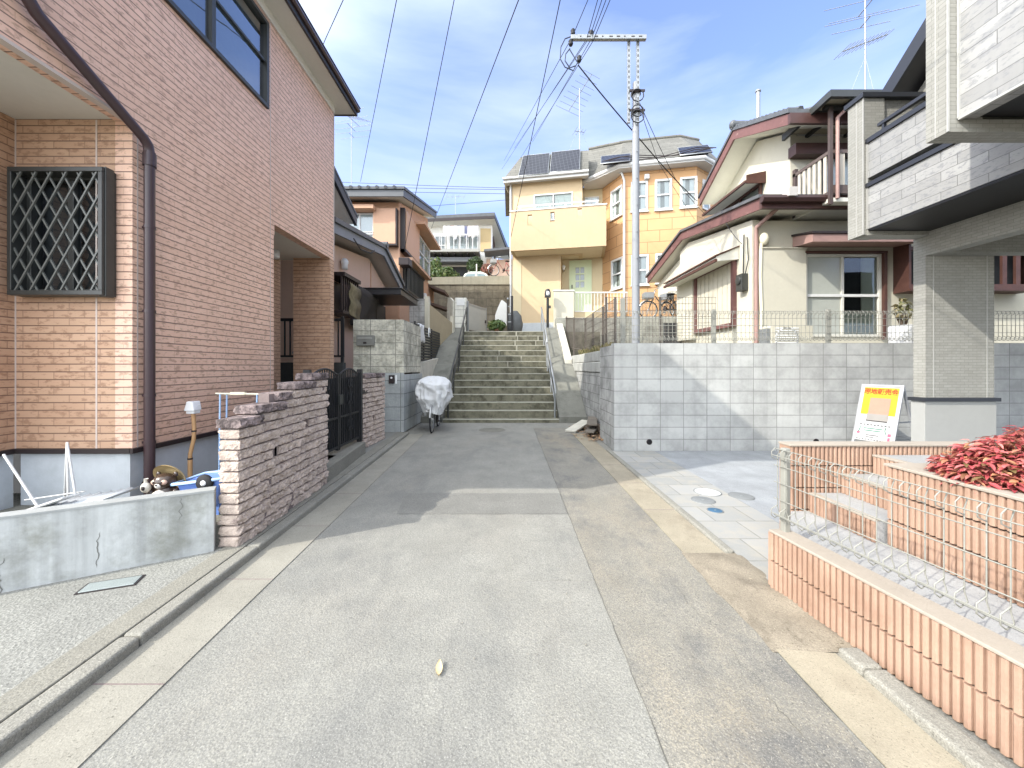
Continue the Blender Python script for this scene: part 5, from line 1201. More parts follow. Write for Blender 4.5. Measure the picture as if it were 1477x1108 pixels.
# antenna helper
def antenna(name, label, x, y, z0, z1, elems, cat='tv antenna', r=.014, mat=galv, rz=0., boomtilt=.3, stays=True):
    g = thing(name, label, cat, (x, y, z0))
    m = MB(); m.tube([(x, y, z0), (x, y, z1)], r, 6); m.build('mast', mat, g)
    for (zz, ln, wd, n_, az, tilt_) in elems:
        m = MB(); d = Vector((math.cos(az), math.sin(az), tilt_)).normalized(); c = Vector((x, y, zz)); s = d.cross(Vector((0, 0, 1))).normalized()
        m.tube([c - d * ln / 2, c + d * ln / 2], r * .8, 5)
        for i in range(n_):
            p = c - d * ln / 2 + d * ln * i / max(1, n_ - 1); w = wd * (1 - .35 * i / max(1, n_ - 1)) / 2; m.tube([p - s * w, p + s * w], r * .5, 4)
        m.build('element_array', mat, g)
    if stays:
        m = MB()
        for a_ in (0.5, 2.6, 4.7): m.tube([(x, y, z0 + (z1 - z0) * .5), (x + math.cos(a_) * .9, y + math.sin(a_) * .5, z0)], .004, 4)
        m.build('stay_wire', mat, g)
    return g
ax = px2x(836, 19.5); antenna('tv_antenna', 'tv antenna mast beside the solar panels of the yellow house', ax, 19.5, 11.9, px2z(128, 19.5), [(px2z(135, 19.5), 1.9, 1.7, 8, -1.0, .5), (px2z(190, 19.5), .5, .7, 4, .2, .0)], r=.022)
# ------------------------------------------------------------------ garden of the yellow house
m = MB(); m.box(1.75, 9, 14.65, 15.0, 1.6, 3.35); o = m.build('garden_stone_wall', garden_stone, None, bev=.03); tag(o, 'rough grey garden wall below the yellow house', 'wall')
m = MB(); m.box(3.4, 9, 12.6, 14.6, 1.6, 3.12)
o = m.build('garden_stone_bank', garden_stone, None, bev=.04); tag(o, 'mottled stone bank with a dark opening under the yellow house garden', 'bank')
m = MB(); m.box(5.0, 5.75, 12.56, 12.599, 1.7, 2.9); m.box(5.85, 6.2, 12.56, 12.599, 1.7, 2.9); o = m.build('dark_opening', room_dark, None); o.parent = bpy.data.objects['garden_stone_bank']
t = thing('entrance_wall', 'cream entrance wall at the top right of the stairs', 'wall', (1.8, 15.3, 2.8))
m = MB(); z0, z1 = 2.72, px2z(420, 15.2); m.box(px2x(799, 15.2), px2x(828, 15.2), 15.2, 15.36, z0, z1); m.build('wall', cream_wall, t, bev=.015)
m = MB(); m.box(px2x(799, 15.2) - .02, px2x(828, 15.2) + .02, 15.18, 15.38, z1, z1 + .05); m.build('coping', white_paint, t)
t = thing('low_white_fence', 'low white railing in front of the green door', 'fence', (3, 15.4, 3.3))
m = MB(); x0, x1 = px2x(829, 15.4), px2x(905, 15.4); z0, z1 = px2z(450, 15.4), px2z(421, 15.4); m.box(x0, x1, 15.38, 15.42, z1 - .05, z1).box(x0, x1, 15.385, 15.415, z0, z0 + .04)
k = x0
while k < x1: m.box(k, k + .02, 15.39, 15.41, z0 + .04, z1 - .05); k += .13
m.build('bars', white_paint, t)
# lamp post with mailbox
x, Y = px2x(790, 14.95), 14.95
t = thing('gate_lamp_post', 'dark post with round white lamp at the top of the stairs', 'lamp post', (x, Y, 2.8))
m = MB(); m.tube([(x, Y, 2.8), (x, Y, px2z(430, Y))], .05, 8); m.lathe([(.13, 0), (.1, .05), (.05, .07)], (x, Y, 2.8), 12); m.build('post', iron, t)
m = MB(); m.box(x - .11, x + .11, Y - .1, Y + .1, px2z(429, Y), px2z(422, Y)); m.lathe([(.11, 0), (.11, .04), (.09, .12), (.05, .16), (0, .17)], (x, Y, px2z(423, Y)), 14); lt = m.build('lamp_housing', iron, t)
m = MB(); m.ball((x, Y - .06, px2z(424, Y)), .085, .08, .1); m.build('lamp_globe', white_plastic, lt)
m = MB(); m.box(x + .05, x + .12, Y - .05, Y + .02, px2z(445, Y), px2z(441, Y)); m.build('sensor', bronze, t)
# left gate post of the landing, covered bundle, pot plant, broken white wall end
x, Y = px2x(738.5, 14.95), 14.95
t = thing('iron_gate_post', 'dark double gate post beside the yellow house corner', 'gate post', (x, Y, 2.8))
for dx, top in ((0, 427), (-.16, 433)):
    m = MB(); m.tube([(x + dx, Y, 2.8), (x + dx, Y, px2z(top, Y))], .045 if dx == 0 else .025, 8); m.build('post', iron, t)
m = MB()
for zz in (3.2, 3.5, 3.8): m.box(x - .18, x, Y - .02, Y + .02, zz, zz + .03)
m.lathe([(0, 0), (.05, .02), (.05, .08), (0, .1)], (x - .16, Y, px2z(433, Y)), 8); m.build('fitting', galv, t)
m = MB(); m.ball((x + .12, Y + .35, 3.2), .3, .2, .5, 14, 10)
for v in m.v: v += Vector((noise.noise(v * 6) * .06, 0, noise.noise(v * 5 + Vector((3, 0, 0))) * .05))
o = m.build('covered_bundle', M('grey_tarp', (.1, .105, .105), .2, 6, .5, .3, 20), None); tag(o, 'dark plastic-wrapped bundle behind the gate post on the landing', 'bundle')
m = MB(); Yw = 15.6; m.prism([(px2x(a_, Yw), Yw, px2z(b_, Yw)) for a_, b_ in ((714, 470), (714, 455), (718, 444), (723, 433), (725, 433), (731, 438), (731, 470))], (0, .25, 0)); o = m.build('white_wall_end', white_wall, None, bev=.02); tag(o, 'chipped white end of a wall beside the potted plant', 'wall')
x, Y = px2x(716, 14.9), 14.9
t = thing('potted_plant', 'green leafy pot plant on the top step', 'potted plant', (x, Y, 2.8))
m = MB(); m.lathe([(0, 0), (.09, 0), (.12, .16), (.1, .16), (.09, .13), (0, .13)], (x, Y, 2.8), 14); m.build('pot', M('terracotta', (.25, .12, .07), .15, 8, .8), t)
m = MB(); leaf_cloud(m, (x, Y, 3.08), .34, .25, .22, 260, .12); m.build('foliage', green_leaf, t)
# ------------------------------------------------------------------ cream house on the right
Yc = 8.9; Xs = px2x(1085, Yc)
t = thing('cream_house', 'cream stucco house with red-brown barge boards and balcony on the right', 'house', (Xs, Yc, 1.62))
FS = Fr((Xs, 0, 0), (0, -1, 0)); FF = Fr((0, Yc, 0), (1, 0, 0))
cr = lambda x, y: (920 + x / 2.84, 130 + y / 2.84)
Xv = 5.42; lo = [(8.28, 4.88), (12.08, 5.48), (15.1, 4.77)]
def wu(px): return FF.hit(px, 400)[0]
def wz(py): return FF.hit(1200, py)[1]
Wmain = (wu(1160), wu(1270), wz(486), wz(367))
m = MB(); m.wall(FF, Xs + .14, 17, 1.62, 4.84, [Wmain], .14); m.build('wall', cream_wall, t)
Yfar = 12.69
sh = lambda px, py: FS.hit(px, py)
m = MB(); m.fpoly(FS, [(-Yfar, 2.62), (-Yfar, 5.25), (-12.08, 5.36), (-Yc, 4.86), (-Yc, 1.62), (-Yfar + .0, 1.62)], -.14, 0)
m.build('gable_wall', cream_wall, t)
m = MB(); m.box(Xs + .2, 17, Yc + .2, 12.6, 1.62, 4.8).box(Xs + 1.4, 17, 12.6, 14.8, 1.62, 4.6); m.build('inner_wall', room_dark, t)
m = MB(); m.fpoly(FS, [(-15.0, 4.2), (-15., 4.68), (-12.7, 5.2), (-12.7, 3.92), ], -.3, -.16); m.build('rear_wall', cream_wall, t)
m = MB(); gslab(m, Xv, 17, lo[0], lo[1], .05); gslab(m, Xv, 17, lo[1], lo[2], .05); m.build('soffit', cream_soffit, t)
m = MB(); gslab(m, Xv - .045, Xv, (lo[0][0] - .02, lo[0][1]), lo[1], .24, -.03); gslab(m, Xv - .045, Xv, lo[1], lo[2], .24, -.03); m.build('barge_board', board_red, t)
m = MB(); gslab(m, Xv - .1, 17, (lo[0][0] - .04, lo[0][1]), lo[1], .07, .21); gslab(m, Xv - .1, 17, lo[1], (lo[2][0] + .06, lo[2][1]), .07, .21); m.build('roof', kawara, t)
m = MB(); m.box(Xv - .06, 17, 8.20, 8.28, 4.84, 5.06); m.build('eave_board', eave_brown, t)
m = MB(); m.prism([(Xv - .1, 8.2, 5.08), (Xv - .1, 8.09, 5.08), (Xv - .1, 8.07, 5.02), (Xv - .1, 8.1, 4.95), (Xv - .1, 8.2, 4.94)], (12, 0, 0)); m.build('gutter', M('gutter_brown', (.05, .028, .025), .12, 3, .35, .03), t)
# upper storey
Xu = 6.6; Xuv = 6.02; hi = [(8.28, 6.69), (10.3, 7.58), (12.15, 6.59)]; Yu = 9.07
FU = Fr((Xu, 0, 0), (0, -1, 0)); FUF = Fr((0, Yu, 0), (1, 0, 0))
m = MB(); m.fpoly(FU, [(-11.8, 4.9), (-11.8, 6.82), (-10.3, 7.5), (-Yu, 6.98), (-Yu, 4.9)], -.15, 0); m.fbox(FUF, Xu + .15, 17, 4.9, 6.9, -.15, 0); m.build('upper_wall', cream_wall, t)
m = MB(); gslab(m, Xuv, 17, hi[0], hi[1], .05); gslab(m, Xuv, 17, hi[1], hi[2], .05); m.build('upper_soffit', cream_soffit, t)
m = MB(); gslab(m, Xuv - .045, Xuv, (hi[0][0] - .02, hi[0][1]), hi[1], .24, -.03); gslab(m, Xuv - .045, Xuv, hi[1], hi[2], .24, -.03); m.build('barge_board', board_red, t)
m = MB(); gslab(m, Xuv - .08, 17, (hi[0][0] - .05, hi[0][1]), hi[1], .08, .21); gslab(m, Xuv - .08, 17, hi[1], (hi[2][0] + .05, hi[2][1]), .08, .21)
k = 0
for i in range(14):
    for (pa, pb) in ((hi[0], hi[1]),):
        yy = pa[0] + (pb[0] - pa[0]) * i / 14; zz = pa[1] + (pb[1] - pa[1]) * i / 14 + .3; m.tube([(Xuv - .06, yy, zz), (Xuv + .12, yy, zz)], .05, 6)
for i in range(16): m.tube([(Xuv + .2 + i * .3, 8.24, 6.98), (Xuv + .2 + i * .3, 8.6, 7.14)], .07, 6)
m.tube([(Xuv - .1, 10.3, 7.93), (17, 10.3, 7.93)], .11, 8); m.ball((Xuv - .06, 10.3, 7.95), .09, .1, .11); m.build('upper_roof', kawara, t)
m = MB(); m.box(Xuv - .05, 17, 8.2, 8.28, 6.66, 6.88); m.build('upper_eave_board', eave_brown, t)
# balcony with roof
Xb = 6.65; Yb = 8.0; zb0, zb1 = 4.95, 5.98
m = MB(); m.box(Xb, Xb + .06, Yb, Yu, zb1 - .07, zb1).box(Xb, 12, Yb, Yb + .06, zb1 - .07, zb1).box(Xb, Xb + .05, Yb, Yu, zb0 + .12, zb0 + .18).box(Xb + .06, 12, Yb, Yb + .05, zb0 + .12, zb0 + .18)
m.box(Xb + .06, 12, Yb + .005, Yb + .03, zb0 + .18, zb0 + .3)
rl = m.build('balcony_rail', M('rail_brown', (.1, .075, .065), .12, 4, .5), t)
m = MB(); k = Yb + .12
while k < Yu - .05: m.box(Xb + .015, Xb + .035, k, k + .075, zb0 + .18, zb1 - .07); k += .145
k = Xb + .22
while k < 11: m.box(k, k + .1, Yb + .015, Yb + .035, zb0 + .3, zb1 - .07); k += .22
m.build('baluster', M('baluster_tan', (.46, .42, .35), .08, 4, .6), rl)
m = MB(); m.box(Xb - .005, Xb + .06, Yb - .005, Yb + .055, zb0 - .1, 6.88).box(Xb, Xb + .07, Yu - .09, Yu - .002, zb0, zb1 + .1); m.build('balcony_post', M('post_brown', (.075, .055, .05), .12, 4, .5), t)
m = MB(); m.tube([(Xb + .5, Yb - .1, 6.86), (Xb + .3, Yb - .06, 6.8), (Xb + .13, Yb - .03, 6.62), (Xb + .13, Yb - .03, 4.95)], .035, 8); m.build('balcony_downpipe', eave_pinkish, t)
m = MB(); m.box(Xb - .25, 13, Yb - .32, Yb - .24, 6.86, 7.0); m.hexa([(Xb - .25, Yb - .24, 6.86), (Xb - .18, Yb - .24, 6.86), (Xb - .18, Yu, 6.78), (Xb - .25, Yu, 6.78), (Xb - .25, Yb - .24, 7.0), (Xb - .18, Yb - .24, 7.0), (Xb - .18, Yu, 6.92), (Xb - .25, Yu, 6.92)])
for i in range(6): m.box(Xb + .3 + i * .9, Xb + .37 + i * .9, Yb - .24, Yu, 6.86, 6.93)
m.box(Xb - .1, 13, Yb - .0, Yb + .08, 6.84, 6.9)
m.build('balcony_roof_frame', bronze, t)
m = MB(); m.box(Xb - .18, 13, Yb - .24, Yu - .01, 6.94, 6.955); m.build('balcony_roof_sheet', M('roof_sheet', (.42, .38, .28), .1, 2, .4), t)
m = MB(); m.box(Xb - .1, 13, Yu - .25, Yu - .002, 6.35, 6.6); m.build('balcony_awning_box', eave_brown, t)
m = MB(); m.box(Xb, 13, Yb, Yu, 4.9, 4.98); m.build('balcony_floor', cream_soffit, t)
window(t, FUF, 7.3, 9.4, 4.98, 6.7, bronze, .003, .07, 2, 1, .05, .05, GLASS, curtain_white, room_pale)
# gable window up top with canopy
us, vs_ = FU.hit(1098, 290); us0 = FU.hit(1063, 290)[0]
m = MB(); a_, b_ = FU.hit(1038, 300)[0], FU.hit(1104, 300)[0]; zc = FU.hit(1104, 253)[1]
m.hexa([FU.p(a_, zc - .12, 0.002), FU.p(b_, zc - .12, .002), FU.p(b_, zc - .2, .5), FU.p(a_, zc - .2, .5), FU.p(a_, zc + .1, .002), FU.p(b_, zc + .1, .002), FU.p(b_, zc - .1, .5), FU.p(a_, zc - .1, .5)]); cn = m.build('window_canopy', cream_soffit, t)
m = MB(); m.hexa([FU.p(a_ - .03, zc - .2, .5), FU.p(b_ + .03, zc - .2, .5), FU.p(b_ + .03, zc - .2, .55), FU.p(a_ - .03, zc - .2, .55), FU.p(a_ - .03, zc - .14, .5), FU.p(b_ + .03, zc - .14, .5), FU.p(b_ + .03, zc - .14, .55), FU.p(a_ - .03, zc - .14, .55)]); m.hexa([FU.p(b_, zc - .2, 0.003), FU.p(b_ + .03, zc - .2, .003), FU.p(b_ + .03, zc - .22, .5), FU.p(b_, zc - .22, .5), FU.p(b_, zc + .1, .003), FU.p(b_ + .03, zc + .1, .003), FU.p(b_ + .03, zc, .5), FU.p(b_, zc, .5)]); m.build('canopy_edge', wood_brown, cn)
window(t, FU, FU.hit(1046, 300)[0], FU.hit(1101, 300)[0], 5.0, zc - .14, wood_brown, .003, .09, 2, 1, .07, .05, GLASS, None, room_pale)
# shuttered gable window with canopy
a_, b_ = FS.hit(1008, 400)[0], FS.hit(1059.5, 400)[0]; z1 = FS.hit(1058, 379)[1]; z0 = FS.hit(1058, 466)[1]
m = MB(); fwid = .1; m.fbox(FS, a_ - .12, a_, z0 - .1, z1 + .1, .003, .1).fbox(FS, b_, b_ + .1, z0 - .1, z1 + .1, .003, .1).fbox(FS, a_, b_, z0 - .1, z0, .003, .12).fbox(FS, a_, b_, z1, z1 + .1, .003, .1); w_ = m.build('shuttered_window', board_red, t)
m = MB(); n_ = 16
for i in range(n_):
    q0 = a_ + (b_ - a_) * i / n_; q1 = a_ + (b_ - a_) * (i + 1) / n_; m.fbox(FS, q0, q1 - .012, z0, z1, .01, .05 + (.012 if i % 2 else 0))
m.build('shutter', cream_shutter, w_)
a2, b2_ = FS.hit(984, 400)[0], FS.hit(1066, 400)[0]; zc = FS.hit(1064, 366)[1]
m = MB(); m.hexa([FS.p(a2, zc - .15, .002), FS.p(b2_, zc - .15, .002), FS.p(b2_, zc - .2, .55), FS.p(a2, zc - .2, .55), FS.p(a2, zc + .15, .002), FS.p(b2_, zc + .15, .002), FS.p(b2_, zc - .08, .55), FS.p(a2, zc - .08, .55)]); cn = m.build('window_canopy', cream_soffit, t)
m = MB(); m.hexa([FS.p(a2 - .03, zc - .22, .55), FS.p(b2_ + .03, zc - .22, .55), FS.p(b2_ + .03, zc - .22, .6), FS.p(a2 - .03, zc - .22, .6), FS.p(a2 - .03, zc - .15, .55), FS.p(b2_ + .03, zc - .15, .55), FS.p(b2_ + .03, zc - .15, .6), FS.p(a2 - .03, zc - .15, .6)]); m.hexa([FS.p(a2 - .03, zc + .15, .002), FS.p(b2_ + .03, zc + .15, .002), FS.p(b2_ + .03, zc - .09, .6), FS.p(a2 - .03, zc - .09, .6), FS.p(a2 - .03, zc + .18, .002), FS.p(b2_ + .03, zc + .18, .002), FS.p(b2_ + .03, zc - .055, .6), FS.p(a2 - .03, zc - .055, .6)]); m.build('canopy_edge', wood_brown, cn)
m = MB(); q_ = FS.hit(982, 430)[0]; m.fbox(FS, q_, a_ - .125, 2.3, FS.hit(1000, 402)[1], .003, .14); m.build('shutter_box', cream_wall, t, bev=.01)
# front: shutter case, sliding window, canopy
m = MB(); m.fbox(FF, wu(1093), wu(1159), wz(486), wz(361), .003, .1); m.fbox(FF, wu(1092), wu(1160), wz(361), wz(359), .003, .13); m.build('shutter_case', cream_shutter, t, bev=.01)
f_ = window(t, FF, *Wmain, M('sash_pale', (.55, .54, .48), .05, 3, .4), -.12, .03, 2, 1, .06, .055, GLASS, curtain_grey, room_dark, cur_span=[(.8, 1)])
m = MB(); m.fbox(FF, Wmain[0] + .06, (Wmain[0] + Wmain[1]) / 2 - .03, Wmain[2] + .06, Wmain[3] - .06, -.028, -.02); m.build('frosted_pane', M('frosted_glass', (.36, .375, .335), .06, 1.5, .18, .02, 20, 0, .5), f_)
m = MB(); m.fbox(FF, (Wmain[0] + Wmain[1]) / 2 + .03, Wmain[1] - .06, Wmain[2] + .06, Wmain[2] + (Wmain[3] - Wmain[2]) * .3, -.05, -.044); m.build('net_blind', curtain_grey, f_)
mid = Wmain[2] + (Wmain[3] - Wmain[2]) * .50
m = MB(); m.fbox(FF, Wmain[0] + .06, Wmain[1] - .06, mid - .03, mid + .03, -.05, .02); m.build('mid_rail', white_paint, f_)
m = MB(); m.fbox(FF, Wmain[1] + .002, wu(1274), wz(490), wz(364), .003, .1).fbox(FF, Wmain[0] - .05, wu(1274), wz(367) + .002, wz(364), .003, .11); m.build('window_frame', wood_brown, t)
a_, b_ = wu(1143), wu(1291); zc = wz(352)
m = MB(); m.hexa([FF.p(a_, zc - .08, .002), FF.p(b_, zc - .08, .002), FF.p(b_, zc - .14, .6), FF.p(a_, zc - .14, .6), FF.p(a_, zc + .16, .002), FF.p(b_, zc + .16, .002), FF.p(b_, zc + .03, .6), FF.p(a_, zc + .03, .6)]); cn = m.build('window_canopy', eave_pinkish, t)
m = MB(); m.hexa([FF.p(a_ - .03, zc + .17, .002), FF.p(b_ + .03, zc + .17, .002), FF.p(b_ + .03, zc + .035, .63), FF.p(a_ - .03, zc + .035, .63), FF.p(a_ - .03, zc + .21, .002), FF.p(b_ + .03, zc + .21, .002), FF.p(b_ + .03, zc + .08, .63), FF.p(a_ - .03, zc + .08, .63)]); m.build('canopy_top', trim_dark, cn)
# wooden lattice bay
u0, u1 = wu(1288), wu(1466); z0, z1 = wz(421), wz(352)
m = MB(); m.fbox(FF, u0, u0 + .05, z0, z1, .003, .36).fbox(FF, u1 - .05, u1, z0, z1, .003, .36).fbox(FF, u0 - .0, u1, z0 - .05, z0, .003, .39).fbox(FF, u0 + .05, u1 - .05, z1 - .25, z1 - .17, .27, .36).fbox(FF, u0 + .05, u1 - .05, z0 + .0, z0 + .1, .27, .36)
k = u0 + .3
while k < u1 - .1: m.fbox(FF, k, k + .1, z0 + .1, z1 - .25, .29, .34); k += .3
lw = m.build('lattice_bay', wood_brown, t)
m = MB(); m.fbox(FF, u0 + .05, u1 - .05, z0, z1 - .17, .003, .05); m.build('dark_interior', room_dark, lw)
# pipes, meter
m = MB(); q_ = wu(1088); m.tube([FF.p(wu(1106), wz(300), .75), FF.p(wu(1104), wz(308), .6), FF.p(q_ + .0, wz(330), .08), FF.p(q_, wz(345), .07), FF.p(q_, 1.62, .07)], .045, 8); m.build('downpipe', eave_pinkish, t)
m = MB(); m.fbox(FF, wu(1099), wu(1111), wz(306), wz(294), .64, .86); m.build('rain_head', M('rain_head', (.45, .43, .4), .08, 3, .5), t, bev=.01)
m = MB(); q_ = wu(1094); m.tube([FF.p(wu(1097), wz(345), .05), FF.p(q_, wz(358), .09), FF.p(q_ - .02, wz(400), .09), FF.p(q_ + .01, wz(450), .09), FF.p(q_ - .01, 1.62, .09)], .038, 8); m.ball(tuple(FF.p(wu(1098), wz(347), .1)), .1, .1, .14); m.build('aircon_hose', cream_plastic, t)
q_, v = FS.hit(1069, 408, .1); m = MB(); m.fbox(FS, q_ - .12, q_ + .12, v - .2, v + .2, .003, .16); m.lathe([(0, -.19), (.1, -.19), (.1, -.1), (0, -.1)], tuple(FS.p(q_, v + .05, 0)), 14, 'x'); m.build('electric_meter', bronze, t, bev=.01)
m = MB(); m.tube([FS.p(q_, v + .2, .05), FS.p(q_ + .03, 4.6, .05)], .015, 5); m.tube([FS.p(q_ + .05, v + .1, .05), FS.p(q_ + .2, v + .5, .05), FS.p(q_ + .15, 4.5, .05)], .012, 5); m.build('service_cable', cable_black, t)
# air conditioner outdoor unit
Ya = 7.25; x0, x1 = px2x(1113, Ya), px2x(1173, Ya); zt_ = px2z(469.5, Ya)
t = thing('aircon_unit', 'cream air conditioner unit behind the grey mesh fence', 'air conditioner', (x0, Ya, 1.62))
m = MB(); m.box(x0, x1, Ya, Ya + .28, zt_ - .5, zt_); m.build('casing', cream_shutter, t, bev=.012)
m = MB()
for i in range(9): m.box(x0 + .06, x0 + .5, Ya - .012, Ya - .002, zt_ - .06 - i * .045, zt_ - .04 - i * .045)
m.lathe([(.2, -.012), (.215, -.012), (.215, -.003), (.2, -.003)], (x0 + .28, Ya, zt_ - .25), 24, 'y'); m.build('fan_grille', white_plastic, t)
m = MB(); m.box(x0 - .07, x0 - .002, Ya + .03, Ya + .25, zt_ - .4, zt_ - .05); m.build('side_cover', galv, t)
# ------------------------------------------------------------------ antennas, chimney pipe
antenna('tv_antenna', 'large tv antenna with two arrays on the cream house roof', px2x(1248, 10.3), 10.3, 7.5, px2z(-40, 10.3), [(px2z(62, 10.3), 1.3, .55, 12, .0, .38), (px2z(12, 10.3), .7, 2.1, 2, 1.25, .2), (px2z(32, 10.3), .5, 2.0, 2, 1.25, .2)], r=.02)
x = px2x(1093.5, 11.5); t = thing('flue_pipe', 'plain steel flue pipe rising behind the cream roof ridge', 'flue pipe', (x, 11.5, 6.8))
m = MB(); m.tube([(x, 11.5, 6.8), (x, 11.5, px2z(130, 11.5))], .055, 10); m.build('pipe', galv, t)
m = MB(); m.lathe([(.0, .0), (.075, 0), (.075, .05), (0, .08)], (x, 11.5, px2z(133, 11.5)), 12); m.build('cap', galv, t)
antenna('tv_antenna', 'tall thin tv antenna on the left beside the brick house eave', px2x(507, 13.5), 13.5, 7.6, px2z(158, 13.5), [(px2z(168, 13.5), 1.6, 1.0, 5, 2.2, .55), (px2z(172, 13.5), .8, 1.6, 3, 1.3, .0), (px2z(184, 13.5), .5, 1.7, 3, 1.4, .0), (px2z(195, 13.5), .3, 1.6, 2, 1.4, .0)], r=.012, stays=False)
antenna('tv_antenna', 'small distant tv antenna above the white hill house', px2x(657, 30), 30, 10.5, px2z(282, 30), [(px2z(284, 30), 1.4, 1.1, 4, .3, .15)], r=.02, stays=False)
# ------------------------------------------------------------------ grey block wall, fences on it
t = thing('grey_block_wall', 'long pale grey concrete block wall behind the parking floor', 'wall', (1.79, 6.65, 0))
m = MB(); m.box(1.79, 14, 6.65, 6.82, -.05, 1.87); m.build('block_courses', block_wall, t)
for px, py in ((936.5, 637.5), (1177, 637)):
    x, z = px2x(px, 6.65), px2z(py, 6.65)
    m = MB(); m.lathe([(.038, -.004), (.05, -.004), (.05, .002), (.038, .002)], (x, 6.648, z), 18, 'y'); w = m.build('drain_pipe', trim_dark, t)
    m = MB(); m.lathe([(0, 0), (.04, 0)], (x, 6.646, z), 18, 'y'); m.build('drain_hole', shade_black, w)
m = MB(); m.box(1.80, 1.93, 6.823, 7.72, -.05, 1.84); o = m.build('wall_return', block_dirty, None); tag(o, 'stained end of the block wall turning towards the stairs', 'wall')
t = thing('old_stone_wall', 'streaked old block wall with whitewashed top courses right of the stairs', 'wall', (2.02, 8, 0))
m = MB(); m.box(2.01, 2.25, 7.72, 13.4, -.05, 1.33); m.box(1.93, 2.4, 7.722, 7.9, -.05, 1.3); m.build('lower_courses', block_dirty, t, bev=.02)
m = MB()
for c in range(2):
    y = 7.75
    while y < 13.3: e = min(13.35, y + rnd.uniform(.5, .7)); m.box(1.985 + c * .02, 2.27, y, e - .012, 1.335 + c * .25, 1.575 + c * .25); y = e
    m.box(1.90 + .02 * c, 2.42, 7.70, 7.745, 1.335 + c * .25, 1.575 + c * .25)
m.build('top_courses', M('whitewash', (.42, .425, .395), .1, 3, .9, .35, 50, streak=.35, grime=.25), t, bev=.018)
m = MB()
for c in range(420):
    y = 7.8 + rnd.random() ** 1.6 * 3.5; x = 2.02 + rnd.uniform(-.02, .18); h = rnd.uniform(.04, .16); a_ = rnd.uniform(0, 6.28); dx, dy = math.cos(a_) * h * .5, math.sin(a_) * h * .5
    m.add([(x - .006, y, 1.82), (x + .006, y, 1.82), (x + dx * .6, y + dy * .6, 1.82 + h), (x + dx, y + dy, 1.82 + h * .8)], [(0, 1, 2), (1, 3, 2)])
o = m.build('dry_weeds', weed_leaf, None); o['kind'] = 'stuff'; tag(o, 'dry weeds growing along the top of the old stone wall', 'weeds')
t = thing('grey_mesh_fence', 'grey welded mesh fence standing on the pale block wall', 'fence', (1.8, 6.72, 1.87))
fm_ = Fr((0, 6.72, 0), (1, 0, 0))
mesh_fence(t, fm_, 1.86, 12.2, 1.93, 2.43, [px2x(1031, 6.72), px2x(1197, 6.72), px2x(1363, 6.72), px2x(1529, 6.72), px2x(1695, 6.72)], fence_grey, .075, .115, .0042, .05, .06, 1.87, post_top=2.47)
m = MB(); x = px2x(899, 7.0); m.box(x - .035, x + .035, 7.0, 7.07, 1.62, px2z(430, 7.0)); o = m.build('fence_post', fence_grey, None); tag(o, 'taller pale fence post left of the utility pole', 'post')
t = thing('brown_stair_fence', 'brown mesh fence along the old stone wall beside the stairs', 'fence', (2.12, 8, 1.83))
f_ = Fr((2.12, 0, 0), (0, -1, 0))
mesh_fence(t, f_, -11.0, -7.85, 1.87, 2.84, [-7.88, -8.9, -10.0, -11.0], fence_brown, .07, .16, .0045, 0, .05, 1.83)
m = MB(); 
for i in range(40):
    y = 11.05 + i * .085; z0 = 1.85 + .02 * i * .4; m.tube([(2.1, y, z0 + .0), (2.1, y, 2.84 + .012 * i)], .0045, 4, cap=False)
m.tube([(2.1, 11, 2.84), (2.1, 14.4, 3.3)], .02, 6); m.tube([(2.1, 11, 1.95), (2.1, 14.4, 2.2)], .012, 5); m.build('sloped_mesh', fence_brown, t)
m = MB(); m.box(2.08, 2.13, 14.38, 14.43, 1.8, 3.35).box(2.08, 2.13, 12.7, 12.75, 1.8, 3.1); m.build('post', fence_brown, t)
t = thing('brown_yard_fence', 'brown mesh fence across the yard behind the utility pole', 'fence', (2.2, 9.2, 1.62))
f_ = Fr((0, 9.2, 0), (1, 0, 0))
mesh_fence(t, f_, 2.3, 4.9, 1.75, px2z(429, 9.2), [2.3, px2x(888, 9.2), px2x(953, 9.2)], fence_brown, .08, .16, .0045, 0, .05, 1.62)
# ------------------------------------------------------------------ utility pole and wires
x, Y = px2x(917, 8.0), 8.0
t = thing('utility_pole', 'grey utility pole with offset steel crossarm behind the block wall', 'utility pole', (x, Y, 1.62))
m = MB(); zt_ = px2z(120, Y); m.tube([(x, Y, 1.6), (x, Y, zt_)], [.082, .066], 16)
for i in range(8):
    z = 2.6 + i * .55; m.tube([(x, Y - .1, z), (x, Y + .1, z)], .012, 6)
m.build('pole', pole_grey, t)
m = MB(); za = px2z(62, Y); x0, x1 = px2x(822, Y), px2x(929, Y); m.box(x0, x1, Y - .16, Y - .08, za - .045, za + .045)
arm = m.build('crossarm', galv, t, bev=.006)
m = MB()
for i in range(9): q_ = x0 + .18 + i * .15; m.box(q_, q_ + (.07 if i % 3 else .03), Y - .1625, Y - .1605, za - .012, za + .012)
m.build('arm_slot', trim_dark, arm)
for px in (905.5, 918.5):
    q_ = px2x(px, Y); m = MB(); m.box(q_ - .03, q_ + .03, Y - .078, Y - .03, px2z(180, Y), za + .06); st_ = m.build('riser_strut', galv, t)
    m = MB(); k = px2z(178, Y)
    while k < za - .1: m.box(q_ - .01, q_ + .01, Y - .081, Y - .0785, k, k + .05); k += .11
    m.build('strut_hole', trim_dark, st_)
for py in (135, 163):
    m = MB(); m.lathe([(.085, -.035), (.1, -.035), (.1, .035), (.085, .035)], (x, Y, px2z(py, Y)), 16); m.box(x - .16, x + .16, Y - .1, Y - .07, px2z(py, Y) - .02, px2z(py, Y) + .02); m.build('pole_band', trim_dark, t)
m = MB(); R_l = []
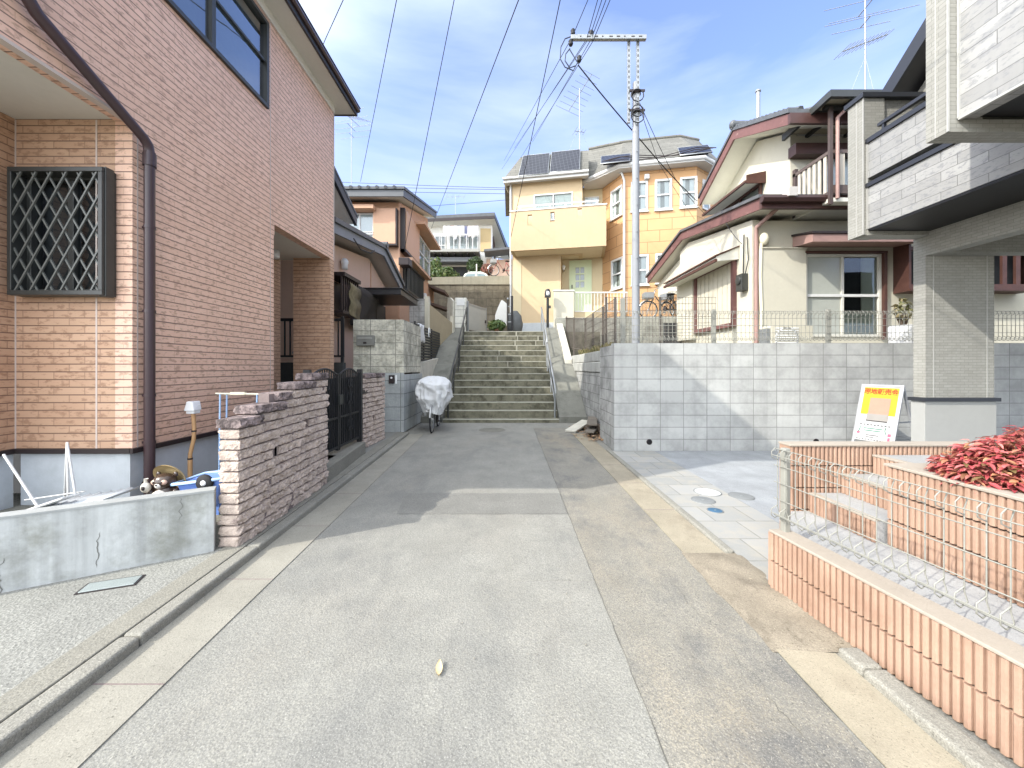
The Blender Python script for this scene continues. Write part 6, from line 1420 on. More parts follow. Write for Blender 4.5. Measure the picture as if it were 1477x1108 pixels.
for py, r in ((143, .125), (173, .13), (165, .12)):
    m.tube([(x + r * math.cos(k * .4), Y - .11 - .01 * (k % 2), px2z(py, Y) + r * 1.0 * math.sin(k * .4)) for k in range(16)], .011, 6, closed=True)
m.build('cable_loop', cable_black, t)
for px, py in ((825, 53), (851, 55), (822, 68), (834, 91)):
    q_ = px2x(px, Y); z = px2z(py, Y); m = MB(); m.lathe([(0, -.07), (.035, -.07), (.05, -.03), (.03, -.01), (.05, .02), (.03, .05), (0, .07)], (q_, Y - .12, z), 12); m.build('insulator', cable_black, t)
m = MB(); P = lambda px, py, yy=Y - .1: (px2x(px, yy), yy, px2z(py, yy))
m.tube([P(826, 52), P(815, 56), P(809, 68), P(808, 85), P(815, 97), P(827, 102), P(832, 92)], .012, 6); m.tube([P(822, 70), P(816, 78), P(815, 88), P(822, 98), P(830, 95)], .012, 6); m.tube([P(822, 72), P(834, 92)], .011, 6); m.build('jumper_wire', cable_blue, t)

def wire(label, pts, r=.011, sag=0., mat=cable_black, name='overhead_wire', group='overhead wires'):
    P0 = [Vector(p) for p in pts]; out = []
    for a_, b_ in zip(P0, P0[1:]):
        n_ = 14
        for i in range(n_):
            s = i / n_; p = a_.lerp(b_, s); p.z -= sag * 4 * s * (1 - s) * (b_ - a_).length / 20; out.append(p)
    out.append(P0[-1]); m = MB().tube(out, r * .8, 5)
    o = m.build(name, mat, None); tag(o, label, 'wire', group); return o
def over(px0, zn, A):
    """a line from point A that leaves the top of the view at px0 at height zn and runs on over the street"""
    Yn = (zn - H) * F / CY; B = Vector((px2x(px0, Yn), Yn, zn)); A = Vector(A); d = (B - A); return tuple(A + d * ((A.y + 14) / max(.5, A.y - Yn)))
def W3(px, py, Yy): return (px2x(px, Yy), Yy, px2z(py, Yy))
A = W3(520, 262, 17.); wire('overhead wire dropping behind the roof of the orange-brown house', [over(572, 9.6, A), A], .012)
A = W3(602, 268, 20.); A2 = W3(470, 55, 9.); wire('short overhead wire near the eave of the brick house', [over(495, 8.6, A2), W3(470, 55, 9.0), W3(430, 150, 13)], .011)
A = W3(583, 362, 13.1); wire('overhead wire running down to the corner of the orange-brown house', [over(655, 9.0, A), A], .011)
A = W3(622, 330, 26.); wire('overhead wire running down to the white hill house', [over(748, 9.3, A), A], .015)
A = W3(737, 342, 16.4); wire('overhead wire running down to the balcony of the yellow house', [over(808, 9.0, A), A], .013)
for i, (p0, arm_px, zz, fx, fy_, Yf, lb) in enumerate(((848, 826, 52, 727, 232, 24, 'wire over the left tip of the crossarm'), (862, 846, 57, 724, 244, 26, 'wire just left of the insulator on the crossarm'), (868, 851, 53, 742, 214, 24, 'wire at the black insulator of the crossarm'), (874, 853, 56, 768, 205, 22, 'wire just right of the insulator on the crossarm'), (880, 855, 60, 730, 262, 25, 'lowest wire crossing the crossarm beside the insulator'))):
    A = W3(arm_px, zz, Y - .12); wire(lb, [over(p0, A[2] + .25, A), A, W3(fx, fy_, Yf)], .010, .0, cable_blue)
A = W3(834, 94, Y - .1); wire('thick service cable sagging from the crossarm to the cream house', [A, W3(918, 195, 8.6), W3(1005, 290, 11.6)], .017, .25)
A = W3(918, 195, 8.7)
wire('thin cable from the pole band to the cream house gable', [W3(921, 145, 7.95), W3(975, 260, 9.3), W3(1018, 310, 11)], .008, .3)
wire('thin drooping cable from the pole to the yellow house wall', [W3(921, 150, 7.95), W3(950, 235, 10.5), W3(1003, 318, 15.9)], .008, .1)
wire('looping cable from the gable window to the service pipe on the cream house', [W3(1040, 303, 10.9), W3(1047, 322, 9.6), W3(1070, 352, 8.75)], .01, .6)
for i, (pa, pb, lb) in enumerate((((470, 262), (760, 272), 'topmost of the distant level wires above the hill house'), ((470, 268), (760, 274), 'second distant level wire above the hill house'), ((470, 274), (760, 280), 'third distant level wire above the hill house'), ((470, 308), (760, 286), 'lowest sloping distant wire above the hill house roof'))):
    wire(lb, [W3(*pa, 48), W3(*pb, 48)], .035, .05, cable_blue)
wire('thin wire between the antennas behind the yellow roof', [W3(1040, 215, 30), W3(1100, 195, 30)], .02, .05)
# ------------------------------------------------------------------ boards and leaves beside the stairs
for k, (xa, ya, za_, xb, yb, zb_, w_, lb) in enumerate(((1.33, 8.55, .03, 1.85, 9.3, .16, .26, 'pale concrete slab lying tilted beside the bottom step'), (1.62, 7.9, .12, 1.95, 8.75, .13, .2, 'weathered board lowest of the two beside the wall'), (1.72, 8.1, .24, 1.97, 9.2, .26, .22, 'weathered board on top, beside the streaked wall'))):
    m = MB(); m.bar((xa, ya, za_), (xb, yb, zb_), w_, .04); o = m.build('loose_board', conc_light if k == 0 else M('old_board_%s' % 'ab'[k - 1], (.16, .14, .115), .25, 6, .9, .4, 40), None, bev=.006); tag(o, lb, 'board', 'boards beside the stairs')
m = MB(); m.box(1.7, 1.78, 8.2, 8.9, .0, .1).box(1.86, 1.94, 8.1, 9.1, .1, .22); o = m.build('wooden_block', bark, None); tag(o, 'dark wooden blocks propping the weathered boards', 'block')
m = MB()
for _ in range(420):
    y = rnd.uniform(7.4, 9.4); x = 1.95 - abs(rnd.gauss(0, .22)) - .02; z = .012 + rnd.random() * .05; s = rnd.uniform(.018, .045); a_ = rnd.uniform(0, 6.28)
    c_, s_ = math.cos(a_) * s, math.sin(a_) * s
    m.add([(x - c_, y - s_, z), (x + s_ * .5, y - c_ * .5, z + rnd.uniform(0, .02)), (x + c_, y + s_, z + .008), (x - s_ * .5, y + c_ * .5, z + rnd.uniform(0, .02))], [(0, 1, 2), (0, 2, 3)])
o = m.build('leaf_litter', litter_leaf, None); o['kind'] = 'stuff'; tag(o, 'dry brown leaves drifted at the foot of the old wall', 'leaf litter')
# ------------------------------------------------------------------ grey-clad house on the right
t = thing('grey_clad_house', 'pale grey house with cantilevered balcony and pillar at right', 'house', (5.5, 5.1, 0))
XB, XA = 4.70, 3.72
m = MB(); m.box(XB, XB + .12, -1.5, 5.07, 3.27, 3.81).box(XB, XB + .12, -1.5, 5.07, 3.935, 4.39); m.build('balcony_panel', siding_grey, t)
m = MB(); m.box(XB - .025, XB + .14, -1.5, 5.068, 3.812, 3.865).box(XB - .025, XB + .15, -1.5, 5.068, 4.392, 4.45); m.build('balcony_cap', dark_cap, t)
m = MB(); m.box(XB + .02, XB + .07, -1.5, 4.95, 4.545, 4.585); 
for y in (4.9, 3.9, 2.9): m.box(XB + .03, XB + .06, y - .03, y + .0, 4.45, 4.545)
m.build('balcony_handrail', dark_cap, t)
m = MB(); m.box(4.65, 4.93, 5.07, 5.3, 3.2, 5.0).box(4.93, 6.4, 5.11, 5.28, 3.3, 5.0); m.build('corner_pilaster', siding_fine, t)
for q in ((4.645, 4.66, 5.064, 5.076, 3.2, 5.0), (4.645, 4.652, 5.16, 5.168, 3.2, 5.0), (XB - .012, XB + .002, 5.052, 5.066, 3.27, 4.39)): MB().box(*q).build('corner_seal', trim_grey, t)
m = MB(); m.box(4.62, 6.4, 5.04, 5.33, 5.0, 5.06); m.build('pilaster_cap', dark_cap, t)
m = MB(); m.box(XB + .0, 12, 5.06, 5.24, 3.19, 3.268); m.build('edge_beam', siding_fine, t)
m = MB(); m.box(XB + .005, 12, -1.5, 5.055, 3.24, 3.268); m.build('soffit', shade_black, t)
m = MB(); m.box(5.5, 5.68, -1.5, 5.098, 2.93, 3.238).box(5.68, 12, 4.95, 5.098, 2.93, 3.238); m.build('carport_beam', siding_fine, t)
m = MB(); m.box(XB + .3, 12, -1.5, 5.1, 3.27, 3.5).box(6.2, 12, -1.5, 5.1, 3.5, 4.6); m.build('balcony_core', room_dark, t)
xc0, xc1 = px2x(1335, 5.1), px2x(1434, 5.1)
m = MB(); m.box(xc0, xc1, 5.1, 5.255, 1.05, 3.19); pl = m.build('pillar', siding_fine, t)
m = MB(); m.box(xc0 - .02, xc1 + .02, 5.09, 5.27, 0, 1.0); m.build('pillar_plinth', M('plinth_grey', (.31, .312, .295), .05, 2, .85, .15, 100), t, bev=.005)
m = MB(); m.box(xc0 - .045, xc1 + .045, 5.06, 5.29, 1.0, 1.048); m.build('pillar_trim', dark_cap, t)
for q_ in (xc0 + .1, xc1 - .1): MB().box(q_, q_ + .009, 5.0965, 5.1, 1.05, 2.93).build('pillar_joint', trim_grey, pl)
# projecting upper bay nearest the viewer
m = MB(); m.box(XA, XA + .15, -1.5, 3.195, 3.515, 7.5); m.build('upper_panel', siding_grey, t)
m = MB(); m.box(3.64, 3.93, 3.2, 3.37, 3.41, 7.5); m.build('upper_pilaster', siding_fine, t)
for q in ((3.634, 3.648, 3.194, 3.206, 3.41, 7.5), (3.636, 3.642, 3.29, 3.297, 3.41, 7.5), (XA - .012, XA + .002, 3.18, 3.196, 3.515, 7.5), (XA - .01, XA + .02, -1.5, 3.19, 3.50, 3.517)): MB().box(*q).build('corner_seal', trim_grey, t)
m = MB(); m.box(3.93, 9, 3.2, 3.36, 3.41, 3.512); m.build('upper_beam', siding_fine, t)
m = MB(); m.box(XA + .15, 9, -1.5, 3.198, 3.53, 3.56); m.build('upper_soffit', shade_black, t)
m = MB(); m.box(XA + .2, 9, -1.5, 3.35, 3.56, 7.5).box(3.93, 9, 3.36, 3.5, 3.515, 7.5); m.build('upper_core', siding_fine, t)
# main body and its roof verge behind the balcony
m = MB(); m.box(5.98, 10, 3.5, 5.7, 4.6, 5.45); m.prism([(5.98, 5.7, 5.45), (5.98, 3.5, 5.45), (5.98, 3.5, 7.35)], (4, 0, 0)); m.build('upper_wall', siding_fine, t)
m = MB(); m.hexa([(5.66, 6.0, 5.26), (10, 6.0, 5.26), (10, 3.4, 7.6), (5.66, 3.4, 7.6), (5.66, 6.0, 5.40), (10, 6.0, 5.40), (10, 3.4, 7.74), (5.66, 3.4, 7.74)]); m.build('roof', fascia_dark, t)
m = MB(); m.hexa([(5.62, 6.05, 5.17), (5.66, 6.05, 5.17), (5.66, 3.4, 7.5), (5.62, 3.4, 7.5), (5.62, 6.05, 5.43), (5.66, 6.05, 5.43), (5.66, 3.4, 7.78), (5.62, 3.4, 7.78)]); m.box(5.62, 7, 6.0, 6.12, 5.28, 5.4); m.build('verge_board', dark_cap, t)
# ------------------------------------------------------------------ ribbed tile walls, entrance steps, planter
pA, pB = Vector((1.70, 2.53, 0)), Vector((2.075, -.65, 0)); dirw = (pB - pA).normalized()
fr_ = Fr((pA.x, pA.y, 0), tuple(dirw)); Lw = (pB - pA).length
t = thing('low_tile_wall', 'low ribbed pink tile wall along the road under the wire fence', 'wall', tuple(pA))
m = MB(); ribbed(m, fr_, 0, Lw, .012, .185, 0.); ribbed(m, fr_, 0, Lw, .195, .368, 0.); 
fe = Fr((pA.x, pA.y, 0), tuple(fr_.N * -1)); fe = Fr(tuple(pA - fr_.N * .125), tuple(fr_.N))
m.build('tile_courses', tile_pink, t)
m = MB(); m.fbox(fr_, .003, Lw, -.05, .368, -.12, -.022); m.build('wall_core', tile_joint, t)
m = MB(); m.fbox(fr_, -.004, Lw, .369, .385, -.135, -.002); m.build('coping', coping, t, bev=.004)
m = MB(); m.fbox(fr_, -.01, .012, .02, .368, -.13, -.005); m.build('end_tile', tile_pink, t)
sheet('garden_path', [tuple((pA - fr_.N * .13 + dirw * .02).xy), (2.235, 3.065), (2.9, 3.065), (2.9, -.9), tuple((pB - fr_.N * .13).xy)], .305, path_mat, .36)
t = thing('wire_fence', 'grey welded wire fence with looped edges on the low tile wall', 'fence', tuple(pA))
ffn = Fr(tuple(pA - fr_.N * .06), tuple(dirw))
mesh_fence(t, ffn, .0, 3.0, .475, .915, [.035, 2.0], fence_grey, .068, .098, .003, .05, .042, .33, post_top=.925)
t = thing('tile_back_wall', 'ribbed pink tile wall at the back of the entrance steps', 'wall', (2.235, 3.07, 0))
fbk = Fr((0, 3.07, 0), (1, 0, 0))
m = MB()
for c, (a_, b_) in enumerate(((.012, .158), (.168, .31), (.32, .483), (.493, .658), (.668, .818))): ribbed(m, fbk, 2.235, 4.6, a_, b_)
fls = Fr((2.235, 0, 0), (0, -1, 0)); 
m.build('tile_courses', tile_pink, t)
m = MB(); m.box(2.245, 4.6, 3.092, 3.19, -.04, .818); m.build('wall_core', tile_joint, t)
m = MB(); m.box(2.233, 2.245, 3.075, 3.19, .0, .82); m.build('end_tile', tile_pink, t)
m = MB(); m.box(2.228, 4.6, 3.062, 3.2, .819, .836); m.build('coping', coping, t, bev=.004)
t = thing('entrance_steps', 'grey entrance steps with ribbed tile risers between the tile walls', 'steps', (2.4, 2.78, .3))
for k, (x, z) in enumerate(((2.37, .455), (2.62, .605), (2.87, .755))):
    f_ = Fr((x, 0, 0), (0, -1, 0)); m = MB(); m.box(x + .022, 4.5, 2.505, 3.055, z - .15, z); sp_ = m.build('tread', path_mat, t, bev=.004)
    m = MB(); ribbed(m, f_, -3.055, -2.505, z - .148, z - .012); m.build('riser_tile', tile_pink, sp_)
    m = MB(); m.box(x + .0, x + .05, 2.505, 3.055, z - .011, z + .004); m.build('nosing', coping, sp_, bev=.003)
XPl, YPl = 2.43, 2.49
t = thing('tile_planter', 'raised planter of ribbed pink tiles holding the red shrubs', 'planter', (XPl, YPl, .3))
fpx = Fr((XPl, 0, 0), (0, -1, 0)); fpy = Fr((0, YPl - .0, 0), (-1, 0, 0))
m = MB()
for a_, b_ in ((.31, .468), (.48, .638), (.65, .81)): ribbed(m, fpx, -YPl, 1.2, a_, b_)
m.build('tile_courses', tile_pink, t)
m = MB(); m.box(XPl + .022, XPl + .12, -1.2, YPl, .28, .812).box(XPl + .12, 4.6, YPl - .11, YPl, .28, .812); m.build('wall_core', tile_joint, t)
m = MB(); m.box(XPl - .008, XPl + .13, -1.2, YPl - .115, .813, .83).box(XPl - .008, 4.6, YPl - .114, YPl + .008, .813, .83); m.build('coping', coping, t, bev=.004)
m = MB(); m.box(XPl + .125, 4.6, -1.2, YPl - .115, .5, .76); m.build('soil', soil, t)
def nandina(label, cx, cy, r, h, n):
    t = thing('nandina_shrub', label, 'shrub', (cx, cy, .76))
    st_ = MB(); lf = MB()
    for i in range(n):
        a_ = rnd.uniform(0, 6.28); q = rnd.random() ** .55; tx, ty = cx + math.cos(a_) * r * q, cy + math.sin(a_) * r * q
        tz = .76 + h * (1 - .62 * q * q) * rnd.uniform(.55, 1.05)
        b0 = Vector((cx + (tx - cx) * .3, cy + (ty - cy) * .3, .76)); tip = Vector((tx, ty, tz))
        st_.tube([b0, b0.lerp(tip, .6) + Vector((0, 0, .04)), tip], [.006, .004, .003], 5, cap=False)
        od = Vector((tx - cx, ty - cy, 0)); od = od.normalized() if od.length > .01 else Vector((1, 0, 0))
        for k in range(15):
            b_ = rnd.uniform(0, 6.28); d = Vector((math.cos(b_), math.sin(b_), rnd.uniform(-.35, .55))); d = (d + od * .35).normalized()
            ln = rnd.uniform(.036, .066); wd = ln * rnd.uniform(.17, .25); s = d.cross(Vector((rnd.uniform(-.3, .3), rnd.uniform(-.3, .3), 1))).normalized(); up = s.cross(d)
            o_ = tip + d * .012 + Vector((0, 0, rnd.uniform(-.05, .03)))
            pts = [o_, o_ + d * ln * .3 - s * wd, o_ + d * ln * .3 + s * wd, o_ + d * ln * .68 - s * wd * .8 + Vector((0, 0, -.006)), o_ + d * ln * .68 + s * wd * .8 + Vector((0, 0, -.006)), o_ + d * ln + Vector((0, 0, -.02)), o_ + d * ln * .35 - up * wd * .35, o_ + d * ln * .7 - up * wd * .3 + Vector((0, 0, -.006))]
            lf.add(pts, [(0, 1, 6), (0, 6, 2), (1, 3, 7, 6), (6, 7, 4, 2), (3, 5, 7), (7, 5, 4)])
    lf.build('foliage', nandina_leaf, t); st_.build('stem', bark, t)
nandina('red-leaved nandina shrub at the left front of the planter', 2.76, 2.1, .30, .27, 330)
nandina('bright red nandina shrub filling the planter at the right edge', 3.22, 1.96, .36, .40, 470)
nandina('red nandina shrub farther back in the planter with yellow tips', 3.25, 2.26, .30, .36, 300)
# ------------------------------------------------------------------ A-board sign
sx_, sy_ = px2x(1272, 6.0), 6.0
t = thing('a_board_sign', 'white folding A-board with yellow poster and red Japanese lettering', 'sign', (sx_, sy_, .008))
rz = math.radians(-72); RR = Matrix.Rotation(rz, 3, 'Z')
apex = Vector((0, .02, 1.17)); foot = Vector((0, -.30, 0)); V_ = (apex - foot).normalized()
loc = lambda v: Vector((sx_, sy_, .008)) + RR @ Vector(v)
fsn = Fr(tuple(loc(foot)), tuple(RR @ Vector((1, 0, 0))), tuple(RR @ V_)); HS = (apex - foot).length
alu = M('aluminium_frame', (.42, .43, .44), .05, 5, .35, .02, metal=.4)
w2 = .27
m = MB(); m.fbox(fsn, -w2, -w2 + .035, 0, HS, -.015, .015).fbox(fsn, w2 - .035, w2, 0, HS, -.015, .015).fbox(fsn, -w2 + .035, w2 - .035, HS - .035, HS, -.014, .014).fbox(fsn, -w2 + .035, w2 - .035, .14, .175, -.014, .014); m.build('front_frame', alu, t, bev=.003)
m = MB(); m.fbox(fsn, -w2 + .035, w2 - .035, .31, HS - .035, -.006, .004); bd = m.build('poster', M('poster_white', (.46, .46, .45), .02, 2, .5, 0), t)
yel = M('poster_yellow', (.44, .31, .02), .03, 4, .5, 0); red = M('print_red', (.4, .012, .01), .03, 4, .5, 0); grn = M('print_green', (.03, .16, .11), .03, 4, .5, 0); pnk = M('print_pink', (.5, .1, .16), .04, 4, .5, 0); ink = M('print_ink', (.05, .05, .06), .03, 4, .5, 0); sal = M('print_salmon', (.4, .22, .16), .06, 12, .5, 0)
m = MB(); m.fbox(fsn, -w2 + .05, w2 - .05, HS * .60, HS - .05, .0045, .006); m.build('yellow_band', yel, bd)
text_mesh('現地販売会', .098, red, 'sign_lettering', bd, fsn, 0, HS - .12, .0072, .0006, .9)
m = MB(); m.fbox(fsn, -.12, .14, HS * .53, HS * .82, .0065, .009); m.build('photo_sheet', sal, bd)
m = MB(); m.fbox(fsn, -.13, .14, HS * .52, HS * .61, .0095, .012); m.build('clear_pocket', M('pocket_grey', (.27, .255, .235), .05, 9, .25, 0), bd)
m = MB(); m.fbox(fsn, -.13, .14, HS * .515, HS * .522, .0125, .02); m.build('pocket_edge', trim_dark, bd)
m = MB()
for k in range(9): m.fbox(fsn, -.2 + k * .045, -.2 + k * .045 + .026, .555, .572, .0045, .006)
m.build('print_row', ink, bd); m = MB()
for k in range(11): m.fbox(fsn, -.22 + k * .038, -.22 + k * .038 + .024, .325, .338, .0045, .006)
m.build('print_row', ink, bd)
for q in ((-.1, .06, .395, .407), (-.1, .0, .365, .376)): MB().fbox(fsn, *q, .0045, .006).build('print_line', ink, bd)
m = MB(); m.fbox(fsn, -.14, .1, .5, .513, .0045, .006).fbox(fsn, -.14, .08, .465, .478, .0045, .006)
for s_, c_ in ((-1, -.21), (1, .15)): m.tube([fsn.p(c_ + s_ * -.02 * math.sin(k * .5), .44 + .02 * k, .007) for k in range(6)], .005, 5)
m.build('green_print', grn, bd)
m = MB(); m = None
for q in ((-.225, -.185, .41, .445), (.17, .21, .41, .455), (.175, .205, .335, .395)): MB().fbox(fsn, *q, .0045, .006).build('pink_stamp', pnk, bd)
fb0 = Vector((0, .42, 0)); Vb = (apex - fb0).normalized(); 
m = MB()
for s_ in (-1, 1): m.bar(loc((s_ * .245, .42, 0)), loc((s_ * .245, .03, 1.15)), .03, .022)
m.bar(loc((-.245, .30, .36)), loc((.245, .30, .36)), .022, .022).bar(loc((-.245, .05, 1.12)), loc((.245, .05, 1.12)), .022, .022); m.build('rear_leg_frame', alu, t)
m = MB()
for s_ in (-1, 1): m.bar(loc((s_ * .265, -.13, .62)), loc((s_ * .265, .23, .62)), .008, .02)
m.build('hinge_stay', galv, t)
o = MB().box(sx_ + .1, sx_ + .75, 6.1, 6.45, .01, .1).build('black_base', M('rubber_base', (.03, .03, .032), .15, 6, .7, .1), None, bev=.02); tag(o, 'flat black rubber weight on the floor behind the A-board', 'weight')
r2 = random.Random(5); m = MB()
for k in range(26):
    y = 1.93 + r2.random() ** 1.5 * .75; x = 1.99 - .118 * y - .03 - abs(r2.gauss(0, .05)); s = r2.uniform(.004, .012); rough_block(m, x - s, x + s * .8, y - s * .7, y + s * .9, .008, .012 + s * r2.uniform(.5, .9), .01, .004, k, s * .8)
o = m.build('rubble', dirt, None); o['kind'] = 'stuff'; tag(o, 'crumbled concrete rubble along the foot of the low tile wall', 'rubble')
# pale basin with twiggy plant by the pillar
x, Y_ = px2x(1303, 7.1), 7.1
t = thing('bonsai_pot', 'pale round pot with a dark twiggy plant behind the mesh fence', 'potted plant', (x, Y_, 1.62))
m = MB(); m.lathe([(0, 0), (.16, 0), (.2, .2), (.21, .56), (.19, .6), (.18, .57), (0, .55)], (x, Y_, 1.62), 20); m.build('pot', M('pot_grey', (.5, .51, .52), .08, 5, .5), t)
m = MB(); 
for k in range(7):
    a_ = rnd.uniform(0, 6.28); m.tube([(x, Y_, 2.15), (x + .1 * math.cos(a_), Y_ + .05 * math.sin(a_), 2.35), (x + .18 * math.cos(a_ + .8), Y_, 2.5 + rnd.uniform(-.1, .15))], [.022, .014, .006], 6)
m.build('trunk', bark, t); m = MB(); leaf_cloud(m, (x, Y_, 2.5), .2, .12, .22, 90, .06); m.build('foliage', weed_leaf, t)
# ------------------------------------------------------------------ bicycles
def bicycle(name, label, origin, rz, paint, cover=False):
    o = thing(name, label, 'bicycle', (0, 0, 0)); r = .30
    for yy in (0, 1.02):
        m = MB(); m.tube([(0, yy + r * math.cos(k * math.pi / 14), r + r * math.sin(k * math.pi / 14)) for k in range(28)], .019, 7, closed=True); w = m.build('wheel', rubber, o)
        m = MB(); m.tube([(0, yy + (r - .025) * math.cos(k * math.pi / 14), r + (r - .025) * math.sin(k * math.pi / 14)) for k in range(28)], .009, 5, closed=True)
        for k in range(14): m.tube([(.015 * (-1) ** k, yy, r), (0, yy + (r - .02) * math.cos(k * math.pi / 7), r + (r - .02) * math.sin(k * math.pi / 7))], .0022, 4)
        m.lathe([(0, -.04), (.02, -.04), (.02, .04), (0, .04)], (0, yy, r), 10, 'x'); m.build('rim', steel, w)
    m = MB(); m.tube([(0, .22, .78), (0, .55, .32), (0, .72, .78)], .018, 8); m.tube([(0, .2, .86), (0, .15, .62)], .02, 8)
    for s_ in (-1, 1): m.tube([(s_ * .05, 0, r), (s_ * .05, .13, .62), (0, .15, .66)], .012, 6); m.tube([(s_ * .06, 1.02, r), (s_ * .04, .56, .32)], .011, 6); m.tube([(s_ * .06, 1.02, r), (s_ * .02, .7, .74)], .01, 6)
    m.build('frame', paint, o)
    m = MB(); m.tube([(0, .2, .84), (0, .22, .98)], .014, 6); m.tube([(-.29, .36, .98), (-.2, .25, 1.0), (0, .2, .97), (.2, .25, 1.0), (.29, .36, .98)], .012, 7); m.build('handlebar', steel, o)
    m = MB(); m.ball((0, .76, .83), .09, .13, .04); m.tube([(0, .72, .76), (0, .74, .82)], .013, 6); m.build('saddle', rubber, o)
    m = MB(); m.lathe([(0, -.008), (.08, -.008), (.08, .008), (0, .008)], (.05, .55, .32), 16, 'x'); m.bar((.055, .5, .2), (.05, .55, .32), .02, .03).bar((-.055, .6, .44), (-.02, .55, .32), .02, .03); m.build('crank', trim_dark, o)
    for bx_ in ((.06, .16, .46, .54, .18, .2), (-.16, -.06, .56, .64, .43, .45)): MB().box(*bx_).build('pedal', rubber, o)
    m = MB(); m.tube([(0, -.315 * math.cos(a_ * .2 + .2), r + .335 * math.sin(a_ * .2 + .2)) for a_ in range(8)], .022, 5); m.tube([(0, 1.02 + .335 * math.cos(a_ * .2), r + .335 * math.sin(a_ * .2)) for a_ in range(10)], .022, 5); m.build('mudguard', steel, o)
    if not cover:
        m = MB(); m.box(-.16, .16, -.16, .14, .68, .7).box(-.17, -.16, -.17, .15, .68, .88).box(.16, .17, -.17, .15, .68, .88).box(-.16, .16, -.17, -.16, .68, .88).box(-.16, .16, .14, .15, .68, .88); m.build('basket', galv, o)
    o.location = origin; o.rotation_euler[2] = rz
    return o
bx, by = px2x(619, 8.25), 8.25 + .3
bk = bicycle('covered_bicycle', 'parked bicycle under a white cover by the kerb', (bx, by, 0), math.radians(3), iron, True)
m = MB(); vs = []; fs = []; NA, NR = 110, 60
for j in range(NR + 1):
    v = j / NR
    for i in range(NA):
        a_ = 2 * math.pi * i / NA
        # crown, shoulders over the handlebar, then gathered hem
        if v < .35: s = math.sin(v / .35 * math.pi / 2) ** .9; z = 1.22 - .25 * (1 - math.cos(v / .35 * math.pi / 2))
        else: q = (v - .35) / .65; s = 1 - .52 * max(0, q - .12) ** 1.1 / .88; z = .97 - .55 * q
        wx = .37 * s * (1 if v < .6 else 1); wy = (.42 if math.sin(a_) < 0 else .72) * (s if v < .25 else 1 - .2 * (v - .25))
        x = wx * math.copysign(abs(math.cos(a_)) ** .8, math.cos(a_)); y = .32 + wy * math.copysign(abs(math.sin(a_)) ** .8, math.sin(a_))
        fold = (.085 * (abs(noise.noise(Vector((math.cos(a_) * 5, math.sin(a_) * 5, v * 2.2)))) - .2) + .02 * math.sin(a_ * 9 + 2.5 * noise.noise(Vector((v * 3, a_, 0)))) + .055 * noise.noise(Vector((math.cos(a_) * 2.2, math.sin(a_) * 2.2, v * 4)))) * min(1, v * 2.5)
        x += math.cos(a_) * fold; y += math.sin(a_) * fold; rg = (1 - abs(noise.noise(Vector((x * 4.2 + z * 2, y * 4, z * 4.5 + 2)))) * 2.6) ; rg2 = (1 - abs(noise.noise(Vector((x * 9, y * 8 + 5, z * 7)))) * 2.4); k_ = .034 * max(0, rg) + .016 * max(0, rg2); x += math.cos(a_) * k_; y += math.sin(a_) * k_; z += .05 * noise.noise(Vector((x * 4, y * 4, v * 3))) + k_ * .5 * (1 - v) + (.05 * math.sin(a_ * 3 + 1) if v > .9 else 0)
        if z > 1.05: z -= .12 * abs(math.sin(a_)) * 0
        vs.append((x, y, z))
for j in range(NR):
    for i in range(NA): fs.append((j * NA + i, (j + 1) * NA + i, (j + 1) * NA + (i + 1) % NA, j * NA + (i + 1) % NA))
m.add(vs, fs, True); cv = m.build('bicycle_cover', cloth_white, None); pass
cv.location = (bx, by, 0); cv.rotation_euler[2] = math.radians(3); tag(cv, 'crumpled white bicycle cover draped over the bike by the stairs', 'bicycle cover')
bicycle('parked_bicycle', 'red bicycle on top of the hill wall beside the reddish shrub', (px2x(712, 20.8), 20.8, px2z(398, 20.8)), math.radians(-80), red_paint)
bicycle('parked_bicycle', 'dark bicycle on the stone bank in front of the yellow house', (px2x(935, 13.2), 13.2, 3.12), math.radians(-95), bronze)
bicycle('parked_bicycle', 'brown bicycle on the stone bank next to the cream house eave', (px2x(962, 13.4), 13.4, 3.12), math.radians(-70), eave_brown)
# ------------------------------------------------------------------ sky, sun, camera
SUN_EL, SUN_AZ = math.radians(37), math.radians(62)      # light travels towards +X +Y
d = Vector((math.sin(SUN_AZ) * math.cos(SUN_EL), math.cos(SUN_AZ) * math.cos(SUN_EL), -math.sin(SUN_EL)))
sl = bpy.data.lights.new('sun', 'SUN'); sl.energy = SUN_E; sl.angle = math.radians(.6); sl.color = (1, .95, .86)
so = bpy.data.objects.new('sun', sl); COL.objects.link(so); so.rotation_euler = d.to_track_quat('-Z', 'Y').to_euler(); so.location = (-20, -12, 25)
w = bpy.data.worlds.new('World'); scene.world = w; w.use_nodes = True
nt = w.node_tree; nt.nodes.clear()
out = nt.nodes.new('ShaderNodeOutputWorld'); bg = nt.nodes.new('ShaderNodeBackground'); sk = nt.nodes.new('ShaderNodeTexSky')
sk.sky_type = 'NISHITA'; sk.sun_disc = False; sk.sun_elevation = SUN_EL; sk.sun_rotation = math.pi + SUN_AZ; sk.air_density = 1.0; sk.dust_density = .8; sk.ozone_density = 5.5
tc = nt.nodes.new('ShaderNodeTexCoord')
mp = nt.nodes.new('ShaderNodeMapping'); nt.links.new(tc.outputs['Generated'], mp.inputs[0]); mp.inputs['Scale'].default_value = (.9, 1.2, 4.2); mp.inputs['Rotation'].default_value = (0, math.radians(-24), .3)
nz = nt.nodes.new('ShaderNodeTexNoise'); nt.links.new(mp.outputs[0], nz.inputs['Vector']); nz.inputs['Scale'].default_value = 1.7; nz.inputs['Detail'].default_value = 7; nz.inputs['Roughness'].default_value = .52; nz.inputs['Distortion'].default_value = .25
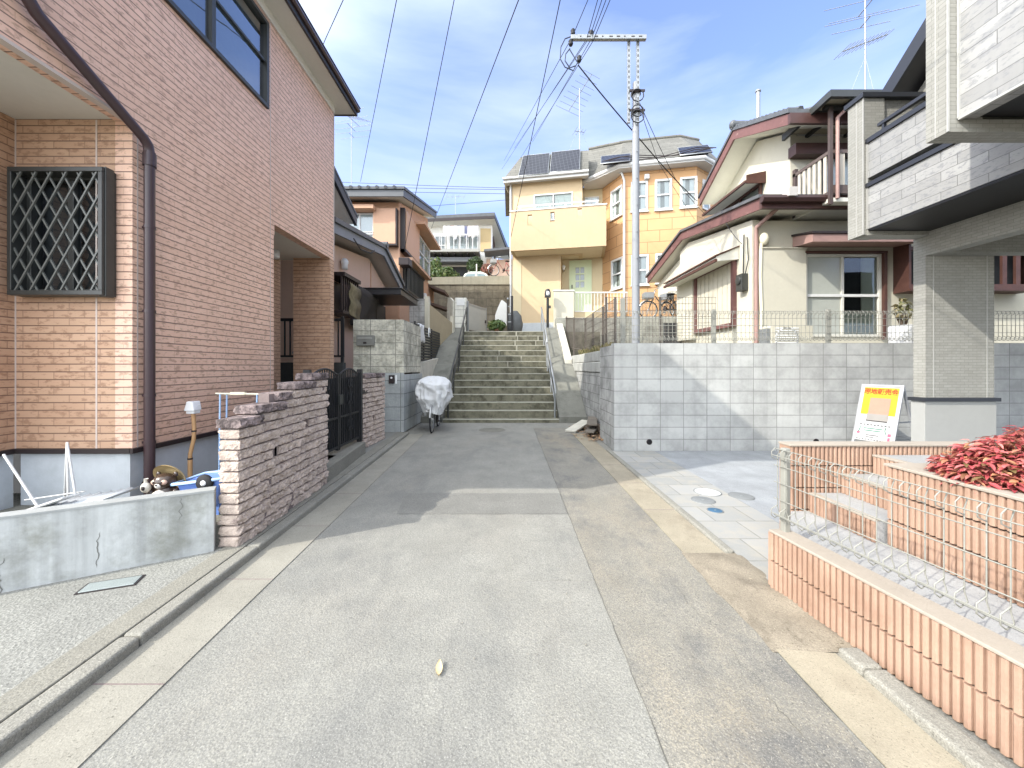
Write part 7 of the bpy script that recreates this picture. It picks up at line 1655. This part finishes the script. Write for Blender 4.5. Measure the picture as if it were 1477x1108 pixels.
rp = nt.nodes.new('ShaderNodeValToRGB'); nt.links.new(nz.outputs['Fac'], rp.inputs[0]); rp.color_ramp.elements[0].position = .40; rp.color_ramp.elements[1].position = .64; rp.color_ramp.elements[0].color = (.16, .16, .16, 1); rp.color_ramp.elements[1].color = (1, 1, 1, 1)
mx = nt.nodes.new('ShaderNodeMix'); mx.data_type = 'RGBA'; nt.links.new(rp.outputs[0], mx.inputs[0]); tn = nt.nodes.new('ShaderNodeMix'); tn.data_type = 'RGBA'; tn.blend_type = 'MULTIPLY'; tn.inputs[0].default_value = 1; nt.links.new(sk.outputs[0], tn.inputs[6]); tn.inputs[7].default_value = (1.07, .95, 1.05, 1); nt.links.new(tn.outputs[2], mx.inputs[6]); mx.inputs[7].default_value = CLOUD + (1,)
# added bright sky on the sun's side, behind the viewer, to fill the shade
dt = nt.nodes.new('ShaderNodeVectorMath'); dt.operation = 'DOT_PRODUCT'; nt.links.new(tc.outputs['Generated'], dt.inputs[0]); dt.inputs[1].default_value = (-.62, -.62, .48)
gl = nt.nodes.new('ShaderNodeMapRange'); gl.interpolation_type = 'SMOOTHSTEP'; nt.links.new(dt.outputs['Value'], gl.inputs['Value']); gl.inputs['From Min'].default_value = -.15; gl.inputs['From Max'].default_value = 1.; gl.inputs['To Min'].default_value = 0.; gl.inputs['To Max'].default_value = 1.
ad = nt.nodes.new('ShaderNodeMix'); ad.data_type = 'RGBA'; ad.blend_type = 'ADD'; nt.links.new(gl.outputs[0], ad.inputs[0]); nt.links.new(mx.outputs[2], ad.inputs[6]); ad.inputs[7].default_value = SKY_FILL + (1,)
mm = nt.nodes.new('ShaderNodeMath'); mm.operation = 'MULTIPLY'; nt.links.new(rp.outputs[0], mm.inputs[0]); mm.inputs[1].default_value = CLOUD_K; nt.links.new(mm.outputs[0], mx.inputs[0])
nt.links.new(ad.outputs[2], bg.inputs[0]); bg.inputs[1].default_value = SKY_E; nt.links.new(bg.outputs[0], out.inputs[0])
cam = bpy.data.cameras.new('camera'); co = bpy.data.objects.new('camera', cam); COL.objects.link(co); scene.camera = co
co.location = (0, 0, H); co.rotation_euler = (math.radians(90), 0, 0)
cam.sensor_width = 36; cam.lens = F / 1477 * 36; cam.shift_x = 2.5 / 1477; cam.shift_y = -24 / 1477; cam.clip_start = .05; cam.clip_end = 2000
scene.view_settings.view_transform = 'Standard'; scene.view_settings.look = 'None'; scene.view_settings.exposure = EXPO; scene.view_settings.gamma = 1
scene.cycles.max_bounces = 8; scene.cycles.diffuse_bounces = 4; scene.cycles.transparent_max_bounces = 12; scene.cycles.use_denoising = True
